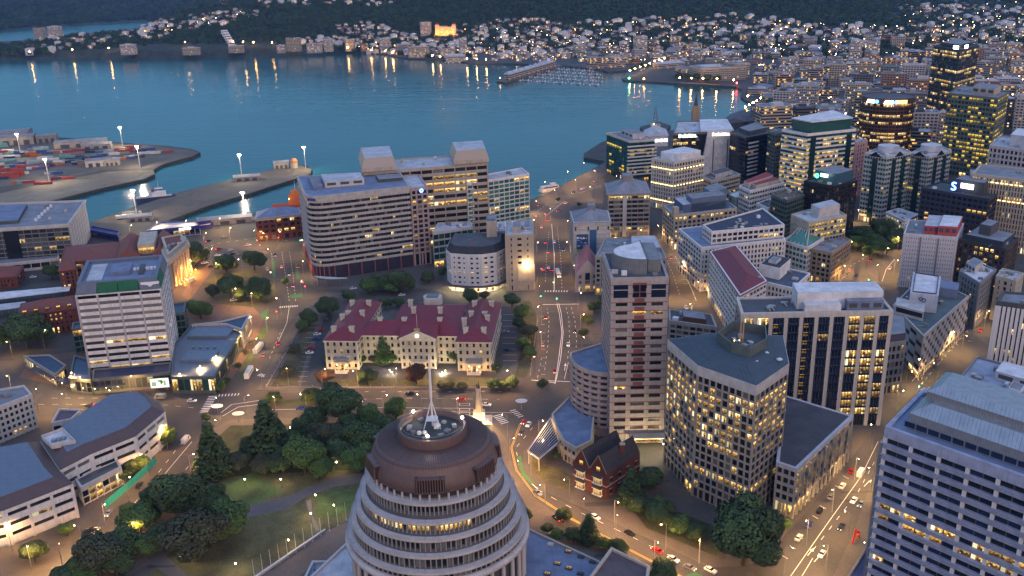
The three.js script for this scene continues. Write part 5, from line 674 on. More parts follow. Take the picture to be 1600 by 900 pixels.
{ // low white court building with copper edged roof, bottom left
  const sl = M([0.125, 0.15, 0.205], 'metal', { roughness: 0.5 }), cop = M([0.095, 0.055, 0.05], 'metal', { roughness: 0.55 });
  const mk = (l, pts, h, o) => { const R = T({ n: 'court_building', l, c: 'building', p: Us(pts, h), h, fl: 3, gh: 1.2, bay: 9, sp: 0.6, pw: 1.2, out: 0.5, wall: W.white, roof: sl, top: 1.4, par: 0, ...o }); const t = offset(R.P, -5), p = [], u = []; R.P.forEach((a, i) => { const j = (i + 1) % R.P.length, b = R.P[j], L = Math.hypot(b[0] - a[0], b[1] - a[1]); p.push(a[0], R.H + 0.05, a[1], b[0], R.H + 0.05, b[1], t[j][0], R.H + 3.2, t[j][1], a[0], R.H + 0.05, a[1], t[j][0], R.H + 3.2, t[j][1], t[i][0], R.H + 3.2, t[i][1]); u.push(0, 0, L, 0, L, 5, 0, 0, L, 5, 0, 5); }); mesh('copper_skirt', tri(p, u), cop, R.G); mesh('metal_roof', sheet(t, R.H + 3.2), sl, R.G); return R; };
  mk('low white building with copper-edged slate-blue roof and lit ribbon windows at the street corner', [[-80, 818], [6, 798], [114, 756], [92, 734], [62, 690], [-80, 716]], 15, { lit: (r, b) => (rnd() < 0.3 ? 1 : 0) });
  mk('long white wing with slate-blue roof stretching towards the crossroads', [[94, 735], [142, 710], [212, 682], [258, 643], [247, 627], [227, 613], [166, 620], [140, 637], [100, 664], [63, 689]], 15.4, { lit: (r, b) => (rnd() < 0.18 ? 1 : 0) });
  const wl = Us([[80, 695], [118, 688], [98, 668], [64, 680]], 20), c = cen(wl), G = thing('roof_plant_well', 'pale sunken plant well with fans in the slate-blue roof', 'roof plant', null, c[0], 18, c[1]), L = wl.map((p) => [p[0] - c[0], p[1] - c[1]]); mesh('well_wall', ringGeo(L, 0.4, 0, 2), W.pale, G); mesh('well_floor', sheet(offset(L, -0.4), 0.8), W.rfwhite, G); for (let i = 0; i < 3; i++) { const p = inQ(L, 0.3 + i * 0.2, 0.4); mesh('fan_unit', boxAt(1.8, 1.2, 1.6, p[0], 1.5, p[1]), W.steel, G); }
  T({ n: 'entrance_hall', l: 'glazed entrance hall with flat glass canopy between the white wings', c: 'building', p: Us([[126, 764], [190, 731], [182, 716], [116, 748]], 8), h: 8, fl: 2, gh: 0.4, bay: 3, sp: 0.12, pw: 0.4, out: 0.4, wall: W.pale, roof: GREYG[1], lit: () => (rnd() < 0.75 ? 1 : 0) });
  T({ n: 'grid_window_building', l: 'white block with grid of greenish windows beyond the slate-blue roofs', r: [[-90, 672], [50, 617], [38, 603], [-90, 625]], h: 17, fl: 5, bays: [17, 4, 17, 4], gh: 0.5, sp: 0.42, pw: 1.1, wall: W.pale, glass: [...GREEN, DARK[0]], roof: W.rfgrey });
  T({ n: 'navy_roof_shed', l: 'low navy-roofed shelter beside the slate-blue roof', c: 'building', p: Us([[80, 662], [92, 640], [128, 641], [112, 656]], 6), h: 6, fl: 1, gh: 0.3, bay: 4, wall: W.pale, roof: M([0.03, 0.04, 0.10], 'roof') }); }
{ // blocks across the many-lane street
  let R = T({ n: 'poster_building', l: 'pale office with a hipped grey roof, tall poster and blue glass strip', r: [[896, 349], [954, 347], [950, 330], [891, 331]], h: 33, fl: 8, bays: [6, 6, 6, 6], blank: [0], wall: M([0.5, 0.49, 0.47], 'wall'), roof: W.rfgrey, pw: 1.4, glass: [...NAVY, GREYG[0]] }); hipRoof(R, 6.5, W.rfgrey); plant(R, 0.42, 0.62, 0.4, 0.7, 9, W.grey, 'roof_turret');
  { const cv = document.createElement('canvas'); cv.width = 64; cv.height = 96; const c = cv.getContext('2d'); c.fillStyle = '#24406e'; c.fillRect(0, 0, 64, 96); for (let i = 0; i < 30; i++) { c.fillStyle = pick(['#16305c', '#d8dde4', '#3f6aa0', '#0f2038', '#8fa9c9']); c.fillRect(rnd() * 60, 8 + rnd() * 60, 4 + rnd() * 18, 3 + rnd() * 9); } c.fillStyle = '#8a9a2a'; c.fillRect(0, 84, 64, 12); const t = new THREE.CanvasTexture(cv); t.colorSpace = THREE.SRGBColorSpace; const o = onFace(R, 0, 0.24, 19, 0.25), m = mesh('poster', new THREE.PlaneGeometry(8, 12), new THREE.MeshStandardMaterial({ map: t, roughness: 0.7 }), R.G); m.position.set(o.x, o.y, o.z); m.rotation.y = o.turn; }
  faceBox(R, 0, 0.53, 15, 4.6, 26, 0.4, M([0.05, 0.12, 0.26], null, { roughness: 0.2 }), 'blue_glass_strip'); for (const f of [0.06, 0.4, 0.66, 0.94]) faceBox(R, 0, f, 29, 0.8, 2.6, 0.3, DARK[0], 'slot_window');
  R = T({ n: 'hip_roof_office', l: 'concrete office with open horizontal bands and a grey hipped roof', r: [[950, 304], [1016, 302], [1009, 284], [945, 287]], b: [1011, 370], bi: 1, fl: 8, bays: [7, 6, 7, 6], sp: 0.36, pw: 0.3, out: 0.7, wall: W.conc, roof: W.rfgrey, lit: LR({ 0: 0.8, 7: 0.5 }, 0.02) }); hipRoof(R, 7.5, W.rfgrey); plant(R, 0.38, 0.62, 0.35, 0.65, 11, W.grey, 'roof_turret'); faceBox(R, 0, 0.4, R.H / 2, 3, R.H - 2, 1.0, W.pale, 'stair_strip', 0.3);
  R = T({ n: 'gabled_pink_hall', l: 'pale pink gabled hall with arched window across from the many-lane street', c: 'hall', r: [[899, 427], [937, 425], [929, 398], [903, 399]], h: 13, fl: 2, bays: [3, 4, 3, 4], pw: 2.4, gh: 4, wall: M([0.5, 0.4, 0.37], 'wall'), roof: W.pink }); mesh('pitched_roof', hipGeo(R.quad, R.H + 0.1, 8, 0, 0.3), M([0.42, 0.16, 0.16], 'tile'), R.G); mesh('gable_wall', (() => { const a = R.quad[0], b = R.quad[1], n = nrm(a, b), m = [(a[0] + b[0]) / 2, (a[1] + b[1]) / 2], f = (p, y) => [p[0] + n[0] * 0.5, y, p[1] + n[1] * 0.5]; return tri([...f(a, R.H), ...f(b, R.H), ...f(m, R.H + 8.6)]); })(), M([0.5, 0.4, 0.37], 'wall'), R.G); faceBox(R, 0, 0.5, 10.5, 3, 4.6, 0.3, DARK[1], 'arched_window', 0.2); faceBox(R, 0, 0.5, 2.5, 3, 3.4, 0.3, LIT[1], 'door', 0.2);
  R = T({ n: 'flat_grey_building', l: 'flat grey roofed building with blue roof strips behind the tall red-striped tower', r: [[930, 402], [1042, 404], [1026, 372], [946, 373]], h: 25, fl: 6, wall: W.conc, roof: W.rfgrey, pw: 1.2 }); plant(R, 0.5, 0.95, 0.3, 0.9, 3, W.rfblue, 'roof_house', W.rflight); plant(R, 0.05, 0.4, 0.72, 0.9, 0.8, M([0.2, 0.36, 0.46], 'wall'), 'roof_strip');
  T({ n: 'side_annex', l: 'low dark annex with brown roof shed beside the tall red-striped tower', c: 'building', r: [[1046, 502], [1120, 512], [1112, 492], [1045, 484]], h: 18, fl: 4, wall: W.conc, roof: W.dgrey, plant: [[0.3, 0.8, 0.2, 0.8, 2.4, M([0.12, 0.05, 0.035], 'tile'), 'roof_shed']] });
  R = T({ n: 'cream_heritage_block', l: 'cream heritage block with slate-blue mansard floors on its roof', r: [[1036, 322], [1053, 337], [1152, 326], [1128, 309]], h: 26, fl: 6, bays: [5, 14, 5, 14], pw: 1.6, wall: W.cream, roof: W.rfblue, lit: LR({ 0: 0.3, 5: 0.3 }, 0.1) }); plant(R, 0.1, 0.85, 0.16, 0.9, 6, M([0.08, 0.12, 0.2], 'metal'), 'mansard', W.rflight); plant(R, 0.4, 0.85, 0.3, 0.85, 10, M([0.11, 0.15, 0.22], 'metal'), 'roof_vault'); faceBox(R, 1, 0.04, R.H + 3, 4, 6, 4, W.cream, 'corner_turret', -2);
  R = T({ n: 'white_stepped_building', l: 'wide white stepped building with rows of dark square windows', r: [[1060, 358], [1096, 388], [1228, 374], [1186, 344]], h: 29, fl: 7, bays: [9, 24, 9, 24], pw: 1.3, wall: W.white, roof: W.rfblue, lit: LR({}, 0.1) });
  R = T({ n: 'white_upper_block', l: 'set-back upper storeys with navy roofs on the wide white stepped building', c: 'office building', p: Us([[1098, 352], [1112, 363], [1226, 352], [1192, 326]], 37), h: 37, y0: 28.8, fl: 2, gh: 0.2, bay: 3.6, pw: 1.0, wall: W.white, roof: M([0.03, 0.04, 0.075], 'roof'), lit: LR({}, 0.25), shop: null, ac: 9 });
  R = T({ n: 'red_roof_building', l: 'white building with a long dark red roof above rows of dark windows', r: [[1109, 394], [1156, 463], [1198, 440], [1150, 384]], h: 30, fl: 7, bays: [16, 8, 16, 8], pw: 0.9, sp: 0.5, wall: W.white, roof: W.rfred, lit: LR({}, 0.02) }); hipRoof(R, 4, W.rfred);
  R = T({ n: 'white_modern_building', l: 'white modern block with a rounded roof turret beside the dark red roof', r: [[1172, 436], [1240, 452], [1266, 428], [1200, 412]], h: 26, fl: 6, bays: [12, 6, 12, 6], pw: 1.1, wall: W.white, roof: M([0.06, 0.08, 0.12], 'roof'), ac: 3 }); plant(R, 0.1, 0.55, 0.3, 0.95, 7, W.white, 'roof_turret', M([0.03, 0.035, 0.05], 'roof')); plant(R, 0.22, 0.4, 0.45, 0.75, 8.6, W.pale, 'lift_head');
}
{ // centre right cluster
  let R = T({ n: 'green_glass_office', l: 'green glass office with lit yellow-green floors on the waterfront', r: [[948, 208], [984, 221], [1023, 218], [990, 205]], h: 40, fl: 10, bays: [9, 10, 9, 10], sp: 0.22, pw: 0.25, out: 0.4, wall: GREEN[1], band: GREEN[2], core: GREEN[0], cap: W.pale, glass: GREEN, roof: W.rfgrey, lit: LR({ 2: 0.75, 3: 0.4, 7: 0.3, 8: 0.5 }, 0.06, LITG) }); for (let f = 1; f < 10; f++) faceBox(R, 1, 0.5, R.gh + f * R.fh, 30, 1.3, 0.8, W.white, 'white_ledge', 0.3); plant(R, 0.3, 0.8, 0.3, 0.8, 5, W.rflight);
  R = T({ n: 'arched_white_office', l: 'white office with deep vertical piers and strings of warm lights between floors', r: [[1018, 248], [1053, 254], [1101, 245], [1066, 237]], h: 42, fl: 10, bays: [9, 11, 9, 11], sp: 0.28, pw: 1.2, out: 0.9, wall: M([0.52, 0.49, 0.45], 'wall'), roof: W.rflight, lit: LR({}, 0.05) }); for (const f of [0, 1]) for (const y of [R.H - 6.5, R.H - 20, R.H - 34]) for (let i = 0; i < 10; i++) faceBox(R, f, (i + 0.5) / 10, y, 1.6, 0.5, 0.3, GLOW([1, 0.66, 0.25], 3.2), 'light_strip', 0.3); plant(R, 0.2, 0.95, 0.15, 0.9, 6, W.rfwhite, 'roof_house', W.rfwhite);
  R = T({ n: 'sloping_wall_office', l: 'dark glass office with a tall tapering white wall bearing a lettered sign', r: [[1052, 209], [1146, 205], [1136, 189], [1058, 190]], h: 44, fl: 11, bays: [16, 6, 16, 6], sp: 0.2, pw: 0.25, wall: DARK[1], band: DARK[0], glass: DARK, roof: W.rflight, cap: W.gmetal, lit: LR({ 2: 0.4, 4: 0.3, 5: 0.3 }, 0.18) });
  { const w = 46, g = new THREE.ExtrudeGeometry(new THREE.Shape([[-0.5, 0], [0.5, 0], [0.34, 1.03], [-0.34, 1.03]].map(([x, y]) => new THREE.Vector2(x * 38, y * R.H))), { depth: 2.2, bevelEnabled: false }), o = onFace(R, 0, 0.78, 0, 0.6), m = mesh('tapering_wall', g, W.white, R.G); m.position.set(o.x, 0, o.z); m.rotation.y = o.turn; for (const x of [-7, 7]) mesh('dark_slot', boxAt(0.9, R.H * 0.72, 0.4, x, R.H * 0.48, 2.3), W.dgrey, m); textMesh(m, 'Deloitte.', 3.2, GLOW([1, 0.95, 0.8], 1.4), 0, R.H * 0.925, 2.25, 0); faceText(R, 0, 0.24, R.H - 4, 'Deloitte.', 3.2, GLOW([1, 0.95, 0.85], 3), 0.4); mesh('curved_roof', prism(subQ(R.quad, 0.45, 1, 0, 1), R.H + 0.6, R.H + 2), W.rfwhite, R.G); }
  R = T({ n: 'dark_tower', l: 'near-black glass tower with short white ledges beside the tapering white wall', r: [[1141, 207], [1166, 216], [1212, 207], [1182, 192]], h: 46, fl: 11, bays: [8, 11, 8, 11], sp: 0.25, pw: 0.25, wall: W.black, glass: NAVY, roof: W.rfdark, lit: LR({}, 0.05) }); for (let f = 2; f < 11; f++) faceBox(R, 1, 0.25, R.gh + f * R.fh, 14, 1.4, 1, W.white, 'white_ledge', 0.3); plant(R, 0.2, 0.8, 0.2, 0.8, 4, W.dgrey);
  R = T({ n: 'terraced_office', l: 'low terraced beige office with dark window ribbons below the tapering white wall', r: [[1095, 276], [1112, 284], [1157, 273], [1134, 263]], h: 24, fl: 5, bay: 3, sp: 0.55, pw: 0.3, wall: W.cream, roof: W.rfgrey }); plant(R, 0.3, 0.8, 0.2, 0.8, 4, W.pale, 'plant_room', W.rfdark);
  R = T({ n: 'red_top_office', l: 'white banded office with small red roofs between dark towers', r: [[1155, 291], [1172, 299], [1226, 286], [1196, 273]], h: 32, fl: 7, bay: 3, sp: 0.5, pw: 0.5, wall: W.white, roof: W.rfgrey }); plant(R, 0.15, 0.55, 0.1, 0.9, 4, W.cream, 'roof_house', M([0.3, 0.03, 0.04], 'tile')); plant(R, 0.6, 0.9, 0.2, 0.9, 3, W.cream, 'roof_house', M([0.3, 0.03, 0.04], 'tile'));
  T({ n: 'mint_building', l: 'pale mint-green low building with white roof among office blocks', c: 'building', r: [[1136, 304], [1150, 310], [1182, 302], [1168, 294]], h: 22, fl: 4, wall: M([0.3, 0.42, 0.36], 'wall'), roof: W.rfwhite, pw: 2 });
  T({ n: 'blue_vault_building', l: 'grey-blue vaulted roof building behind the cream heritage block', c: 'building', r: [[1096, 300], [1108, 308], [1140, 300], [1122, 290]], h: 26, fl: 5, wall: W.grey, roof: M([0.12, 0.19, 0.28], 'metal'), plant: [[0.05, 0.95, 0.1, 0.9, 3.5, M([0.12, 0.19, 0.28], 'metal'), 'vault']] });
  R = T({ n: 'banded_glass_tower', l: 'tall tower of white bands and lit green glass with a glass drum top', r: [[1222, 203], [1262, 210], [1338, 202], [1300, 186]], h: 64, fl: 16, bays: [10, 18, 10, 18], sp: 0.42, pw: 0.25, wall: W.white, core: GREEN[0], pier: null, glass: GREEN, roof: W.rfgrey, lit: LR({ 1: 0.4, 2: 0.4, 4: 0.5, 5: 0.5, 6: 0.6, 7: 0.55, 8: 0.75, 9: 0.7, 10: 0.8, 11: 0.8, 12: 0.7 }, 0.2, LIT.concat(LITG)) }); { const q = subQ(R.quad, 0.2, 0.95, 0.1, 0.9), m = mesh('glass_drum', prism(q, R.H, R.H + 9), GREEN[1], R.G); mesh('drum_roof', prism(offset(q, 1), R.H + 9.02, R.H + 10), W.rfwhite, m); } faceBox(R, 1, 0.12, R.H * 0.55, 5, R.H * 0.8, 0.6, GREEN[2], 'glass_strip', 0.3); faceBox(R, 1, 0.86, R.H * 0.5, 5, R.H * 0.9, 0.6, GREEN[2], 'glass_strip', 0.3);
  T({ n: 'slim_grey_tower', l: 'slim grey-green tower left of the white banded glass tower', r: [[1200, 205], [1212, 210], [1226, 206], [1212, 199]], h: 52, fl: 13, bay: 3, pw: 0.4, wall: W.gmetal, glass: GREYG, roof: W.rfgrey });
  // brown round tower
  { const h = 66, c = U(1388, 150, h), P = []; for (let i = 0; i < 24; i++) { const t = -i / 24 * Math.PI * 2; P.push([c[0] + Math.cos(t) * 26, c[1] + Math.sin(t) * 26]); } R = T({ n: 'round_bronze_tower', l: 'round bronze glass tower with amber lit floors and white roof signs', p: P, h, fl: 16, bay: 3.4, sp: 0.34, pw: 0.3, wall: W.brown, core: BRONZE[0], glass: BRONZE, roof: W.rfdark, top: 5, lit: LR({ 0: 0.7, 3: 0.3, 5: 0.45, 8: 0.4, 9: 0.5, 11: 0.3, 12: 0.5, 13: 0.3 }, 0.12) });
    for (const [t, s] of [[-0.62, 'ANZ'], [0.05, 'ANZ']]) { const a = t - Math.atan2(c[0], -c[1]), x = Math.sin(a) * 26.6, z = Math.cos(a) * 26.6; { const m = mesh('white_sign', new THREE.ExtrudeGeometry(new THREE.Shape([[-5, -1.6], [4, -1.6], [4, 1.6], [-3.4, 1.6]].map((v) => new THREE.Vector2(...v))), { depth: 0.4, bevelEnabled: false }), GLOW([1, 1, 1], 3), R.G); m.position.set(x, h - 2.6, z); m.rotation.y = a; } const d = mesh('blue_mark', new THREE.SphereGeometry(1.7, 8, 6), GLOW([0.05, 0.25, 1], 6), R.G); d.position.set(Math.sin(a + 0.24) * 26.6, h - 2.6, Math.cos(a + 0.24) * 26.6); } const a = 0.5 - Math.atan2(c[0], -c[1]); const g = mesh('lit_panel', box(12, 3.6, 0.5), GLOW([1, 0.55, 0.2], 1.6), R.G); g.position.set(Math.sin(a) * 26.3, h - 2.6, Math.cos(a) * 26.3); g.rotation.y = a; plant(R, 0, 0.5, 0, 0.5, 0.01, W.dgrey, 'deck'); }
  R = T({ n: 'green_grid_tower', l: 'broad grey-green tower with a grid of yellow lit windows', r: [[1482, 146], [1560, 154], [1577, 144], [1502, 133]], h: 76, fl: 17, bays: [14, 6, 14, 6], sp: 0.4, pw: 0.7, wall: M([0.13, 0.135, 0.105], 'wall'), glass: GREEN, roof: W.rfgrey, lit: LR({ 0: 0.6, 1: 0.4, 3: 0.6, 4: 0.6, 7: 0.6, 8: 0.7, 9: 0.7, 10: 0.6, 11: 0.7, 12: 0.6, 13: 0.5, 5: 0.1, 6: 0.1 }, 0.35, LITG) }); plant(R, 0.4, 0.85, 0.3, 0.9, 6, W.beige, 'plant_room');
  R = T({ n: 'black_tower', l: 'tall black office tower with a few lit floors and two white roof signs', r: [[1459, 72], [1500, 78], [1530, 71], [1492, 64]], h: 102, fl: 24, bays: [11, 8, 11, 8], sp: 0.36, pw: 0.3, wall: W.black, glass: DARK, roof: W.rfdark, top: 3, lit: LR({ 0: 0.8, 1: 0.75, 5: 0.7, 6: 0.15, 8: 0.8, 9: 0.5, 12: 0.5, 14: 0.5, 16: 0.5 }, 0.03) }); for (const [f, t] of [[0, 0.85], [1, 0.3]]) faceBox(R, f, t, R.H + 2, 9, 3.6, 0.6, GLOW([0.95, 1, 0.9], 5), 'roof_sign', 0.2); plant(R, 0.15, 0.85, 0.15, 0.85, 4, W.black);
  for (const [q, h, l] of [[[[1351, 240], [1386, 246], [1424, 238], [1390, 224]], 54, 'white and green glass twin tower beside the round bronze tower street'], [[[1422, 240], [1452, 245], [1487, 236], [1456, 222]], 52, 'second white and green glass twin tower with pale roof tank']]) { R = T({ n: 'twin_tower', l, r: q, h, fl: 13, bays: [8, 9, 8, 9], sp: 0.46, pw: 0.4, wall: M([0.42, 0.43, 0.42], 'wall'), glass: GREEN, core: GREEN[0], roof: W.rflight, lit: LR({ 7: 0.5 }, 0.06, LITG) }); for (const f of [0, 1]) for (const t of f ? [0.3, 0.7] : [0.5]) faceBox(R, f, t, R.H * 0.52, 4.6, R.H * 0.86, 0.5, GREEN[2], 'glass_strip', 0.25); mesh('roof_tank', cylAt(8, 8, 5, 0, R.H, 0, 14), W.rflight, R.G); for (const f of [0, 1]) { const o = onFace(R, f, 0.5, R.H - 1, 0.3), g = tri([-6, 0, 0, 6, 0, 0, 0, 4, 0]), m = mesh('gable_light', g, DARK[0], R.G); m.position.set(o.x, o.y, o.z); m.rotation.y = o.turn; } }
  R = T({ n: 'dark_brown_tower', l: 'dark brown glass block with blue roof box and small green and white sign', r: [[1256, 283], [1304, 292], [1340, 282], [1296, 270]], h: 44, fl: 11, bays: [14, 10, 14, 10], sp: 0.3, pw: 0.4, wall: M([0.016, 0.011, 0.012], null, { roughness: 0.4 }), glass: DARK, roof: W.rfdark, lit: LR({}, 0.035) }); { const m = plant(R, 0.18, 0.9, 0.2, 0.9, 8, M([0.035, 0.09, 0.13], 'metal', { roughness: 0.4 }), 'roof_box'); const o = onFace(R, 0, 0.5, R.H + 5, -1.6); { const m = mesh('white_sign', box(6, 2.4, 0.3), GLOW([0.95, 1, 0.95], 2.5), R.G); m.position.set(o.x + 2.4, o.y + 1, o.z); m.rotation.y = o.turn; } const d = mesh('green_mark', new THREE.TorusGeometry(1.2, 0.5, 6, 12), GLOW([0.05, 1, 0.3], 6), R.G); d.position.set(o.x - 3, o.y + 1, o.z); d.rotation.y = o.turn; }
  R = T({ n: 'cream_corner_office', l: 'cream office with a bright glazed top behind the park trees', r: [[1236, 336], [1264, 348], [1323, 337], [1294, 320]], h: 36, fl: 8, bays: [5, 12, 5, 12], sp: 0.35, pw: 0.5, wall: W.cream, glass: [...GREEN, DARK[0]], roof: W.rflight, blank: [0], lit: (r, b) => (r < 3 ? (rnd() < 0.7 ? pick([1, LITG]) : 0) : rnd() < 0.1 ? 1 : 0) }); plant(R, 0.35, 0.8, 0.35, 0.9, 7, W.pale, 'lift_head', W.rflight);
  R = T({ n: 'round_corner_block', l: 'tan block with rows of windows below the bright glazed office', r: [[1262, 388], [1300, 396], [1330, 376], [1300, 362]], h: 22, fl: 5, bay: 3.2, pw: 1.2, wall: W.tan, roof: W.rfgrey, lit: LR({}, 0.2) });
  R = T({ n: 'green_atrium_building', l: 'white framed block with a sloping pale green glass atrium', c: 'building', r: [[1222, 376], [1262, 388], [1288, 372], [1250, 360]], h: 24, fl: 5, bay: 3, pw: 0.5, wall: W.white, glass: TEAL, roof: W.rfteal }); mesh('atrium_roof', hipGeo(subQ(R.quad, 0.1, 0.9, 0.1, 0.9), R.H, 7, 1, 0), TEAL[1], R.G); for (let i = 0; i < 6; i++) { const a = inQ(R.quad, 0.1 + i * 0.16, 0.1), b = inQ(R.quad, 0.3 + i * 0.08, 0.5); mesh('roof_rib', tube([a[0], R.H, a[1]], [b[0], R.H + 7.1, b[1]], 0.25, 4), W.white, R.G); }
  R = T({ n: 'navy_office_block', l: 'dark navy office with big square windows and a blue and white roof sign', r: [[1440, 294], [1546, 312], [1566, 299], [1470, 284]], h: 40, fl: 9, bays: [13, 6, 13, 6], sp: 0.4, pw: 1, out: 0.6, wall: M([0.03, 0.033, 0.048], 'wall'), glass: NAVY, roof: M([0.06, 0.075, 0.085], 'roof'), lit: LR({ 1: 0.15, 5: 0.4 }, 0.1, LITW) }); { plant(R, 0.42, 0.85, 0.25, 0.8, 9, M([0.05, 0.055, 0.06], 'wall'), 'sign_box'); const o = onFace(R, 0, 0.58, R.H + 4, -3); textMesh(R.G, 'S', 6, GLOW([0.08, 0.18, 1], 7), o.x - 7, o.y - 1, o.z + 0.5, o.turn); { const m = mesh('white_sign', box(9, 3.6, 0.3), GLOW([1, 1, 1], 2), R.G); m.position.set(o.x + 2, o.y + 1.8, o.z + 1.6); m.rotation.y = o.turn; } }
  R = T({ n: 'ribbed_beige_office', l: 'beige office with close vertical ribs and two strings of warm lights', r: [[1519, 272], [1640, 287], [1652, 270], [1532, 257]], h: 52, fl: 12, bays: [26, 6, 26, 6], sp: 0.2, pw: 1.1, out: 0.8, wall: M([0.45, 0.38, 0.31], 'wall'), roof: W.rfgrey, lit: LR({ 0: 0.5, 3: 0.5 }, 0.03) }); for (const y of [R.H - 4, R.H - 16]) for (let i = 0; i < 16; i++) faceBox(R, 0, (i + 0.5) / 16, y, 2, 0.5, 0.3, GLOW([1, 0.68, 0.25], 2.6), 'light_strip', 0.3);
  R = T({ n: 'pale_violet_office', l: 'pale violet office with square windows and large white roof house', r: [[1546, 228], [1640, 240], [1652, 224], [1562, 213]], h: 60, fl: 13, bays: [14, 5, 14, 5], pw: 1.4, wall: M([0.44, 0.40, 0.43], 'wall'), roof: W.rflight }); plant(R, 0.3, 1, 0.2, 0.9, 9, W.rflight, 'roof_house', W.rfwhite);
  R = T({ n: 'white_slot_tower', l: 'white tower of small slot windows with red plant rooms on its roof', r: [[1412, 366], [1496, 372], [1506, 350], [1420, 344]], b: [1404, 448], fl: 11, bays: [22, 6, 22, 6], sp: 0.55, pw: 1.2, out: 0.3, wall: M([0.56, 0.54, 0.57], 'wall'), roof: W.rfgrey, lit: LR({}, 0.01) }); plant(R, 0.35, 0.62, 0.15, 0.95, 5, M([0.42, 0.05, 0.06], 'wall'), 'plant_room', W.rflight); plant(R, 0.62, 0.97, 0.1, 0.9, 6, M([0.45, 0.07, 0.07], 'wall'), 'plant_room', W.rfwhite); for (const t of [0.33, 0.66]) faceBox(R, 0, t, R.H / 2, 0.9, R.H - 2, 0.5, W.grey, 'grey_strip', 0.2);
  R = T({ n: 'dark_brick_office', l: 'dark brown brick office with navy plant deck on its roof', r: [[1498, 375], [1572, 390], [1592, 374], [1526, 358]], h: 32, fl: 8, bay: 3.2, pw: 1.4, wall: M([0.04, 0.03, 0.03], 'brick'), roof: W.rfdark, lit: LR({}, 0.08) }); plant(R, 0.1, 0.9, 0.1, 0.9, 3.6, M([0.025, 0.04, 0.06], 'metal'), 'plant_deck'); plant(R, 0.3, 0.55, 0.3, 0.8, 10, W.dgrey);
  R = T({ n: 'grey_stone_block', l: 'plain grey block with white flat roof next to the dark brick office', r: [[1499, 424], [1531, 444], [1557, 422], [1524, 408]], h: 27, fl: 6, bay: 3.4, pw: 2, wall: W.grey, roof: W.rfwhite, lit: LR({}, 0.03) }); plant(R, 0.05, 0.5, 0.3, 0.8, 4, W.pale);
  R = T({ n: 'pale_side_block', l: 'pale slab with a lettered blank wall at the edge of the dark brick office', c: 'building', r: [[1556, 432], [1588, 440], [1600, 428], [1566, 420]], h: 26, fl: 6, wall: W.cream, roof: W.rflight, pw: 2.4 });
  R = T({ n: 'pinstripe_office', l: 'office of bold white vertical stripes over near-black windows', r: [[1556, 472], [1660, 486], [1672, 466], [1566, 456]], h: 48, fl: 12, bays: [14, 5, 14, 5], sp: 0.16, pw: 1.5, out: 0.8, wall: M([0.03, 0.02, 0.025], null), pier: W.white, cap: W.dgrey, roof: W.rfgrey, lit: LR({}, 0.06) });
  R = T({ n: 'flat_service_roof', l: 'pale blue flat roof crowded with plant boxes behind the ledged blue office', c: 'office building', r: [[1490, 602], [1650, 655], [1680, 600], [1526, 558]], h: 26, fl: 6, bay: 3.6, pw: 1.4, wall: W.grey, roof: M([0.3, 0.33, 0.42], 'roof'), ac: 16 }); plant(R, 0.3, 0.95, 0.5, 0.85, 4, W.rflight, 'plant_room', W.rfwhite); plant(R, 0.5, 0.62, 0.2, 0.4, 3.4, W.rfwhite); plant(R, 0.75, 0.88, 0.15, 0.35, 3, W.rfwhite);
  T({ n: 'lit_arcade_building', l: 'low white arcaded building floodlit from below beside the park trees', c: 'building', r: [[1384, 332], [1414, 346], [1436, 336], [1404, 326]], h: 15, fl: 3, bay: 4, pw: 1.6, wall: W.white, roof: W.rflight, lit: () => (rnd() < 0.7 ? 1 : 0) });
  T({ n: 'pink_plaster_block', l: 'pink plaster slab with a single column of small windows', r: [[1328, 222], [1336, 226], [1356, 220], [1346, 216]], h: 48, fl: 12, bay: 5, pw: 3, wall: M([0.46, 0.27, 0.26], 'wall'), roof: W.rflight });
  T({ n: 'teal_corner_block', l: 'dark teal block with a brown roof left of the dark brown tower', r: [[1205, 305], [1230, 314], [1258, 304], [1236, 294]], h: 34, fl: 8, bay: 3, pw: 0.4, wall: W.gmetal, glass: GREEN, roof: M([0.12, 0.08, 0.06], 'roof') });
  T({ n: 'white_corner_block', l: 'small white block with navy roof beside the green atrium', r: [[1182, 318], [1200, 326], [1224, 318], [1206, 310]], h: 24, fl: 5, bay: 3, pw: 1.2, wall: W.white, roof: W.rfdark });
}
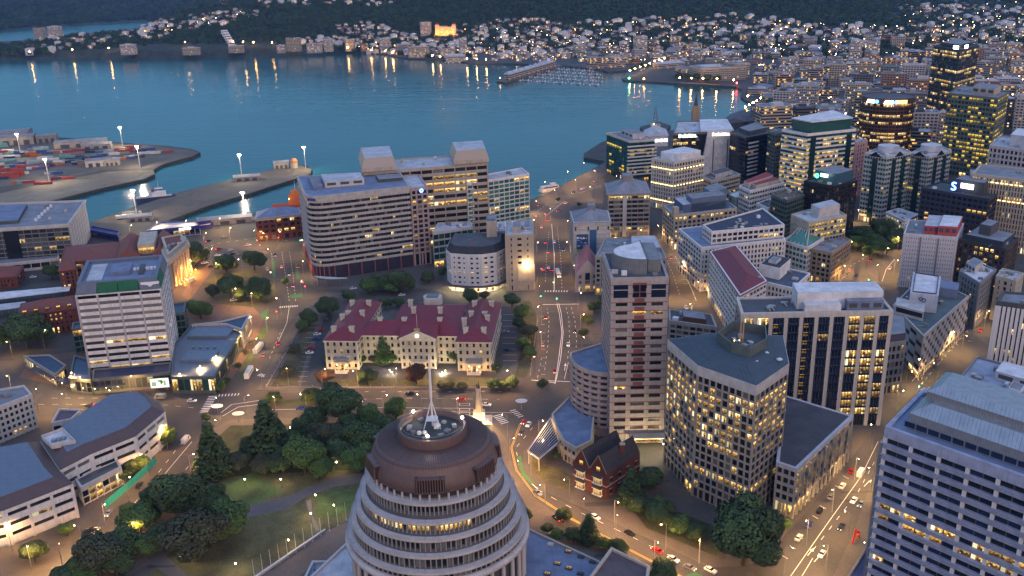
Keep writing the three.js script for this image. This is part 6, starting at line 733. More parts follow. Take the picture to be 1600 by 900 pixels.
// ---------- far city, hillside houses, bush, marina ----------
const isLand = (x, z) => inPoly(land, x, z);
function facTex(kind) {      // small far facades: 24 m x 24 m, windows only a pixel or two across
  const S = 128, cv = document.createElement('canvas'), ce = document.createElement('canvas'); cv.width = cv.height = ce.width = ce.height = S; const c = cv.getContext('2d'), e = ce.getContext('2d'), rows = 7, cols = [8, 6, 10, 1][kind % 4];
  c.fillStyle = '#dcdcdc'; c.fillRect(0, 0, S, S); e.fillStyle = '#000'; e.fillRect(0, 0, S, S);
  for (let i = 0; i < 500; i++) { c.fillStyle = `rgba(90,90,90,${rnd() * 0.12})`; c.fillRect(rnd() * S, rnd() * S, rnd() * 10, rnd() * 3); }
  for (let r = 0; r < rows; r++) for (let q = 0; q < cols; q++) { const w = S / cols, h = S / rows, x = q * w + w * (kind % 4 === 3 ? 0 : 0.18), y = r * h + h * 0.3, ww = w * (kind % 4 === 3 ? 1 : 0.64), hh = h * 0.48; c.fillStyle = pick(['#15181d', '#1d2026', '#23262b', '#101216']); c.fillRect(x, y, ww, hh); const n = kind % 4 === 3 ? 10 : 1; for (let s = 0; s < n; s++) if (rnd() < 0.17) { e.fillStyle = pick(['#ffc766', '#ffd991', '#d8952e', '#ffe9bd', '#b77a22']); e.fillRect(x + ww * s / n, y, ww / n, hh); } }
  return [cv, ce].map((v) => { const t = new THREE.CanvasTexture(v); t.colorSpace = THREE.SRGBColorSpace; t.wrapS = t.wrapT = THREE.RepeatWrapping; t.repeat.set(1 / 24, 1 / 24); return t; });
}
const FAC = [0, 1, 2, 3].map(facTex), facM = {};
const facMat = (k2, c) => facM[k2 + '' + c] ??= new THREE.MeshStandardMaterial({ map: FAC[k2][0], emissiveMap: FAC[k2][1], emissive: 0xffffff, emissiveIntensity: 0.75, color: lin(c), roughness: 0.7 });
const farCol = [[[0.5, 0.48, 0.49], 'white'], [[0.5, 0.44, 0.37], 'cream'], [[0.34, 0.33, 0.33], 'grey'], [[0.13, 0.14, 0.16], 'dark grey'], [[0.36, 0.22, 0.17], 'brick'], [[0.42, 0.4, 0.44], 'pale violet'], [[0.22, 0.3, 0.32], 'blue-green']];
const roofs = [[W.rflight, 'light roof'], [W.rfgrey, 'grey roof'], [W.rfdark, 'dark roof'], [W.rfblue, 'blue-grey roof'], [W.rfred, 'red roof']];
function farBlock(x, z, y, w, d, h, turn, ci, ki, ri, label, group, plants = 1) {
  const [c, cn] = farCol[ci], size = h > 30 ? 'tall' : h > 16 ? 'mid-height' : 'low', G = thing('city_building', label ?? `${size} ${cn} ${['city', 'office', 'apartment', 'ribbon-windowed'][ki]} block with ${roofs[ri][1]} in the packed far city`, 'building', group ?? 'packed buildings of the far city', x, y, z, turn);
  const q = [[-w / 2, d / 2], [w / 2, d / 2], [w / 2, -d / 2], [-w / 2, -d / 2]]; mesh('wall', prism(q, -3, h, 0), facMat(ki, c), G); mesh('parapet', ringGeo(offset(q, 0.15), 0.6, h - 0.4, h + 0.7), M(c, 'wall'), G); if (h < 13 && (w * 7) % 1 < 0.5) { mesh('roof', hipGeo(q, h + 0.72, 3.4, 0.7, 0.4), roofs[ri][0], G); plants = 0; } else mesh('roof', sheet(q, h), roofs[ri][0], G);
  if (plants) { const m = mesh('plant_room', box(w * rr(0.2, 0.5), rr(2, 4), d * rr(0.25, 0.5)), pick([W.grey, W.pale, W.rflight, W.dgrey]), G); m.position.set(rr(-0.2, 0.2) * w, h + 1.4, rr(-0.2, 0.2) * d); const u = mesh('roof_unit', box(2, 1.4, 2), W.rfwhite, G); u.position.set(w * 0.3, h + 0.7, -d * 0.25); }
  feet.push([x, z, Math.hypot(w, d) / 2]); return G;
}
const free = (x, z, r) => !feet.some((f) => (f[0] - x) ** 2 + (f[1] - z) ** 2 < (f[2] * 0.82 + r) ** 2);
function fill(poly, n, fn, tries = 14) { const xs = poly.map((p) => p[0]), ys = poly.map((p) => p[1]), x0 = Math.min(...xs), x1 = Math.max(...xs), y0 = Math.min(...ys), y1 = Math.max(...ys); let done = 0; for (let t = 0; t < n * tries && done < n; t++) { const px = rr(x0, x1), py = rr(y0, y1); if (!inPoly(poly, px, py)) continue; const g = hit(px, py); if (!g || !isLand(g[0], g[1])) continue; if (fn(g, px, py)) done++; } return done; }
const roadsPx = [[[1190, 215], [1240, 150], [1330, 90]], [[1290, 430], [1400, 300], [1460, 190], [1500, 100]], [[1100, 300], [1180, 200], [1200, 160]]];
// named far landmarks
const LM = (px, py, w, d, h, turn, ci, ki, ri, label) => { const g = hit(px, py) ?? [...U(px, py), 0]; return farBlock(g[0], g[1], g[2], w, d, h, turn, ci, ki, ri, label, undefined, 1); };
LM(1000, 88, 26, 22, 42, 0.2, 0, 0, 0, 'tall white slab block rising over the waterfront park'); LM(935, 106, 44, 26, 22, 0.1, 2, 3, 3, 'grey ribbon-windowed office behind the marina'); LM(957, 105, 50, 26, 19, 0.1, 0, 3, 1, 'white banded office beside the lagoon mouth');
LM(1120, 124, 86, 52, 22, 0.25, 1, 1, 1, 'big tan museum block on the harbour point'); LM(1085, 121, 60, 44, 16, 0.25, 2, 3, 3, 'low grey museum wing with curved wharf front'); LM(1150, 122, 30, 40, 26, 0.25, 1, 0, 1, 'sand-coloured museum end block with a lit face'); LM(1045, 106, 60, 24, 9, 0.4, 0, 3, 0, 'low bright white pavilion beside the lagoon');
LM(202, 84, 36, 18, 22, 0, 0, 0, 0, 'pale apartment block standing alone on the far shore'); LM(64, 60, 34, 20, 34, -0.1, 1, 1, 1, 'cream apartment tower on the headland'); LM(88, 60, 34, 20, 32, -0.1, 0, 0, 0, 'white apartment tower on the headland'); LM(666, 57, 28, 22, 32, 0, 0, 0, 0, 'white apartment tower on the wooded slope'); LM(724, 83, 18, 18, 34, 0, 0, 0, 1, 'slim white apartment tower above the boat harbour');
for (const [px, py, w, h, ci] of [[460, 80, 34, 30, 1], [492, 81, 36, 20, 0], [514, 80, 22, 28, 0], [548, 79, 24, 26, 1], [602, 80, 24, 30, 0], [632, 84, 40, 22, 2], [655, 90, 50, 24, 1], [700, 90, 34, 20, 0], [300, 84, 40, 14, 1], [370, 82, 34, 14, 1], [440, 82, 20, 16, 5], [712, 96, 44, 12, 0], [570, 79, 18, 16, 4]]) LM(px, py, w, 18, h, rr(-0.1, 0.1), ci, Math.floor(rnd() * 3), Math.floor(rnd() * 3), `${farCol[ci][1]} ${h > 22 ? 'tall' : h > 15 ? 'mid-height' : 'low'} apartment block on the beach road, ${w > 30 ? 'wide' : 'narrow'} front`);
{ const g = hit(697, 56), O = farBlock(g[0], g[1], g[2], 50, 22, 20, 0, 1, 0, 4, 'monastery-like building floodlit orange on the slope', 'far landmarks'); for (const s of [-1, 1]) { const t = mesh('end_tower', boxAt(10, 28, 14, s * 22, 14, 5), M([0.5, 0.4, 0.3], 'wall'), O); mesh('tower_roof', hipGeo([[s * 22 - 5, 12], [s * 22 + 5, 12], [s * 22 + 5, -2], [s * 22 - 5, -2]], 28.1, 5, 1, 0.5), W.rfred, t); } for (const x of [-20, -7, 7, 20]) { const l = new THREE.PointLight(new THREE.Color(1, 0.34, 0.05), 1900); l.position.set(x, 3, 26); l.castShadow = true; O.add(l); const b = mesh('flood_lamp', new THREE.SphereGeometry(0.24, 6, 5), GLOW([1, 0.45, 0.08], 12), O); b.position.set(x, 3, 26); mesh('lamp_stake', tube([x, -4, 26], [x, 2.9, 26], 0.1, 4), W.dgrey, O); } }
{ const g = hit(362, 72), S = thing('slope_apartments', 'long white building stepping straight down the wooded slope', 'building', null, g[0], g[2], g[1], 0.35); for (let i = 0; i < 6; i++) { const m = mesh('step_block', boxAt(16, 10, 12, -i * 2, 3 + i * 5.2, -i * 11.9), W.rfwhite, S); mesh('step_window', boxAt(14, 2, 0.3, -i * 2, 4 + i * 5.2, -i * 11.9 + 6.1), DARK[1], m); } }
// packed blocks
const cityTurn = (x, z) => (x > 350 ? -0.38 : 0.15) + rr(-0.12, 0.12);
let nb = 0;
const blockFill = (poly, n, h0, h1, w0, w1) => { nb += fill(poly, n, (g) => { const w = rr(w0, w1), d = rr(w0, w1) * 0.8, r = Math.hypot(w, d) / 2; if (!free(g[0], g[1], r * 0.78)) return 0; const h = h0 + (h1 - h0) * rnd() ** 1.8; farBlock(g[0], g[1], g[2], w, d, h, cityTurn(g[0], g[1]), pick([0, 0, 0, 1, 1, 2, 2, 3, 4, 5, 6]), Math.floor(rnd() * 4), pick([0, 0, 1, 1, 2, 3, 3, 4])); return 1; }); };
blockFill([[1210, 150], [1300, 100], [1600, 80], [1650, 330], [1560, 330], [1440, 260], [1340, 240], [1240, 260], [1180, 200]], 95, 16, 46, 20, 36);
blockFill([[1170, 165], [1200, 118], [1600, 70], [1600, 120], [1230, 160]], 80, 8, 30, 16, 30);
blockFill([[860, 98], [900, 75], [1100, 70], [1600, 55], [1600, 90], [1200, 130], [1165, 112], [1000, 100]], 120, 7, 22, 14, 30);
blockFill([[1020, 300], [1170, 240], [1260, 320], [1330, 380], [1250, 400], [1100, 330]], 16, 14, 26, 16, 26);

// houses: six kinds, copied along the slopes
const houseKinds = [];
for (const [w, d, h, c, rf, n] of [[11, 9, 6, [0.62, 0.6, 0.59], W.rfgrey, 'white house with grey roof'], [12, 9, 7, [0.6, 0.57, 0.53], W.rfbrick, 'white house with red roof'], [10, 10, 9, [0.5, 0.44, 0.36], W.rfgrey, 'tall cream house with grey roof'], [14, 9, 6, [0.4, 0.4, 0.42], W.rfdark, 'grey house with dark roof'], [16, 11, 11, [0.62, 0.6, 0.6], W.rflight, 'large white apartment house'], [10, 8, 6, [0.34, 0.2, 0.15], W.rfdark, 'brick-coloured house with dark roof']]) {
  const q = [[-w / 2, d / 2], [w / 2, d / 2], [w / 2, -d / 2], [-w / 2, -d / 2]], parts = [['wall', prism(q, -6, h, 1), M(c, 'wall')], ['roof', hipGeo(q, h + 0.05, 2.6, 1, 0.6), rf]];
  const lit = [], dk = []; for (let f = 0; f < Math.floor(h / 3); f++) for (let i = 0; i < 4; i++) (rnd() < 0.3 ? lit : dk).push(boxAt(1.5, 1.5, 0.2, -w / 2 + (i + 0.5) * w / 4, 1.6 + f * 3, d / 2 + 0.06));
  houseKinds.push({ parts, n, lit: mrg(lit.length ? lit : [boxAt(1.5, 1.5, 0.2, 0, 1.6, d / 2 + 0.07)]), dk: dk.length ? mrg(dk) : null, r: Math.hypot(w, d) / 2 });
}
const houseLit = GLOW([1, 0.62, 0.26], 1.3);
const houseZones = [[[[20, 85], [60, 62], [110, 57], [180, 52], [270, 50], [260, 60], [215, 66], [190, 82], [140, 80]], 50, 'headland'], [[[165, 52], [270, 30], [400, 14], [405, 30], [330, 44], [260, 52]], 85, 'upper left ridge'], [[[270, 82], [330, 76], [420, 76], [440, 70], [520, 60], [640, 74], [690, 86], [640, 88], [420, 82]], 60, 'beach slope'], [[[400, 0], [620, -4], [610, 12], [540, 8], [410, 16]], 36, 'high ridge'], [[[520, 44], [560, 36], [640, 52], [660, 72], [560, 64]], 48, 'bay slope'], [[[700, 80], [715, 45], [790, 30], [900, 36], [1010, 30], [1130, 26], [1190, 28], [1200, 70], [1000, 78], [850, 98], [740, 94]], 430, 'broad hillside'], [[[1180, 66], [1190, 30], [1260, 36], [1400, 48], [1430, 30], [1380, 0], [1600, -6], [1640, 60], [1400, 74]], 330, 'far valley'], [[[270, 6], [360, 0], [362, 8], [280, 12]], 14, 'distant ridge'], [[[250, 85], [270, 79], [440, 75], [560, 74], [690, 84], [690, 91], [600, 84], [440, 82]], 70, 'beach road'], [[[640, 76], [690, 62], [720, 60], [715, 84], [690, 88]], 24, 'bay slope'], [[[800, 98], [900, 82], [1180, 72], [1195, 95], [1000, 92], [880, 100]], 60, 'flat suburb']];
const cand = [];
for (const [poly, n, where] of houseZones) fill(poly, n, (g) => { if (!free(g[0], g[1], 6)) return 0; feet.push([g[0], g[1], 8]); cand.push([...g, where]); return 1; }, 10);
cand.sort((a, b) => a[3] - b[3]); 
const protoH = {}, restH = houseKinds.map(() => []);
cand.forEach(([x, z, y, d, where], i) => {
  const ki = Math.floor(rnd() * 6), K = houseKinds[ki], turn = rr(-0.5, 0.5);
  if (i >= 296) { restH[ki].push(new THREE.Matrix4().makeRotationY(turn).setPosition(x, y, z)); return; }
  const label = `small ${K.n} on the ${where} of the far shore`;
  if (!protoH[ki]) { const G = thing('hillside_house', label, 'house', 'houses on the far slopes', x, y, z, turn); for (const [n, g, m] of K.parts) mesh(n, g, m, G); mesh('lit_windows', K.lit, houseLit, G).userData.kind = 'stuff'; if (K.dk) mesh('dark_windows', K.dk, DARK[1], G).userData.kind = 'stuff'; protoH[ki] = G; }
  else dup(protoH[ki], x, y, z, turn, label);
});
function inst(name, geo, mat, mats, label, category, tint) { if (!mats.length) return; const m = new THREE.InstancedMesh(geo, mat, mats.length); mats.forEach((q, i) => { m.setMatrixAt(i, q); if (tint) m.setColorAt(i, tint(i)); }); m.name = uname(name); m.userData = { kind: 'stuff', label, category }; m.castShadow = m.receiveShadow = true; scene.add(m); return m; }
restH.forEach((l, ki) => { const K = houseKinds[ki]; inst('distant_houses', K.parts[0][1], K.parts[0][2], l, `distant mass of ${K.n}s, walls`, 'houses'); inst('distant_house_roofs', K.parts[1][1], K.parts[1][2], l, `distant mass of ${K.n}s, roofs`, 'houses'); inst('distant_house_windows', K.lit, houseLit, l.filter((_, i) => i % 2), `lit windows of the distant ${K.n}s`, 'windows'); });
// bush on the slopes
function leafBall(n, r, s, flatY = 0.8) { const pos = []; for (let i = 0; i < n; i++) { const u = rnd() * 2 - 1, t = rnd() * 6.283, q = Math.sqrt(1 - u * u), rad = r * rr(0.7, 1.05), c = [q * Math.cos(t) * rad, (u * 0.5 + 0.35) * rad * flatY * 1.6, q * Math.sin(t) * rad]; for (let k2 = 0; k2 < 3; k2++) pos.push(c[0] + rr(-s, s), c[1] + rr(-s, s), c[2] + rr(-s, s)); } return tri(pos); }
{ const geo = [leafBall(46, 6, 3.4), leafBall(46, 6, 3.2), leafBall(40, 5, 3)], M3 = [[], [], []], cols = [];
  const nearHouse = new Set(cand.map(([x, z]) => Math.round(x / 16) + ',' + Math.round(z / 16)));
  for (let i = 0; i < 32000; i++) { const px = rr(-80, 1680), py = rr(-30, 92); const g = hit(px, py); if (!g || px > 720 && g[2] < 3 && rnd() < 0.8) continue; if (!isLand(g[0], g[1]) && g[3] < 4000) continue; const jx = g[0] + rr(-20, 20), jz = g[1] + rr(-20, 20); if (nearHouse.has(Math.round(jx / 16) + ',' + Math.round(jz / 16))) continue; let h = TH(jx, jz); if (h < 1) { if (px > 720 || g[3] > 3000 || !isLand(jx, jz - 8) || !isLand(jx, jz + 14)) continue; h = 0; } if (px > 1180 && py > 40 && rnd() < 0.7) continue; if (!free(jx, jz, 1)) continue; const s = rr(0.7, 1.5) * (g[3] > 3500 ? 1.7 : 1); M3[i % 3].push(new THREE.Matrix4().compose(new THREE.Vector3(jx, h - 1, jz), new THREE.Quaternion().setFromAxisAngle(new THREE.Vector3(0, 1, 0), rnd() * 6), new THREE.Vector3(s, s * rr(0.8, 1.3), s))); }
  const bm = new THREE.MeshStandardMaterial({ color: 0xffffff, roughness: 1 }); M3.forEach((l, i) => inst('hillside_bush', geo[i], bm, l, ['dark green bush covering the far slopes', 'mid green bush covering the far slopes', 'olive scrub covering the far slopes'][i], 'bush', () => { const t = rnd(); return new THREE.Color().setRGB(0.022 + 0.034 * t * rnd(), 0.038 + 0.042 * t, 0.022 + 0.012 * rnd()); }));  }
// small far lamps
{ const head = new THREE.SphereGeometry(0.6, 6, 4), pole = tube([0, -8, 0], [0, 0, 0], 0.12, 4), L = [[], [], []];
  for (const [poly, n] of [[[[700, 90], [720, 50], [900, 40], [1180, 34], [1200, 120], [1000, 100], [860, 100]], 150], [[[1180, 120], [1190, 36], [1420, 40], [1400, 6], [1600, -4], [1620, 140], [1300, 130]], 330], [[[1200, 220], [1230, 130], [1600, 100], [1600, 280], [1400, 300]], 90], [[[280, 82], [420, 76], [640, 70], [690, 88], [400, 84]], 30], [[[180, 56], [380, 20], [400, 28], [270, 54]], 22]]) fill(poly, n, (g) => { L[pick([0, 0, 0, 0, 1, 1, 2])].push(new THREE.Matrix4().makeScale(...Array(3).fill(rr(0.55, 1.15))).setPosition(g[0], g[2] + 8, g[1])); return 1; });
  [[1, 0.42, 0.1], [1, 0.7, 0.36], [1, 0.92, 0.78]].forEach((c, i) => { inst('distant_street_lamps', head, GLOW(c, 26), L[i], ['orange', 'warm white', 'white'][i] + ' street lamps scattered through the far city', 'street lamps'); inst('distant_lamp_poles', pole, W.dgrey, L[i], `poles of the ${['orange', 'warm white', 'white'][i]} far street lamps`, 'lamp poles'); }); }
// shore lamps whose light streaks the water
{ const proto = thing('shore_lamp', 'promenade lamp on the far beach road', 'street lamp', 'promenade lamps along the far shore', 0, 0, 0); mesh('pole', tube([0, 0, 0], [0, 9, 0], 0.16, 5), W.dgrey, proto); mesh('lamp_head', new THREE.SphereGeometry(1.0, 8, 6), GLOW([1, 0.48, 0.13], 130), proto).position.y = 9.4; let first = 1;
  for (const [px, py] of [[48, 92], [115, 90], [172, 89], [192, 88], [292, 86], [366, 85], [382, 85], [398, 85], [427, 84], [452, 83.5], [456, 83.5], [487, 83], [518, 83], [544, 83], [580, 84.5], [602, 86], [614, 88], [676, 93.5], [700, 95], [688, 95], [730, 98.5], [745, 99], [760, 99.5], [1006, 106], [1034, 103], [1062, 130], [1080, 130.5], [1098, 131], [1120, 132], [1146, 133.5], [984, 118], [992, 115.5], [1000, 112.5], [1008, 109.5], [1015, 106.5], [1023, 103], [1030, 100.5], [1038, 98.5], [1164, 178], [1170, 174.5], [1176, 171], [1182, 167.5], [1188, 163.5], [1194, 160], [1168, 160]]) { const p = U(px, py), y = Math.max(0, TH(p[0], p[1])); if (first) { proto.position.set(p[0], y, p[1]); first = 0; } else dup(proto, p[0], y, p[1], 0, px > 990 ? 'promenade lamp along the museum wharf edge' : null); } }
for (const [px, py, c, l] of [[983, 127.5, [0.05, 1, 0.25], 'green'], [1151, 135.5, [1, 0.03, 0.03], 'red'], [1006, 128, [1, 0.35, 0.05], 'orange'], [985, 88, [0.05, 1, 0.3], 'second green']]) { const p = hit(px, py) ?? [...U(px, py), 0], G = thing('wharf_beacon', `${l} beacon light at the far wharf edge`, 'beacon', null, p[0], p[2], p[1]); mesh('post', tube([0, 0, 0], [0, 4, 0], 0.3, 6), W.dgrey, G); mesh('lamp', new THREE.SphereGeometry(1.3, 8, 6), GLOW(c, 30), G).position.y = 5; }
// long wharf apartments and marina
{ const P = Us([[776, 127], [790, 129], [878, 103], [868, 98]]), c = cen(P), L = P.map((p) => [p[0] - c[0], p[1] - c[1]]), G = thing('marina_pier', 'long pier carrying low apartments with pale zigzag roofs beside the marina', 'pier', null, c[0], 0, c[1]); mesh('deck', prism(L, -4, 0.6), wharfdeck, G); const q = subQ(L, 0.22, 0.78, 0.08, 0.9), mm = facMat(3, [0.5, 0.48, 0.46]); mesh('wall', prism(q, 0.6, 11, 1), mm, G); for (let i = 0; i < 9; i++) mesh('zigzag_roof', hipGeo(subQ(q, 0, 1, i / 9 + 0.005, (i + 1) / 9 - 0.005), 11.1, 4, 0.4, 0.3), W.rflight, G); for (let i = 0; i < 10; i++) { const p = inQ(L, 0.08, i / 10 + 0.04), l = mesh('pier_lamp', new THREE.SphereGeometry(0.6, 6, 5), GLOW([1, 0.52, 0.16], 30), G); l.position.set(p[0], 5, p[1]); mesh('lamp_pole', tube([p[0], 0.6, p[1]], [p[0], 4.8, p[1]], 0.1, 4), W.dgrey, G); } const mp = inQ(L, 0.5, 0.8); mesh('stair_tower', boxAt(7, 18, 7, mp[0], 9, mp[1]), W.rfwhite, G);
  const hull = (() => { const s = new THREE.Shape(); s.moveTo(-5, -1.4); s.lineTo(2, -1.5); s.quadraticCurveTo(5, -0.8, 6.4, 0); s.quadraticCurveTo(5, 0.8, 2, 1.5); s.lineTo(-5, 1.4); s.closePath(); const g = new THREE.ExtrudeGeometry(s, { depth: 1.3, bevelEnabled: false }); g.rotateX(-Math.PI / 2); return g; })(), cab = boxAt(4, 0.9, 1.8, -0.6, 1.75, 0), mast = tube([0.6, 1.3, 0], [0.6, 14, 0], 0.14, 4), hm = [W.rfwhite, W.pale, M([0.04, 0.06, 0.16], null)];
  let pb = null; const rows = [[[800, 125], [940, 134]], [[815, 120], [945, 128.5]], [[828, 115.5], [945, 123]], [[842, 111.5], [942, 117.5]], [[858, 107.5], [930, 112]]]; const bd = (x, y, t, i) => { const lb = i % 3 === 2 ? 'navy-hulled yacht moored in the marina rows' : 'white yacht moored in the marina rows'; const G2 = thing('yacht', lb, 'yacht', 'yachts moored in the marina', x, -2.5, y, t); mesh('hull', hull, hm[i % 3], G2); mesh('cabin', cab, W.rfwhite, G2); mesh('mast', mast, W.pale, G2); };
  let i = 0; for (const [a, b] of rows) { const A = U(...a, -2.5), B = U(...b, -2.5), n = Math.round(Math.hypot(B[0] - A[0], B[1] - A[1]) / 6.3); for (let j = 0; j < n; j++) { const t = j / n, o = j % 2 ? 7 : -7; bd(A[0] + (B[0] - A[0]) * t, A[1] + (B[1] - A[1]) * t + o, (j % 2 ? -1 : 1) * (Math.PI / 2) + rr(-0.06, 0.06), i++); } const c2 = [(A[0] + B[0]) / 2, (A[1] + B[1]) / 2], Q = thing('floating_jetty', 'long floating jetty between two rows of yachts', 'jetty', 'marina jetties', c2[0], -2.4, c2[1], Math.atan2(-(B[1] - A[1]), B[0] - A[0])); mesh('deck', box(Math.hypot(B[0] - A[0], B[1] - A[1]), 0.6, 2), W.pale, Q); mesh('pile', boxAt(0.5, 3, 0.5, Math.hypot(B[0] - A[0], B[1] - A[1]) / 2 - 1, 0.6, 1.3), W.dgrey, Q); }  }
{ const p = U(1024, 200), G = thing('floating_crane', 'tall lattice crane standing on the dark wharf', 'crane', null, p[0], 0, p[1]); mesh('base', boxAt(12, 5, 9, 0, 2.5, 0), W.cream, G); for (const [x, z] of [[-3, -3], [3, -3], [3, 3], [-3, 3]]) mesh('leg', tube([x, 5, z], [x * 0.2, 26, z * 0.2], 0.35, 5), W.grey, G); for (const y of [9, 13, 17, 21]) mesh('brace', ringGeo([[-3, 3], [3, 3], [3, -3], [-3, -3]].map((v) => v.map((t) => t * (1 - (y - 5) / 26))), 0.3, y, y + 0.4), W.grey, G); mesh('mast_top', tube([0, 26, 0], [0, 33, 0], 0.2, 5), W.grey, G); const l = mesh('work_lamp', new THREE.SphereGeometry(0.6, 8, 6), GLOW([1, 0.55, 0.15], 30), G); l.position.set(-3, 6, 6);
  const b = U(1086, 200), S = thing('clock_turret', 'slender lit turret with a spire on the wharf shed', 'tower', null, b[0], 0, b[1]); mesh('shaft', boxAt(9, 22, 9, 0, 11, 0), W.tan, S); mesh('belfry', boxAt(7, 6, 7, 0, 25, 0), M([0.4, 0.28, 0.12], 'wall'), S); mesh('spire', cylAt(3, 0.1, 16, 0, 28, 0, 6), W.dgrey, S); }
for (const [q, h, l] of [[[[1122, 196], [1165, 190], [1180, 176], [1140, 180]], 10, 'dark gabled wharf shed by the inner harbour'], [[[1168, 190], [1200, 186], [1205, 172], [1182, 174]], 11, 'second dark gabled wharf shed beside the first'], [[[1002, 214], [1044, 212], [1040, 202], [1008, 203]], 12, 'white-lit event building on the wharf behind the green glass office']]) { const P = Us(q, h), c = cen(P), G = thing('wharf_shed', l, 'shed', null, c[0], 0, c[1]), L = P.map((p) => [p[0] - c[0], p[1] - c[1]]); mesh('wall', prism(L, 0, h, 1), l.includes('lit') ? W.white : W.dgrey, G); mesh('roof', hipGeo(L, h + 0.05, 6, 0.3, 0.8), l.includes('lit') ? W.rflight : W.rfdark, G); if (l.includes('lit')) for (let i = 0; i < 6; i++) { const a = L[0], b = L[1], t = (i + 0.5) / 6, n = nrm(a, b), m = mesh('lit_window', box(4, 3, 0.3), i < 3 ? GLOW([0.25, 0.2, 1], 3) : GLOW([0.9, 0.95, 1], 2.5), G); m.position.set(a[0] + (b[0] - a[0]) * t + n[0] * 0.1, 7, a[1] + (b[1] - a[1]) * t + n[1] * 0.1); m.rotation.y = Math.atan2(n[0], n[1]); } }
// ---------- trees ----------
function crown(kind, n, s) {   // leaf clumps through the volume of a crown about 2 m across per unit radius 1
  const pos = [], col = [], lobes = [];
  if (kind === 'broad') { lobes.push([0, 0.1, 0, 0.72]); for (let i = 0; i < 13; i++) { const t = i * 2.4 + rr(-0.3, 0.3), r = rr(0.42, 0.66), y = rr(-0.28, 0.55); lobes.push([Math.cos(t) * r * (1 - Math.max(0, y) * 0.6), y, Math.sin(t) * r * (1 - Math.max(0, y) * 0.6), rr(0.26, 0.42)]); } }
  else for (let i = 0; i < 12; i++) { const y = i / 11, r = (1 - y) * 0.62 + 0.05; for (let k2 = 0; k2 < 5 - Math.floor(y * 3); k2++) { const t = k2 * 1.4 + i * 0.8; lobes.push([Math.cos(t) * r * 0.62, y * 2.5 - 0.7, Math.sin(t) * r * 0.62, 0.16 + (1 - y) * 0.2]); } }
  const tot = lobes.reduce((q, l) => q + l[3] ** 2, 0);
  for (const l of lobes) { const m = Math.round(n * l[3] ** 2 / tot), tone = rr(0.75, 1.25); for (let i = 0; i < m; i++) { const u = rnd() * 2 - 1, t = rnd() * 6.283, q = Math.sqrt(1 - u * u), R = l[3] * (1 - 0.28 * rnd() ** 2), c = [l[0] + q * Math.cos(t) * R, l[1] + u * R * 0.85, l[2] + q * Math.sin(t) * R], b = tone * rr(0.65, 1.35), cc = [b * rr(0.8, 1.2), b, b * rr(0.7, 1.1)];
    const nx = q * Math.cos(t), ny = u, nz = q * Math.sin(t), tx = new THREE.Vector3(rr(-1, 1), rr(-1, 1), rr(-1, 1)).cross(new THREE.Vector3(nx + rr(-0.6, 0.6), ny + rr(-0.6, 0.6), nz + rr(-0.6, 0.6))).normalize(), ty = new THREE.Vector3(nx, ny, nz).cross(tx).normalize(), a = s * rr(0.7, 1.4);
    const P = (x, y) => [c[0] + tx.x * x * a + ty.x * y * a, c[1] + tx.y * x * a + ty.y * y * a, c[2] + tx.z * x * a + ty.z * y * a]; pos.push(...P(-1, -0.5), ...P(0.2, -0.9), ...P(0.9, 0.2), ...P(-1, -0.5), ...P(0.9, 0.2), ...P(-0.2, 0.9)); for (let j = 0; j < 6; j++) col.push(...cc); } }
  const g = tri(pos); g.setAttribute('color', new THREE.Float32BufferAttribute(col, 3)); return g;
}
const leaf = (c) => { const m = new THREE.MeshStandardMaterial({ vertexColors: true, roughness: 0.95, side: THREE.DoubleSide }); m.color = lin(c); return m; };
const crB = [crown('broad', 7600, 0.042), crown('broad', 7600, 0.04), crown('broad', 6400, 0.046)], crC = [crown('conifer', 4200, 0.05), crown('conifer', 3600, 0.056)], bark = M([0.06, 0.045, 0.035], 'wall');
const LC = { d: leaf([0.042, 0.07, 0.025]), g: leaf([0.06, 0.105, 0.028]), r: leaf([0.045, 0.022, 0.016]), o: leaf([0.05, 0.056, 0.03]) };
const trunkG = mrg([cyl(0.09, 0.05, 1.2, 7), tube([0, 0.7, 0], [0.35, 1.3, 0.1], 0.03, 5), tube([0, 0.75, 0], [-0.3, 1.35, -0.15], 0.03, 5), tube([0, 0.6, 0], [0.05, 1.3, 0.36], 0.028, 5)]);
const cname = { d: 'dark green', g: 'green', r: 'reddish brown', o: 'olive' };
// [px, py of the crown's middle, crown width in px, colour, kind]
function tree(px, py, w, c = 'd', kind = 'b', where, group) {
  const g0 = U(px, py), pm = pxPerM(g0[0], g0[1]), R = w / pm / 2, h = R * 0.78, p = U(px, py, h + (kind === 'c' ? R * 0.4 : 0));
  const G = thing(kind === 'c' ? 'conifer_tree' : 'leafy_tree', `${R > 8 ? 'huge ' : R < 3 ? 'small ' : ''}${cname[c]} ${kind === 'c' ? 'conifer' : 'leafy tree'} ${where}`, 'tree', group ?? `trees ${where}`, p[0], 0.1, p[1], rnd() * 6);
  const tr = mesh('trunk', trunkG, bark, G); tr.scale.set(R * 0.7, R * 0.75, R * 0.7); const cr = mesh('crown', pick(kind === 'c' ? crC : crB), LC[c], G); cr.scale.set(R * rr(0.9, 1.15), R * rr(0.75, 0.95), R * rr(0.9, 1.15)); cr.position.y = h + 0.3; if (kind === 'c') { cr.scale.set(R * 1.6, R * 1.0, R * 1.6); cr.position.y = R * 1.1; } cr.rotation.y = rnd() * 6; return G;
}
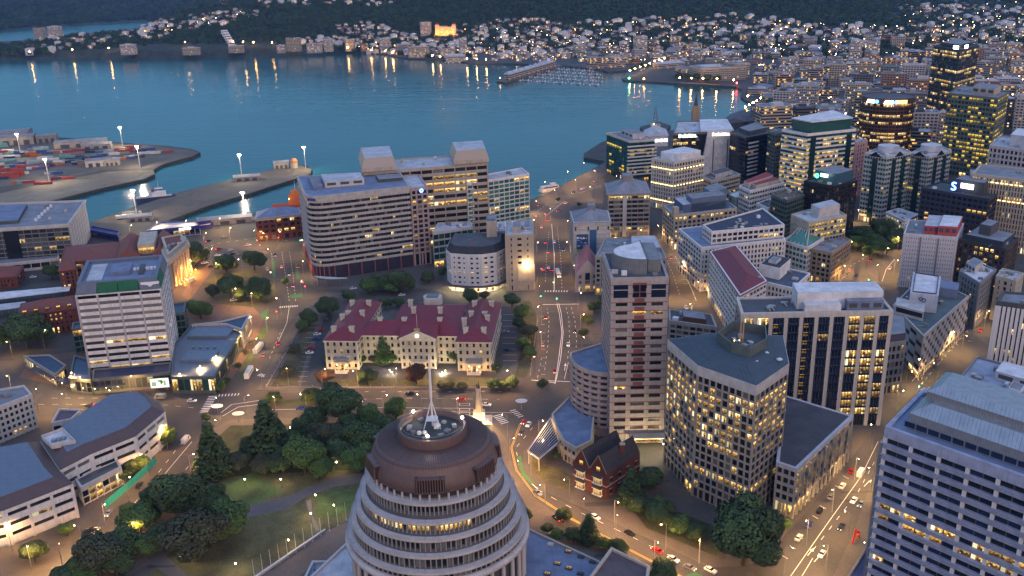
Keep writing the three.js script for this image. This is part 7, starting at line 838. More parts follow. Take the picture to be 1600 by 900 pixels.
const TL = {
  'on the lawns left of the round building': [[528, 632, 78], [420, 684, 62, 'd', 'c'], [392, 700, 44], [332, 712, 54, 'd', 'c'], [474, 712, 78, 'g'], [562, 684, 72], [512, 684, 62, 'o'], [560, 716, 58, 'g'], [588, 694, 44], [618, 638, 46, 'g'], [440, 720, 50], [278, 776, 92], [302, 838, 104, 'o'], [352, 812, 80, 'g'], [216, 812, 62, 'g'], [246, 782, 60], [192, 850, 60], [152, 868, 76, 'o'], [128, 892, 56, 'g'], [255, 838, 60], [545, 660, 40], [490, 655, 46], [600, 668, 50], [604, 702, 44, 'g'], [535, 706, 54], [500, 730, 46, 'g'], [452, 692, 48], [372, 722, 44, 'o'], [584, 720, 40], [412, 726, 40, 'o'], [470, 668, 40], [575, 650, 44, 'g'], [330, 780, 50], [232, 856, 44, 'g'], [180, 880, 50], [100, 905, 50]],
  'beside the low white building': [[262, 682, 34, 'g'], [205, 732, 30], [220, 724, 28, 'g'], [192, 745, 26], [52, 862, 42], [104, 828, 26, 'g'], [322, 654, 18]],
  'in the garden of the cream wooden building': [[600, 550, 30, 'g', 'c'], [680, 548, 28, 'd', 'c'], [612, 560, 22, 'g'], [708, 556, 28], [720, 562, 22, 'g'], [650, 584, 42, 'r'], [573, 588, 36], [508, 588, 34, 'r'], [482, 496, 36], [512, 478, 42], [472, 508, 24, 'g'], [545, 463, 24], [602, 474, 26, 'd'], [622, 472, 22], [800, 470, 30], [816, 488, 34, 'g'], [826, 518, 32, 'o'], [818, 536, 26, 'g'], [828, 552, 26, 'g'], [735, 462, 32], [810, 505, 24], [566, 562, 18, 'g'], [584, 562, 18, 'o'], [757, 462, 20], [460, 545, 22, 'o'], [448, 580, 26, 'o'], [510, 562, 14, 'g'], [776, 575, 20], [770, 600, 24], [800, 598, 26], [848, 600, 22]],
  'along the curved office forecourt': [[575, 446, 36, 'g'], [602, 442, 34, 'd'], [626, 440, 46], [612, 450, 26, 'g'], [668, 433, 24], [694, 426, 22], [590, 438, 24, 'g']],
  'on the station forecourt': [[304, 397, 46], [352, 413, 38], [396, 406, 42], [360, 448, 48], [404, 452, 48], [332, 455, 26, 'o'], [312, 484, 36, 'g'], [300, 478, 24, 'g'], [80, 424, 28], [38, 518, 62], [62, 522, 40], [12, 525, 44], [445, 440, 16, 'g'], [376, 462, 22]],
  'in the middle of the avenue': [[428, 622, 24], [420, 624, 18, 'g'], [484, 618, 30], [496, 620, 28], [345, 604, 20, 'g'], [355, 596, 14], [372, 572, 12, 'g'], [384, 552, 10, 'g'], [392, 536, 10, 'g'], [690, 604, 20, 'o'], [704, 602, 18, 'o'], [722, 604, 20, 'o'], [786, 603, 22]],
  'beside the curving street': [[818, 806, 30], [880, 806, 32], [920, 830, 32, 'd', 'c'], [896, 836, 32], [870, 836, 26, 'g'], [966, 856, 38], [942, 850, 26, 'g'], [1036, 892, 44], [856, 826, 22], [868, 712, 16, 'g']],
  'beside the grid office': [[986, 766, 40, 'd', 'c'], [1016, 748, 46], [1030, 802, 58], [1062, 820, 40, 'g'], [1165, 836, 126], [1226, 820, 26, 'g'], [1000, 790, 40], [1088, 832, 36]],
  'in the small city park': [[1348, 366, 40], [1378, 360, 46], [1366, 380, 40, 'g'], [1340, 380, 30, 'g'], [1398, 372, 34], [1360, 392, 26, 'g'], [1386, 388, 24, 'g'], [1332, 368, 28], [1412, 364, 26]],
  'along the waterfront road': [[940, 470, 26], [928, 480, 24], [918, 500, 22], [912, 520, 18], [905, 320, 10], [872, 312, 9], [1210, 168, 30], [1225, 160, 26], [1090, 120, 16], [1075, 120, 16], [1105, 122, 16], [1120, 123, 16], [1060, 119, 14], [1005, 102, 14], [990, 108, 14]],
};
for (const [wh, l] of Object.entries(TL)) for (const t of l) tree(t[0], t[1], t[2], t[3], t[4], wh);
// ---------- street lamps with their light ----------
const warm = new THREE.Color(1, 0.52, 0.17);
const lampP = (() => { const G = thing('street_lamp', 'street lamp with a curved arm beside the avenue', 'street lamp', 'street lamps beside the avenue'); mesh('pole', cyl(0.14, 0.08, 10.6, 6), W.grey, G); mesh('arm', tube([0, 10.5, 0], [1.8, 11.1, 0], 0.06, 5), W.grey, G); const hd = mesh('lamp_head', boxAt(0.8, 0.16, 0.34, 2.1, 11.1, 0), W.grey, G); const b = mesh('lamp_glass', new THREE.SphereGeometry(0.2, 8, 6), GLOW([1, 0.66, 0.3], 45), hd); b.position.set(2.1, 10.9, 0); return G; })();
function lampLight(G, I, col) { const l = new THREE.SpotLight(col, I, 0, 1.5, 0.5, 2); l.position.set(2.1, 10.6, 0); l.target = new THREE.Object3D(); l.target.position.set(2.1, 0, 0); l.castShadow = true; l.shadow.radius = 8; G.add(l, l.target); G.updateMatrixWorld(true); }
let lampN = 0; const lampQ = [];
const lamps = (where, pts, I = 1, col) => pts.forEach(([px, py]) => { const p = U(px, py), lab = `street lamp with a curved arm ${where}`, t = rnd() * 6.28; if (!lampN++) { lampP.position.set(p[0], 0, p[1]); lampP.rotation.y = t; lampP.userData.label = lab; lampP.userData.group = 'street lamps ' + where; lampQ.push([lampP, I, col]); } else lampQ.push([dup(lampP, p[0], 0, p[1], t, lab, 'street lamps ' + where), I, col]); });
lamps('beside the many-lane street', [[838, 590], [846, 545], [846, 505], [842, 474], [906, 600], [909, 558], [907, 518], [903, 485], [840, 440], [839, 400], [838, 365], [893, 440], [890, 400], [884, 365]]);
lamps('beside the curving street', [[793, 682], [797, 722], [815, 760], [852, 794], [908, 822], [962, 850], [1022, 884], [842, 690], [830, 742], [890, 786], [960, 820], [1040, 858], [1092, 880]]);
lamps('beside the avenue', [[345, 656], [385, 652], [432, 649], [480, 647], [600, 650], [660, 650], [715, 652], [410, 606], [452, 609], [505, 609], [560, 609], [620, 609], [680, 609], [740, 609], [800, 611], [60, 642], [110, 646], [170, 642], [232, 642], [292, 614], [205, 617], [130, 617], [20, 615]], 1.1);
lamps('beside the street down the park edge', [[262, 702], [232, 742], [202, 782], [166, 824], [132, 862], [334, 692], [300, 748], [262, 802], [222, 852], [100, 895], [20, 862], [50, 890], [5, 830]], 1.1, [1, 0.5, 0.14]);
lamps('near the railway station', [[400, 560], [418, 522], [440, 492], [430, 450], [425, 412], [418, 386], [472, 466], [474, 430], [470, 398], [395, 482], [366, 476], [336, 436], [300, 428], [320, 386], [360, 376], [400, 382], [442, 384], [284, 440], [300, 462], [276, 412], [330, 412], [380, 428], [20, 560], [70, 545], [120, 610], [310, 604], [348, 586], [374, 554], [394, 520]], 1.05, [1, 0.55, 0.18]);
lamps('on the quay road', [[842, 334], [870, 316], [900, 298], [932, 284], [966, 292], [855, 302], [884, 286], [910, 272], [925, 310], [860, 345], [290, 366], [345, 360], [250, 368], [205, 372], [440, 345], [940, 380], [960, 395]], 1.6);
lamps('beside the street by the ledged blue office', [[1225, 897], [1260, 850], [1300, 800], [1335, 750], [1362, 702], [1290, 892], [1325, 842], [1360, 772], [1400, 642], [1440, 592], [1480, 548], [1520, 502], [1546, 472], [1462, 600], [1502, 552], [1538, 512], [1414, 612]], 1.2, [1, 0.58, 0.2]);
lamps('in the side streets by the white stepped building', [[1045, 402], [1062, 432], [1085, 465], [1098, 445], [1076, 402], [1030, 375], [1000, 380], [1330, 402], [1350, 422], [1380, 412], [1402, 392], [1312, 440], [1372, 440], [1396, 430], [1290, 415], [1040, 470], [1080, 500], [1230, 330], [1200, 330], [1130, 290], [1085, 330], [1340, 350]], 1.5, [1, 0.55, 0.18]);
for (const [G, I, col] of lampQ) lampLight(G, 560 * I, col ? lin(col) : warm);
// park lanterns
{ const P = thing('park_lantern', 'globe lantern on a short post by the park paths', 'lamp', 'globe lanterns in the park'); mesh('post', cyl(0.1, 0.07, 3.6, 6), W.dgrey, P); const b = mesh('globe', new THREE.SphereGeometry(0.24, 10, 8), GLOW([1, 0.72, 0.36], 30), P); b.position.y = 3.8; const l = new THREE.PointLight(new THREE.Color(1, 0.7, 0.36), 60); l.position.y = 3.8; l.castShadow = true; P.add(l); let f = 1; for (const [px, py] of [[527, 735], [440, 762], [494, 787], [487, 816], [523, 803], [452, 858], [347, 782], [384, 762], [540, 660], [505, 700], [370, 895], [297, 880], [455, 680], [350, 714], [412, 668]]) { const p = U(px, py); if (f) { P.position.set(p[0], 0.13, p[1]); f = 0; } else dup(P, p[0], 0.13, p[1], 0); } }
// flagpoles along the forecourt wall
for (let i = 0; i < 12; i++) { const p = U(398 + i * 13, 905 - i * 8.3), G = thing('flagpole', 'bare white flagpole in the row along the forecourt wall', 'flagpole', 'flagpoles along the forecourt', p[0], 0.13, p[1]); mesh('foot', boxAt(0.6, 0.3, 0.6, 0, 0.15, 0), W.pale, G); mesh('pole', cyl(0.1, 0.05, 8, 6), W.white, G); }
{ const a = U(395, 908), b = U(508, 831), L = Math.hypot(b[0] - a[0], b[1] - a[1]), G = thing('forecourt_wall', 'low pale wall edging the lawn along the forecourt', 'wall', null, (a[0] + b[0]) / 2, 0.13, (a[1] + b[1]) / 2, Math.atan2(-(b[1] - a[1]), b[0] - a[0])); mesh('wall', boxAt(L, 0.9, 0.5, 0, 0.45, 0), W.pale, G); mesh('coping', boxAt(L + 0.3, 0.14, 0.75, 0, 0.98, 0), W.white, G); }
// war memorial
{ const p = U(749, 657), G = thing('war_memorial', 'tall floodlit stone memorial column with a figure on top', 'monument', null, p[0], 0, p[1]), st = M([0.5, 0.42, 0.32], 'wall'); mesh('steps', mrg([boxAt(12, 0.5, 9, 0, 0.25, 0), boxAt(9.5, 0.5, 7, 0, 0.75, 0)]), W.pale, G); mesh('plinth', boxAt(5.4, 4, 3.8, 0, 3, 0), st, G); mesh('shaft', (() => { const g = new THREE.CylinderGeometry(1.35, 2.3, 11, 4, 1); g.rotateY(Math.PI / 4); g.translate(0, 10.5, 0); return g; })(), st, G); mesh('cap', boxAt(2.4, 0.6, 2.2, 0, 16.2, 0), st, G); mesh('figure', mrg([boxAt(1.6, 1.4, 0.8, 0, 17.3, 0), cylAt(0.3, 0.2, 2.0, 0.3, 17.9, 0), boxAt(0.6, 1.2, 0.5, -0.6, 18.2, 0)]), M([0.1, 0.08, 0.05], null), G);
  for (const [x, z] of [[-4, 5], [4, 5]]) { const l = new THREE.PointLight(new THREE.Color(1, 0.62, 0.26), 300); l.position.set(x, 1.6, z); l.castShadow = true; G.add(l); const b = mesh('flood_lamp', new THREE.SphereGeometry(0.22, 8, 6), GLOW([1, 0.66, 0.3], 20), G); b.position.set(x, 1.6, z); mesh('lamp_stand', tube([x, 0, z], [x, 1.5, z], 0.08, 5), W.dgrey, G); } }
// pale sails over the islands at the junction
for (const [px, py, l] of [[341, 648, 'white disc shelter on the traffic island by the park'], [374, 660, 'second white disc shelter nearer the park trees'], [815, 640, 'white disc shelter with red lights at the curving street']]) { const p = U(px, py), G = thing('disc_shelter', l, 'shelter', 'disc shelters', p[0], 0, p[1]); mesh('post', cyl(0.2, 0.16, 4.4, 6), W.steel, G); const d = mesh('disc', cyl(2.6, 2.9, 0.35, 18), W.white, G); d.position.y = 4.4; d.scale.z = 0.6; d.rotation.x = 0.12; }
// ---------- vehicles ----------
const tyre = M([0.012, 0.012, 0.013], null), wheelG = (() => { const g = new THREE.CylinderGeometry(0.33, 0.33, 0.24, 12); g.rotateX(Math.PI / 2); return g; })(), rimG = (() => { const g = new THREE.CylinderGeometry(0.19, 0.19, 0.26, 8); g.rotateX(Math.PI / 2); return g; })();
const prof = (pts, w) => { const s = new THREE.Shape(pts.map((p) => new THREE.Vector2(...p))), g = new THREE.ExtrudeGeometry(s, { depth: w - 0.2, bevelEnabled: true, bevelSize: 0.1, bevelThickness: 0.1, bevelSegments: 2 }); g.translate(0, 0, -(w - 0.2) / 2); return g; };
const carBody = prof([[-2.1, 0.38], [2.05, 0.38], [2.12, 0.7], [1.95, 0.88], [0.95, 0.98], [-1.75, 1.0], [-2.1, 0.92]], 1.78), carCabin = prof([[-1.75, 0.98], [1.0, 0.98], [0.3, 1.42], [-1.2, 1.44]], 1.55), carRoof = prof([[-1.15, 1.46], [0.25, 1.44], [0.2, 1.5], [-1.1, 1.52]], 1.4), vanBody = prof([[-2.9, 0.4], [2.6, 0.4], [2.75, 1.0], [2.1, 1.5], [1.7, 2.5], [-2.9, 2.6]], 2.0), busBody = prof([[-5.8, 0.45], [5.7, 0.45], [5.8, 1.2], [5.6, 3.0], [-5.8, 3.1]], 2.45);
const HL = GLOW([1, 0.88, 0.66], 14), TLt = GLOW([1, 0.03, 0.02], 10), paints = { white: M([0.6, 0.6, 0.6], null, { roughness: 0.25 }), silver: M([0.32, 0.33, 0.35], null, { roughness: 0.25, metalness: 0.5 }), black: M([0.012, 0.012, 0.014], null, { roughness: 0.2 }), red: M([0.36, 0.015, 0.012], null, { roughness: 0.25 }), blue: M([0.02, 0.05, 0.2], null, { roughness: 0.25 }), grey: M([0.08, 0.085, 0.09], null, { roughness: 0.25 }) };
const carProto = {};
function vehicle(kind, colour, px, py, px2, py2, lit, where) {
  const a = U(px, py), b = U(px2, py2), turn = Math.atan2(-(b[1] - a[1]), b[0] - a[0]), key = kind + colour + lit, label = `${colour} ${kind.replace('_', ' ')} ${lit ? 'with lights on ' : ''}${where}`, onblk = where.includes('car park') ? 0.14 : 0.01;
  if (carProto[key]) return dup(carProto[key], a[0], onblk, a[1], turn, label, 'vehicles ' + where);
  const G = thing(kind, label, kind.replace('_', ' '), 'vehicles ' + where, a[0], onblk, a[1], turn), len = kind === 'car' ? 2.1 : kind === 'bus' ? 5.75 : 2.75, w = kind === 'bus' ? 1.2 : kind === 'car' ? 0.85 : 0.98, P = paints[colour];
  if (kind === 'car') { mesh('body', carBody, P, G); mesh('windows', carCabin, DARK[0], G); mesh('car_roof', carRoof, P, G); } else if (kind === 'bus') { mesh('body', busBody, P, G); for (const s of [-1, 1]) mesh('side_windows', boxAt(10, 0.95, 0.05, -0.3, 2.1, s * 1.24), LIT[4], G); mesh('windscreen', boxAt(0.06, 1.3, 2.1, 5.78, 1.9, 0), DARK[0], G); mesh('roof_pod', boxAt(3, 0.25, 1.6, -2, 3.22, 0), W.pale, G); } else { mesh('body', vanBody, P, G); mesh('windscreen', boxAt(0.08, 0.8, 1.7, 1.95, 1.98, 0), DARK[0], G); for (const s of [-1, 1]) mesh('side_windows', boxAt(1.2, 0.7, 0.05, 0.9, 1.9, s * 1.01), DARK[0], G); if (kind === 'camper_van') { mesh('roof_pod', boxAt(2.4, 0.35, 1.4, -1, 2.75, 0), W.white, G); mesh('side_stripe', boxAt(4, 0.25, 2.04, -0.6, 1.2, 0), M([0.4, 0.12, 0.05], null), G); } }
  for (const [x, z] of [[0.62, 1], [0.62, -1], [-0.66, 1], [-0.66, -1]]) { const wl = mesh('wheel', wheelG, tyre, G); wl.position.set(x * len, 0.33, z * (w - 0.08)); mesh('rim', rimG, W.steel, wl); }
  for (const s of [-1, 1]) { const hl = mesh('headlight', box(0.08, 0.16, 0.36), lit ? HL : W.white, G); hl.position.set(len + 0.06, 0.72, s * w * 0.66); const tl = mesh('tail_light', box(0.08, 0.16, 0.34), lit ? TLt : M([0.25, 0.01, 0.01], null), G); tl.position.set(-len - 0.1, 0.78, s * w * 0.7); }
  return carProto[key] = G;
}
const V = (wh, l) => l.forEach(([k2, c, x, y, x2, y2, on]) => vehicle(k2, c, x, y, x2, y2, on ?? 0, wh));
V('in the car park beside the wooden building', [['car', 'white', 484, 553, 496, 552], ['car', 'red', 486, 545, 498, 544], ['car', 'blue', 494, 531, 506, 530], ['car', 'white', 496, 524, 508, 523], ['car', 'red', 502, 517, 514, 516], ['car', 'grey', 508, 500, 518, 499], ['car', 'silver', 790, 520, 800, 520], ['car', 'black', 792, 548, 802, 548]]);
V('on the many-lane street', [['car', 'red', 852, 498, 854, 510, 1], ['car', 'red', 867, 582, 868, 594, 1], ['car', 'silver', 849, 422, 850, 410, 1], ['car', 'white', 857, 419, 858, 407, 1], ['car', 'black', 862, 423, 862, 411, 1], ['car', 'white', 866, 379, 866, 392, 1], ['car', 'grey', 852, 380, 852, 368, 1], ['car', 'red', 855, 345, 856, 335, 1], ['car', 'white', 884, 318, 900, 309, 1], ['car', 'grey', 842, 322, 856, 312, 1]]);
V('at the bend beside the round building', [['car', 'red', 818, 661, 812, 672, 1], ['car', 'white', 826, 665, 819, 676, 1], ['car', 'grey', 815, 678, 808, 690, 1], ['car', 'red', 1026, 862, 1014, 856, 1], ['car', 'white', 1052, 876, 1066, 883, 1], ['car', 'silver', 1078, 889, 1092, 896, 1], ['car', 'black', 870, 812, 858, 804, 1]]);
V('on the street down the park edge', [['camper_van', 'white', 291, 690, 300, 680, 1], ['car', 'silver', 170, 804, 162, 815, 1], ['car', 'black', 218, 760, 226, 750], ['car', 'white', 150, 832, 142, 842], ['car', 'grey', 120, 876, 112, 888, 1]]);
V('on the streets by the station', [['bus', 'white', 389, 586, 396, 572, 1], ['car', 'red', 435, 538, 438, 528, 1], ['car', 'white', 472, 441, 471, 432, 1], ['car', 'white', 418, 422, 417, 412], ['car', 'grey', 466, 418, 465, 410, 1], ['car', 'black', 452, 430, 451, 440, 1], ['car', 'white', 552, 452, 562, 451], ['car', 'black', 540, 457, 551, 456], ['car', 'white', 628, 462, 640, 461], ['car', 'silver', 690, 461, 702, 460], ['car', 'white', 365, 470, 374, 469], ['car', 'silver', 376, 468, 385, 467], ['car', 'white', 52, 434, 62, 433], ['car', 'black', 326, 378, 336, 375, 1], ['car', 'red', 342, 390, 350, 388, 1], ['car', 'white', 360, 392, 369, 389], ['car', 'grey', 330, 418, 338, 416], ['car', 'white', 320, 412, 329, 410, 1], ['car', 'black', 300, 412, 309, 410], ['car', 'white', 388, 384, 396, 382, 1], ['car', 'silver', 350, 372, 358, 370], ['van', 'white', 300, 440, 308, 436]]);
V('on the street by the ledged blue office', [['car', 'white', 1316, 761, 1324, 750], ['car', 'black', 1281, 800, 1288, 790], ['car', 'silver', 1345, 790, 1338, 800, 1], ['car', 'white', 1334, 784, 1327, 793, 1], ['car', 'red', 1532, 517, 1538, 510, 1], ['car', 'silver', 1517, 533, 1524, 525], ['car', 'black', 1505, 520, 1511, 513], ['car', 'white', 1538, 497, 1544, 490], ['car', 'grey', 1461, 575, 1467, 568], ['van', 'white', 1345, 742, 1352, 732]]);
V('in the side streets by the park', [['car', 'white', 1320, 433, 1326, 425], ['car', 'silver', 1328, 424, 1334, 416, 1], ['car', 'black', 1338, 432, 1344, 424], ['car', 'red', 1049, 404, 1052, 412, 1], ['car', 'grey', 1080, 490, 1086, 500], ['car', 'white', 1072, 482, 1078, 492], ['car', 'white', 1390, 420, 1396, 412, 1], ['car', 'black', 1360, 408, 1366, 402, 1]]);
V('on the wooden building avenue', [['car', 'silver', 187, 627, 200, 627, 1], ['car', 'white', 560, 630, 574, 629, 1], ['car', 'black', 640, 617, 626, 617], ['car', 'grey', 140, 634, 126, 634, 1], ['car', 'white', 300, 628, 314, 628, 1], ['car', 'red', 720, 626, 706, 626, 1], ['car', 'white', 760, 634, 774, 635, 1], ['van', 'silver', 250, 623, 236, 623, 1], ['car', 'blue', 470, 640, 456, 641]]);
V('along the far lanes by the harbour', [['car', 'white', 910, 296, 924, 290, 1], ['car', 'black', 896, 302, 882, 309, 1], ['car', 'silver', 930, 284, 944, 278, 1], ['car', 'red', 872, 330, 862, 338, 1], ['car', 'white', 846, 356, 847, 346, 1], ['car', 'black', 880, 392, 880, 404, 1], ['car', 'silver', 856, 395, 856, 384, 1], ['bus', 'white', 872, 430, 872, 444, 1], ['car', 'white', 888, 540, 887, 552, 1], ['car', 'black', 898, 520, 897, 532, 1], ['car', 'silver', 848, 540, 849, 528, 1]]);
V('parked at the kerb of the curving street', [['car', 'silver', 840, 772, 848, 779], ['car', 'white', 930, 810, 941, 816], ['car', 'black', 984, 836, 995, 842], ['car', 'blue', 800, 752, 807, 762], ['car', 'white', 1110, 893, 1122, 899]]);
V('parked in rows by the station lawns', [['car', 'white', 340, 400, 348, 399], ['car', 'grey', 352, 399, 360, 398], ['car', 'black', 364, 398, 372, 397], ['car', 'silver', 376, 397, 384, 396], ['car', 'white', 296, 392, 304, 390], ['car', 'blue', 282, 396, 290, 394], ['car', 'white', 405, 376, 413, 374, 1], ['car', 'black', 430, 400, 429, 410, 1], ['car', 'white', 440, 418, 439, 408, 1], ['car', 'red', 458, 448, 457, 458, 1], ['bus', 'white', 404, 548, 412, 530, 1], ['car', 'silver', 412, 556, 418, 544, 1]]);
V('parked by the dark roofed annex', [['car', 'silver', 1298, 778, 1305, 768], ['car', 'blue', 1264, 822, 1271, 812], ['car', 'white', 1248, 842, 1255, 832], ['car', 'red', 1330, 738, 1336, 728], ['car', 'black', 1314, 826, 1307, 836, 1], ['car', 'white', 1284, 868, 1277, 878, 1]]);
// traffic signals
for (const [px, py, c, l] of [[865, 452, 1, 'green'], [870, 478, 1, 'green'], [845, 474, 1, 'green'], [846, 432, 0, 'red'], [838, 348, 0, 'red'], [852, 345, 0, 'red'], [434, 500, 0, 'red'], [478, 460, 0, 'red'], [420, 470, 0, 'red'], [470, 385, 1, 'green'], [436, 382, 0, 'red'], [440, 680, 0, 'red'], [935, 478, 1, 'green'], [1472, 608, 1, 'green'], [1434, 618, 1, 'green'], [1392, 398, 1, 'green'], [1356, 448, 1, 'green'], [408, 394, 0, 'red']]) { const p = U(px, py), G = thing('traffic_signal', `traffic signal showing ${l} at a street crossing`, 'traffic signal', `${l} traffic signals`, p[0], 0, p[1], rr(-0.4, 0.4)); mesh('pole', cyl(0.09, 0.07, 5.2, 6), W.grey, G); mesh('signal_head', boxAt(0.55, 1.3, 0.4, 0, 5.2, 0), W.black, G); const b = mesh('signal_lens', new THREE.SphereGeometry(0.26, 8, 6), c ? GLOW([0.05, 1, 0.35], 16) : GLOW([1, 0.05, 0.03], 16), G); b.position.set(0, c ? 4.85 : 5.6, 0.2); }
// teal hoarding, red sculpture, fence
{ const pts = Us([[165, 795], [204, 762], [245, 724]]), G = thing('site_hoarding', 'bright teal site hoarding along the footpath by the low white building', 'hoarding', null, pts[0][0], 0.1, pts[0][1]); for (let i = 0; i < 2; i++) { const a = pts[i], b = pts[i + 1], L = Math.hypot(b[0] - a[0], b[1] - a[1]), n = 7; for (let j = 0; j < n; j++) { const t = (j + 0.5) / n, m = mesh('panel', box(L / n - 0.06, 3.2, 0.12), M([0.02, 0.36, 0.31], 'wall'), G); m.position.set(a[0] + (b[0] - a[0]) * t - pts[0][0], 1.6, a[1] + (b[1] - a[1]) * t - pts[0][1]); m.rotation.y = Math.atan2(-(b[1] - a[1]), b[0] - a[0]); } } }
{ const p = U(1336, 846), G = thing('red_sculpture', 'bright red angular sculpture standing on the footpath', 'sculpture', null, p[0], 0.13, p[1], 0.8), rm = M([0.6, 0.012, 0.015], null, { roughness: 0.4 }); { const b = mesh('ground_lamp', new THREE.SphereGeometry(0.2, 8, 6), GLOW([1, 0.85, 0.7], 10), G); b.position.set(1, 0.3, 3); const l = new THREE.PointLight(new THREE.Color(1, 0.8, 0.65), 60); l.position.set(1, 0.3, 3); l.castShadow = true; G.add(l); } for (const [a, b] of [[[-2, 0, 0], [-0.5, 5, 0]], [[-0.5, 5, 0], [2.4, 3, 0]], [[2.4, 3, 0], [3.4, 0, 0]], [[-1.2, 2.4, 0], [2.8, 1.6, 0]]]) mesh('bar', tube(a, b, 0.42, 6), rm, G); }
for (const [a, b, l] of [[[416, 605], [470, 512], 'left'], [[416, 606], [800, 606], 'front'], [[828, 588], [840, 500], 'right']]) { const A = U(...a), B = U(...b), L = Math.hypot(B[0] - A[0], B[1] - A[1]), G = thing('garden_fence', `dark railing fence along the ${l === 'front' ? 'avenue' : l === 'left' ? 'station' : 'many-lane street'} side of the wooden building garden`, 'fence', null, (A[0] + B[0]) / 2, 0.13, (A[1] + B[1]) / 2, Math.atan2(-(B[1] - A[1]), B[0] - A[0])); mesh('base_wall', boxAt(L, 0.5, 0.3, 0, 0.25, 0), W.conc, G); mesh('railing', mrg([boxAt(L, 0.08, 0.08, 0, 1.3, 0), boxAt(L, 0.08, 0.08, 0, 0.75, 0)]), W.dgrey, G).userData.kind = 'stuff'; for (let i = 0; i <= Math.round(L / 6); i++) mesh('post', boxAt(0.25, 1.6, 0.25, -L / 2 + i * L / Math.round(L / 6), 0.8, 0), W.conc, G); }
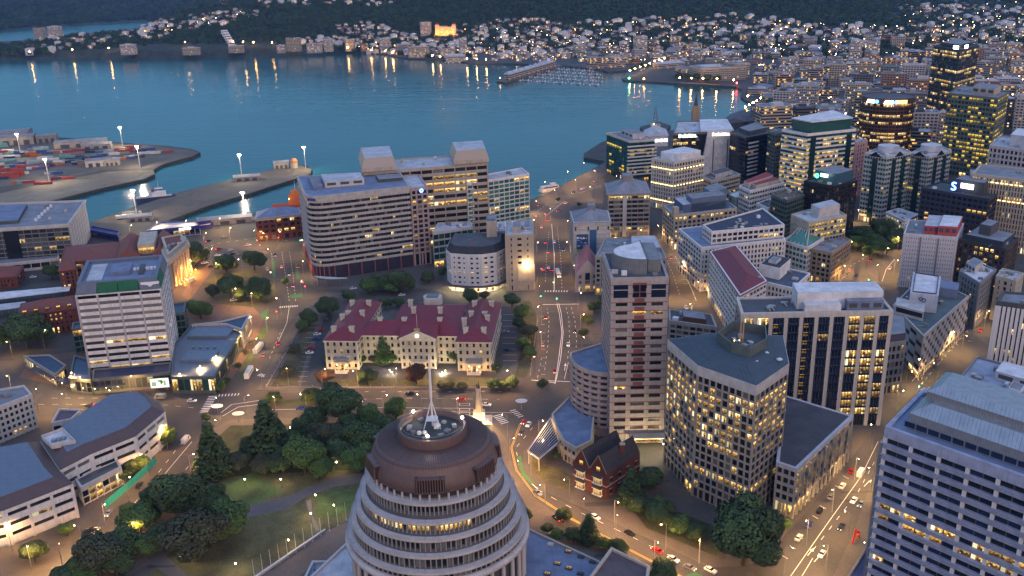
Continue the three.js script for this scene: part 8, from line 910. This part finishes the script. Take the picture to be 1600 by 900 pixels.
// ---------- port ----------
{ const cc = { red: [0.3, 0.04, 0.03], blue: [0.03, 0.07, 0.25], white: [0.55, 0.55, 0.55], green: [0.06, 0.2, 0.14], orange: [0.4, 0.12, 0.03], grey: [0.25, 0.26, 0.28], navy: [0.02, 0.025, 0.08], teal: [0.12, 0.3, 0.3] }, names2 = Object.keys(cc), g40 = box(12.2, 2.6, 2.44), proto = {}, ribs = mrg(Array.from({ length: 18 }, (_, i) => boxAt(0.12, 2.3, 2.52, -5.8 + i * 0.68, 0, 0)));
  const cont = (px, py, lev, col, turn) => { const p = U(px, py), l = `${col} shipping container ${lev ? 'on top of a stack' : 'on the ground'} in the port yard`; if (proto[col]) { dup(proto[col], p[0], 1.3 + lev * 2.62, p[1], turn, l); return; } const G = thing('shipping_container', l, 'container', 'containers in the port yard', p[0], 1.3 + lev * 2.62, p[1], turn), m = M(cc[col], 'wall', { roughness: 0.6 }); mesh('box', g40, m, G); mesh('side_ribs', ribs, m, G).userData.kind = 'stuff'; mesh('door', boxAt(0.1, 2.4, 2.3, 6.12, 0, 0), m, G); proto[col] = G; };
  for (const [px, py, n, lv, c] of [[195, 238, 5, 2, 'red'], [228, 238, 4, 2, 'blue'], [234, 240, 3, 1, 'white'], [205, 234, 3, 2, 'red'], [150, 244, 5, 1, 'green'], [170, 242, 3, 1, 'grey'], [120, 250, 5, 1, 'navy'], [135, 246, 4, 1, 'red'], [100, 254, 4, 1, 'white'], [85, 258, 4, 1, 'navy'], [60, 254, 4, 1, 'grey'], [48, 244, 3, 2, 'orange'], [38, 242, 3, 2, 'blue'], [66, 241, 3, 2, 'blue'], [95, 236, 6, 1, 'red'], [115, 236, 4, 1, 'red'], [15, 246, 5, 1, 'white'], [10, 252, 5, 1, 'orange'], [20, 274, 5, 3, 'red'], [28, 272, 3, 4, 'blue'], [12, 278, 4, 2, 'red'], [88, 272, 2, 1, 'blue'], [38, 286, 3, 1, 'red'], [-10, 262, 4, 2, 'white'], [-4, 230, 4, 2, 'teal'], [98, 280, 3, 1, 'red'], [72, 288, 2, 1, 'red'], [150, 236, 6, 1, 'navy'], [170, 237, 6, 1, 'grey'], [75, 248, 6, 1, 'white'], [110, 244, 6, 1, 'teal'], [60, 262, 6, 1, 'red'], [40, 260, 5, 2, 'blue'], [130, 255, 5, 1, 'grey'], [5, 240, 6, 2, 'white'], [-30, 250, 6, 2, 'red'], [255, 238, 3, 1, 'red'], [180, 250, 4, 1, 'white'], [210, 246, 4, 1, 'navy'], [60, 232, 6, 1, 'grey'], [-20, 280, 5, 3, 'blue']]) for (let i = 0; i < n; i++) for (let k2 = 0; k2 < lv; k2++) if (k2 === 0 || rnd() < 0.7) cont(px + (i % 3) * 8 - 8 + rr(-1, 1), py + Math.floor(i / 3) * 2.2, k2, rnd() < 0.55 ? c : pick(names2), 0.26 + rr(-0.03, 0.03));
  for (const [px, py, w, d, h, l] of [[128, 228, 60, 18, 7, 'long white port shed with low gable'], [152, 232, 34, 12, 6, 'small white port shed beside the long one'], [10, 222, 60, 30, 14, 'big pale port warehouse'], [30, 224, 40, 26, 10, 'second pale port warehouse'], [75, 222, 24, 12, 9, 'grey port store by the yard edge'], [155, 259, 26, 12, 7, 'white workshop with open doors in the yard'], [176, 258, 16, 9, 6, 'small white yard office'], [386, 281, 26, 9, 4, 'low pale huts on the long bare wharf'], [440, 262, 16, 10, 6, 'white shed at the wharf end'], [352, 349, 44, 8, 5, 'long white passenger coach shed on the quay'], [220, 344, 20, 8, 4, 'white kiosk at the root of the wharf']]) { const p = U(px, py), G = thing('port_shed', l, 'shed', null, p[0], 0, p[1], 0.25), q = [[-w / 2, d / 2], [w / 2, d / 2], [w / 2, -d / 2], [-w / 2, -d / 2]]; mesh('wall', prism(q, 0, h, 1), pick([W.conc, W.pale, W.grey]), G); mesh('roof', hipGeo(q, h + 0.03, 2, 0, 0.4), W.rfgrey, G); for (let i = 0; i < 3; i++) mesh('roller_door', boxAt(w / 6, h * 0.6, 0.2, (i - 1) * w / 3.4, h * 0.3, d / 2 + 0.06), W.dgrey, G); }
  const P = thing('light_mast', 'tall floodlight mast in the port', 'light mast', 'port light masts'); mesh('mast', cyl(0.5, 0.25, 24, 8), W.rfwhite, P); mesh('lamp_ring', boxAt(3.4, 0.5, 1.2, 0, 24, 0), W.grey, P); for (const x of [-1.2, 0, 1.2]) { const b = mesh('lamp', new THREE.SphereGeometry(0.5, 8, 6), GLOW([1, 0.86, 0.62], 40), P); b.position.set(x, 23.5, 0.5); } const l = new THREE.PointLight(new THREE.Color(1, 0.78, 0.46), 2600); l.position.set(0, 22.6, 0.8); l.castShadow = true; P.add(l); let f = 1; for (const [px, py, lb] of [[192, 229, 'beside the yard edge near the point'], [378, 277, 'on the long bare wharf'], [32, 240, 'among the pale warehouses'], [219, 262, 'at the end of the container wharf'], [77, 284, 'by the wharf apron'], [384, 343, 'on the quay by the ferry building'], [214, 338, 'at the root of the long wharf'], [478, 264, 'at the tip of the long wharf']]) { const p = U(px, py), t = 'tall floodlight mast ' + lb; if (f) { P.position.set(p[0], 0, p[1]); P.userData.label = t; f = 0; } else dup(P, p[0], 0, p[1], 0, t); }
  // tug
  { const p = U(243, 312, -2), G = thing('tug_boat', 'white and navy tug moored beside the long bare wharf', 'boat', null, p[0], -2.5, p[1], 0.32), s = new THREE.Shape(); s.moveTo(-17, -4); s.lineTo(8, -4.6); s.quadraticCurveTo(15, -3.5, 18, 0); s.quadraticCurveTo(15, 3.5, 8, 4.6); s.lineTo(-17, 4); s.closePath(); const hg = new THREE.ExtrudeGeometry(s, { depth: 3.4, bevelEnabled: true, bevelSize: 0.3, bevelThickness: 0.3 }); hg.rotateX(-Math.PI / 2); mesh('hull', hg, M([0.03, 0.035, 0.08], null), G); mesh('deck', boxAt(32, 0.2, 7.6, -1, 3.9, 0), W.pale, G); mesh('deckhouse', boxAt(14, 4, 6.4, 3, 6, 0), W.rfwhite, G); mesh('bridge', boxAt(7, 3.4, 5.4, 4, 9.6, 0), W.rfwhite, G); mesh('bridge_windows', boxAt(7.1, 1.1, 5.5, 4, 10.2, 0), DARK[0], G); mesh('funnel', boxAt(2, 3, 1.6, -1.5, 9.4, 0), M([0.3, 0.03, 0.03], null), G); mesh('mast', tube([4, 11, 0], [4, 18, 0], 0.2, 5), W.white, G); }
  { const p = U(860, 297, -2), G = thing('harbour_ferry', 'small white ferry tied at the promenade', 'boat', null, p[0], -2.5, p[1], 0.5), s = new THREE.Shape(); s.moveTo(-11, -3.6); s.lineTo(6, -3.8); s.quadraticCurveTo(12, -2, 14, 0); s.quadraticCurveTo(12, 2, 6, 3.8); s.lineTo(-11, 3.6); s.closePath(); const hg = new THREE.ExtrudeGeometry(s, { depth: 2.4, bevelEnabled: false }); hg.rotateX(-Math.PI / 2); mesh('hull', hg, W.white, G); mesh('cabin', boxAt(17, 2.4, 6.4, -1, 3.7, 0), W.white, G); mesh('cabin_windows', boxAt(15, 0.9, 6.5, -1, 4, 0), DARK[0], G); mesh('wheelhouse', boxAt(5, 2, 4.4, 3, 6, 0), W.white, G); }
  { const p = U(457, 328, -2), G = thing('orange_ship', 'ship with orange-lit upperworks behind the brick quay building', 'boat', null, p[0], -2.5, p[1], 0.1); mesh('hull', boxAt(34, 6, 9, 0, 3, 0), M([0.25, 0.04, 0.02], null), G); mesh('upperworks', boxAt(12, 9, 8, 4, 10, 0), M([0.5, 0.12, 0.03], 'wall'), G); mesh('bridge', boxAt(7, 4, 7, 4, 16.5, 0), M([0.5, 0.14, 0.04], 'wall'), G); mesh('mast', tube([4, 18, 0], [4, 27, 0], 0.25, 5), W.cream, G); const b = mesh('deck_lamp', new THREE.SphereGeometry(0.24, 8, 6), GLOW([1, 0.4, 0.1], 30), G); b.position.set(-1, 12, 6); const l2 = new THREE.PointLight(new THREE.Color(1, 0.4, 0.1), 500); l2.position.set(-1, 12, 6); l2.castShadow = true; G.add(l2); }
  { const p = U(460, 262), G = thing('wharf_dome', 'small round kiosk with a copper dome at the wharf tip', 'kiosk', null, p[0], 0, p[1]); mesh('wall', cyl(4, 4, 6, 14), W.cream, G); const d = mesh('dome', new THREE.SphereGeometry(4.3, 14, 8, 0, 6.3, 0, 1.57), M([0.3, 0.12, 0.05], null), G); d.position.y = 6; }
  // ferry terminal with blue fascias
  const bl = M([0.02, 0.03, 0.19], null, { roughness: 0.4 }), Tm = tower({ n: 'ferry_terminal', l: 'low ferry terminal with navy fascia bands and a pale grey roof on the quay', c: 'terminal', r: [[228, 362], [312, 353], [306, 346], [250, 348]], h: 7, fl: 1, gh: 0.5, sp: 0.3, pw: 0.4, bay: 4, wall: W.white, cap: bl, band: bl, roof: W.rflight, top: 2, lit: () => (rnd() < 0.6 ? 1 : 0) }); faceBox(Tm, 0, 0.72, 6, 9, 1.5, 0.3, GLOW([1, 1, 1], 2), 'lit_sign', 0.2);
  const sp = U(321, 360), SG = thing('ferry_sign', 'large navy sign panel standing beside the ferry terminal', 'sign', null, sp[0], 0, sp[1], 0.5); mesh('sign_panel', boxAt(11, 7, 0.6, 0, 4.5, 0), bl, SG); mesh('sign_stripe', boxAt(9, 0.6, 0.7, 0, 5, 0), W.white, SG); for (const x of [-4, 4]) mesh('post', tube([x, 0, 0], [x, 1.2, 0], 0.2, 5), W.grey, SG);
  tower({ n: 'navy_shed', l: 'long low navy shed at the root of the long wharf', c: 'shed', r: [[140, 360], [184, 368], [187, 362], [142, 353]], h: 5, fl: 1, gh: 0.4, bay: 8, wall: bl, roof: M([0.02, 0.03, 0.14], 'metal') });
  for (const [px, py, l] of [[196, 342, 'white'], [206, 337, 'silver']]) { const p = U(px, py), G = thing('freight_truck', `${l} box trailer truck parked on the long wharf`, 'truck', 'trucks on the wharf', p[0], 0, p[1], 0.42); mesh('trailer', boxAt(13, 2.8, 2.5, -1, 2.4, 0), paints[l], G); mesh('cab', boxAt(2.4, 2.8, 2.4, 7, 2, 0), W.white, G); mesh('windscreen', boxAt(0.1, 0.9, 2.1, 8.22, 2.5, 0), DARK[0], G); for (const x of [-5, -3.6, 4, 6.8]) for (const z of [-1, 1]) { const w2 = mesh('wheel', wheelG, tyre, G); w2.position.set(x, 0.5, z); w2.scale.set(1.4, 1.4, 1.4); } }
}
renderer.render(scene, camera);
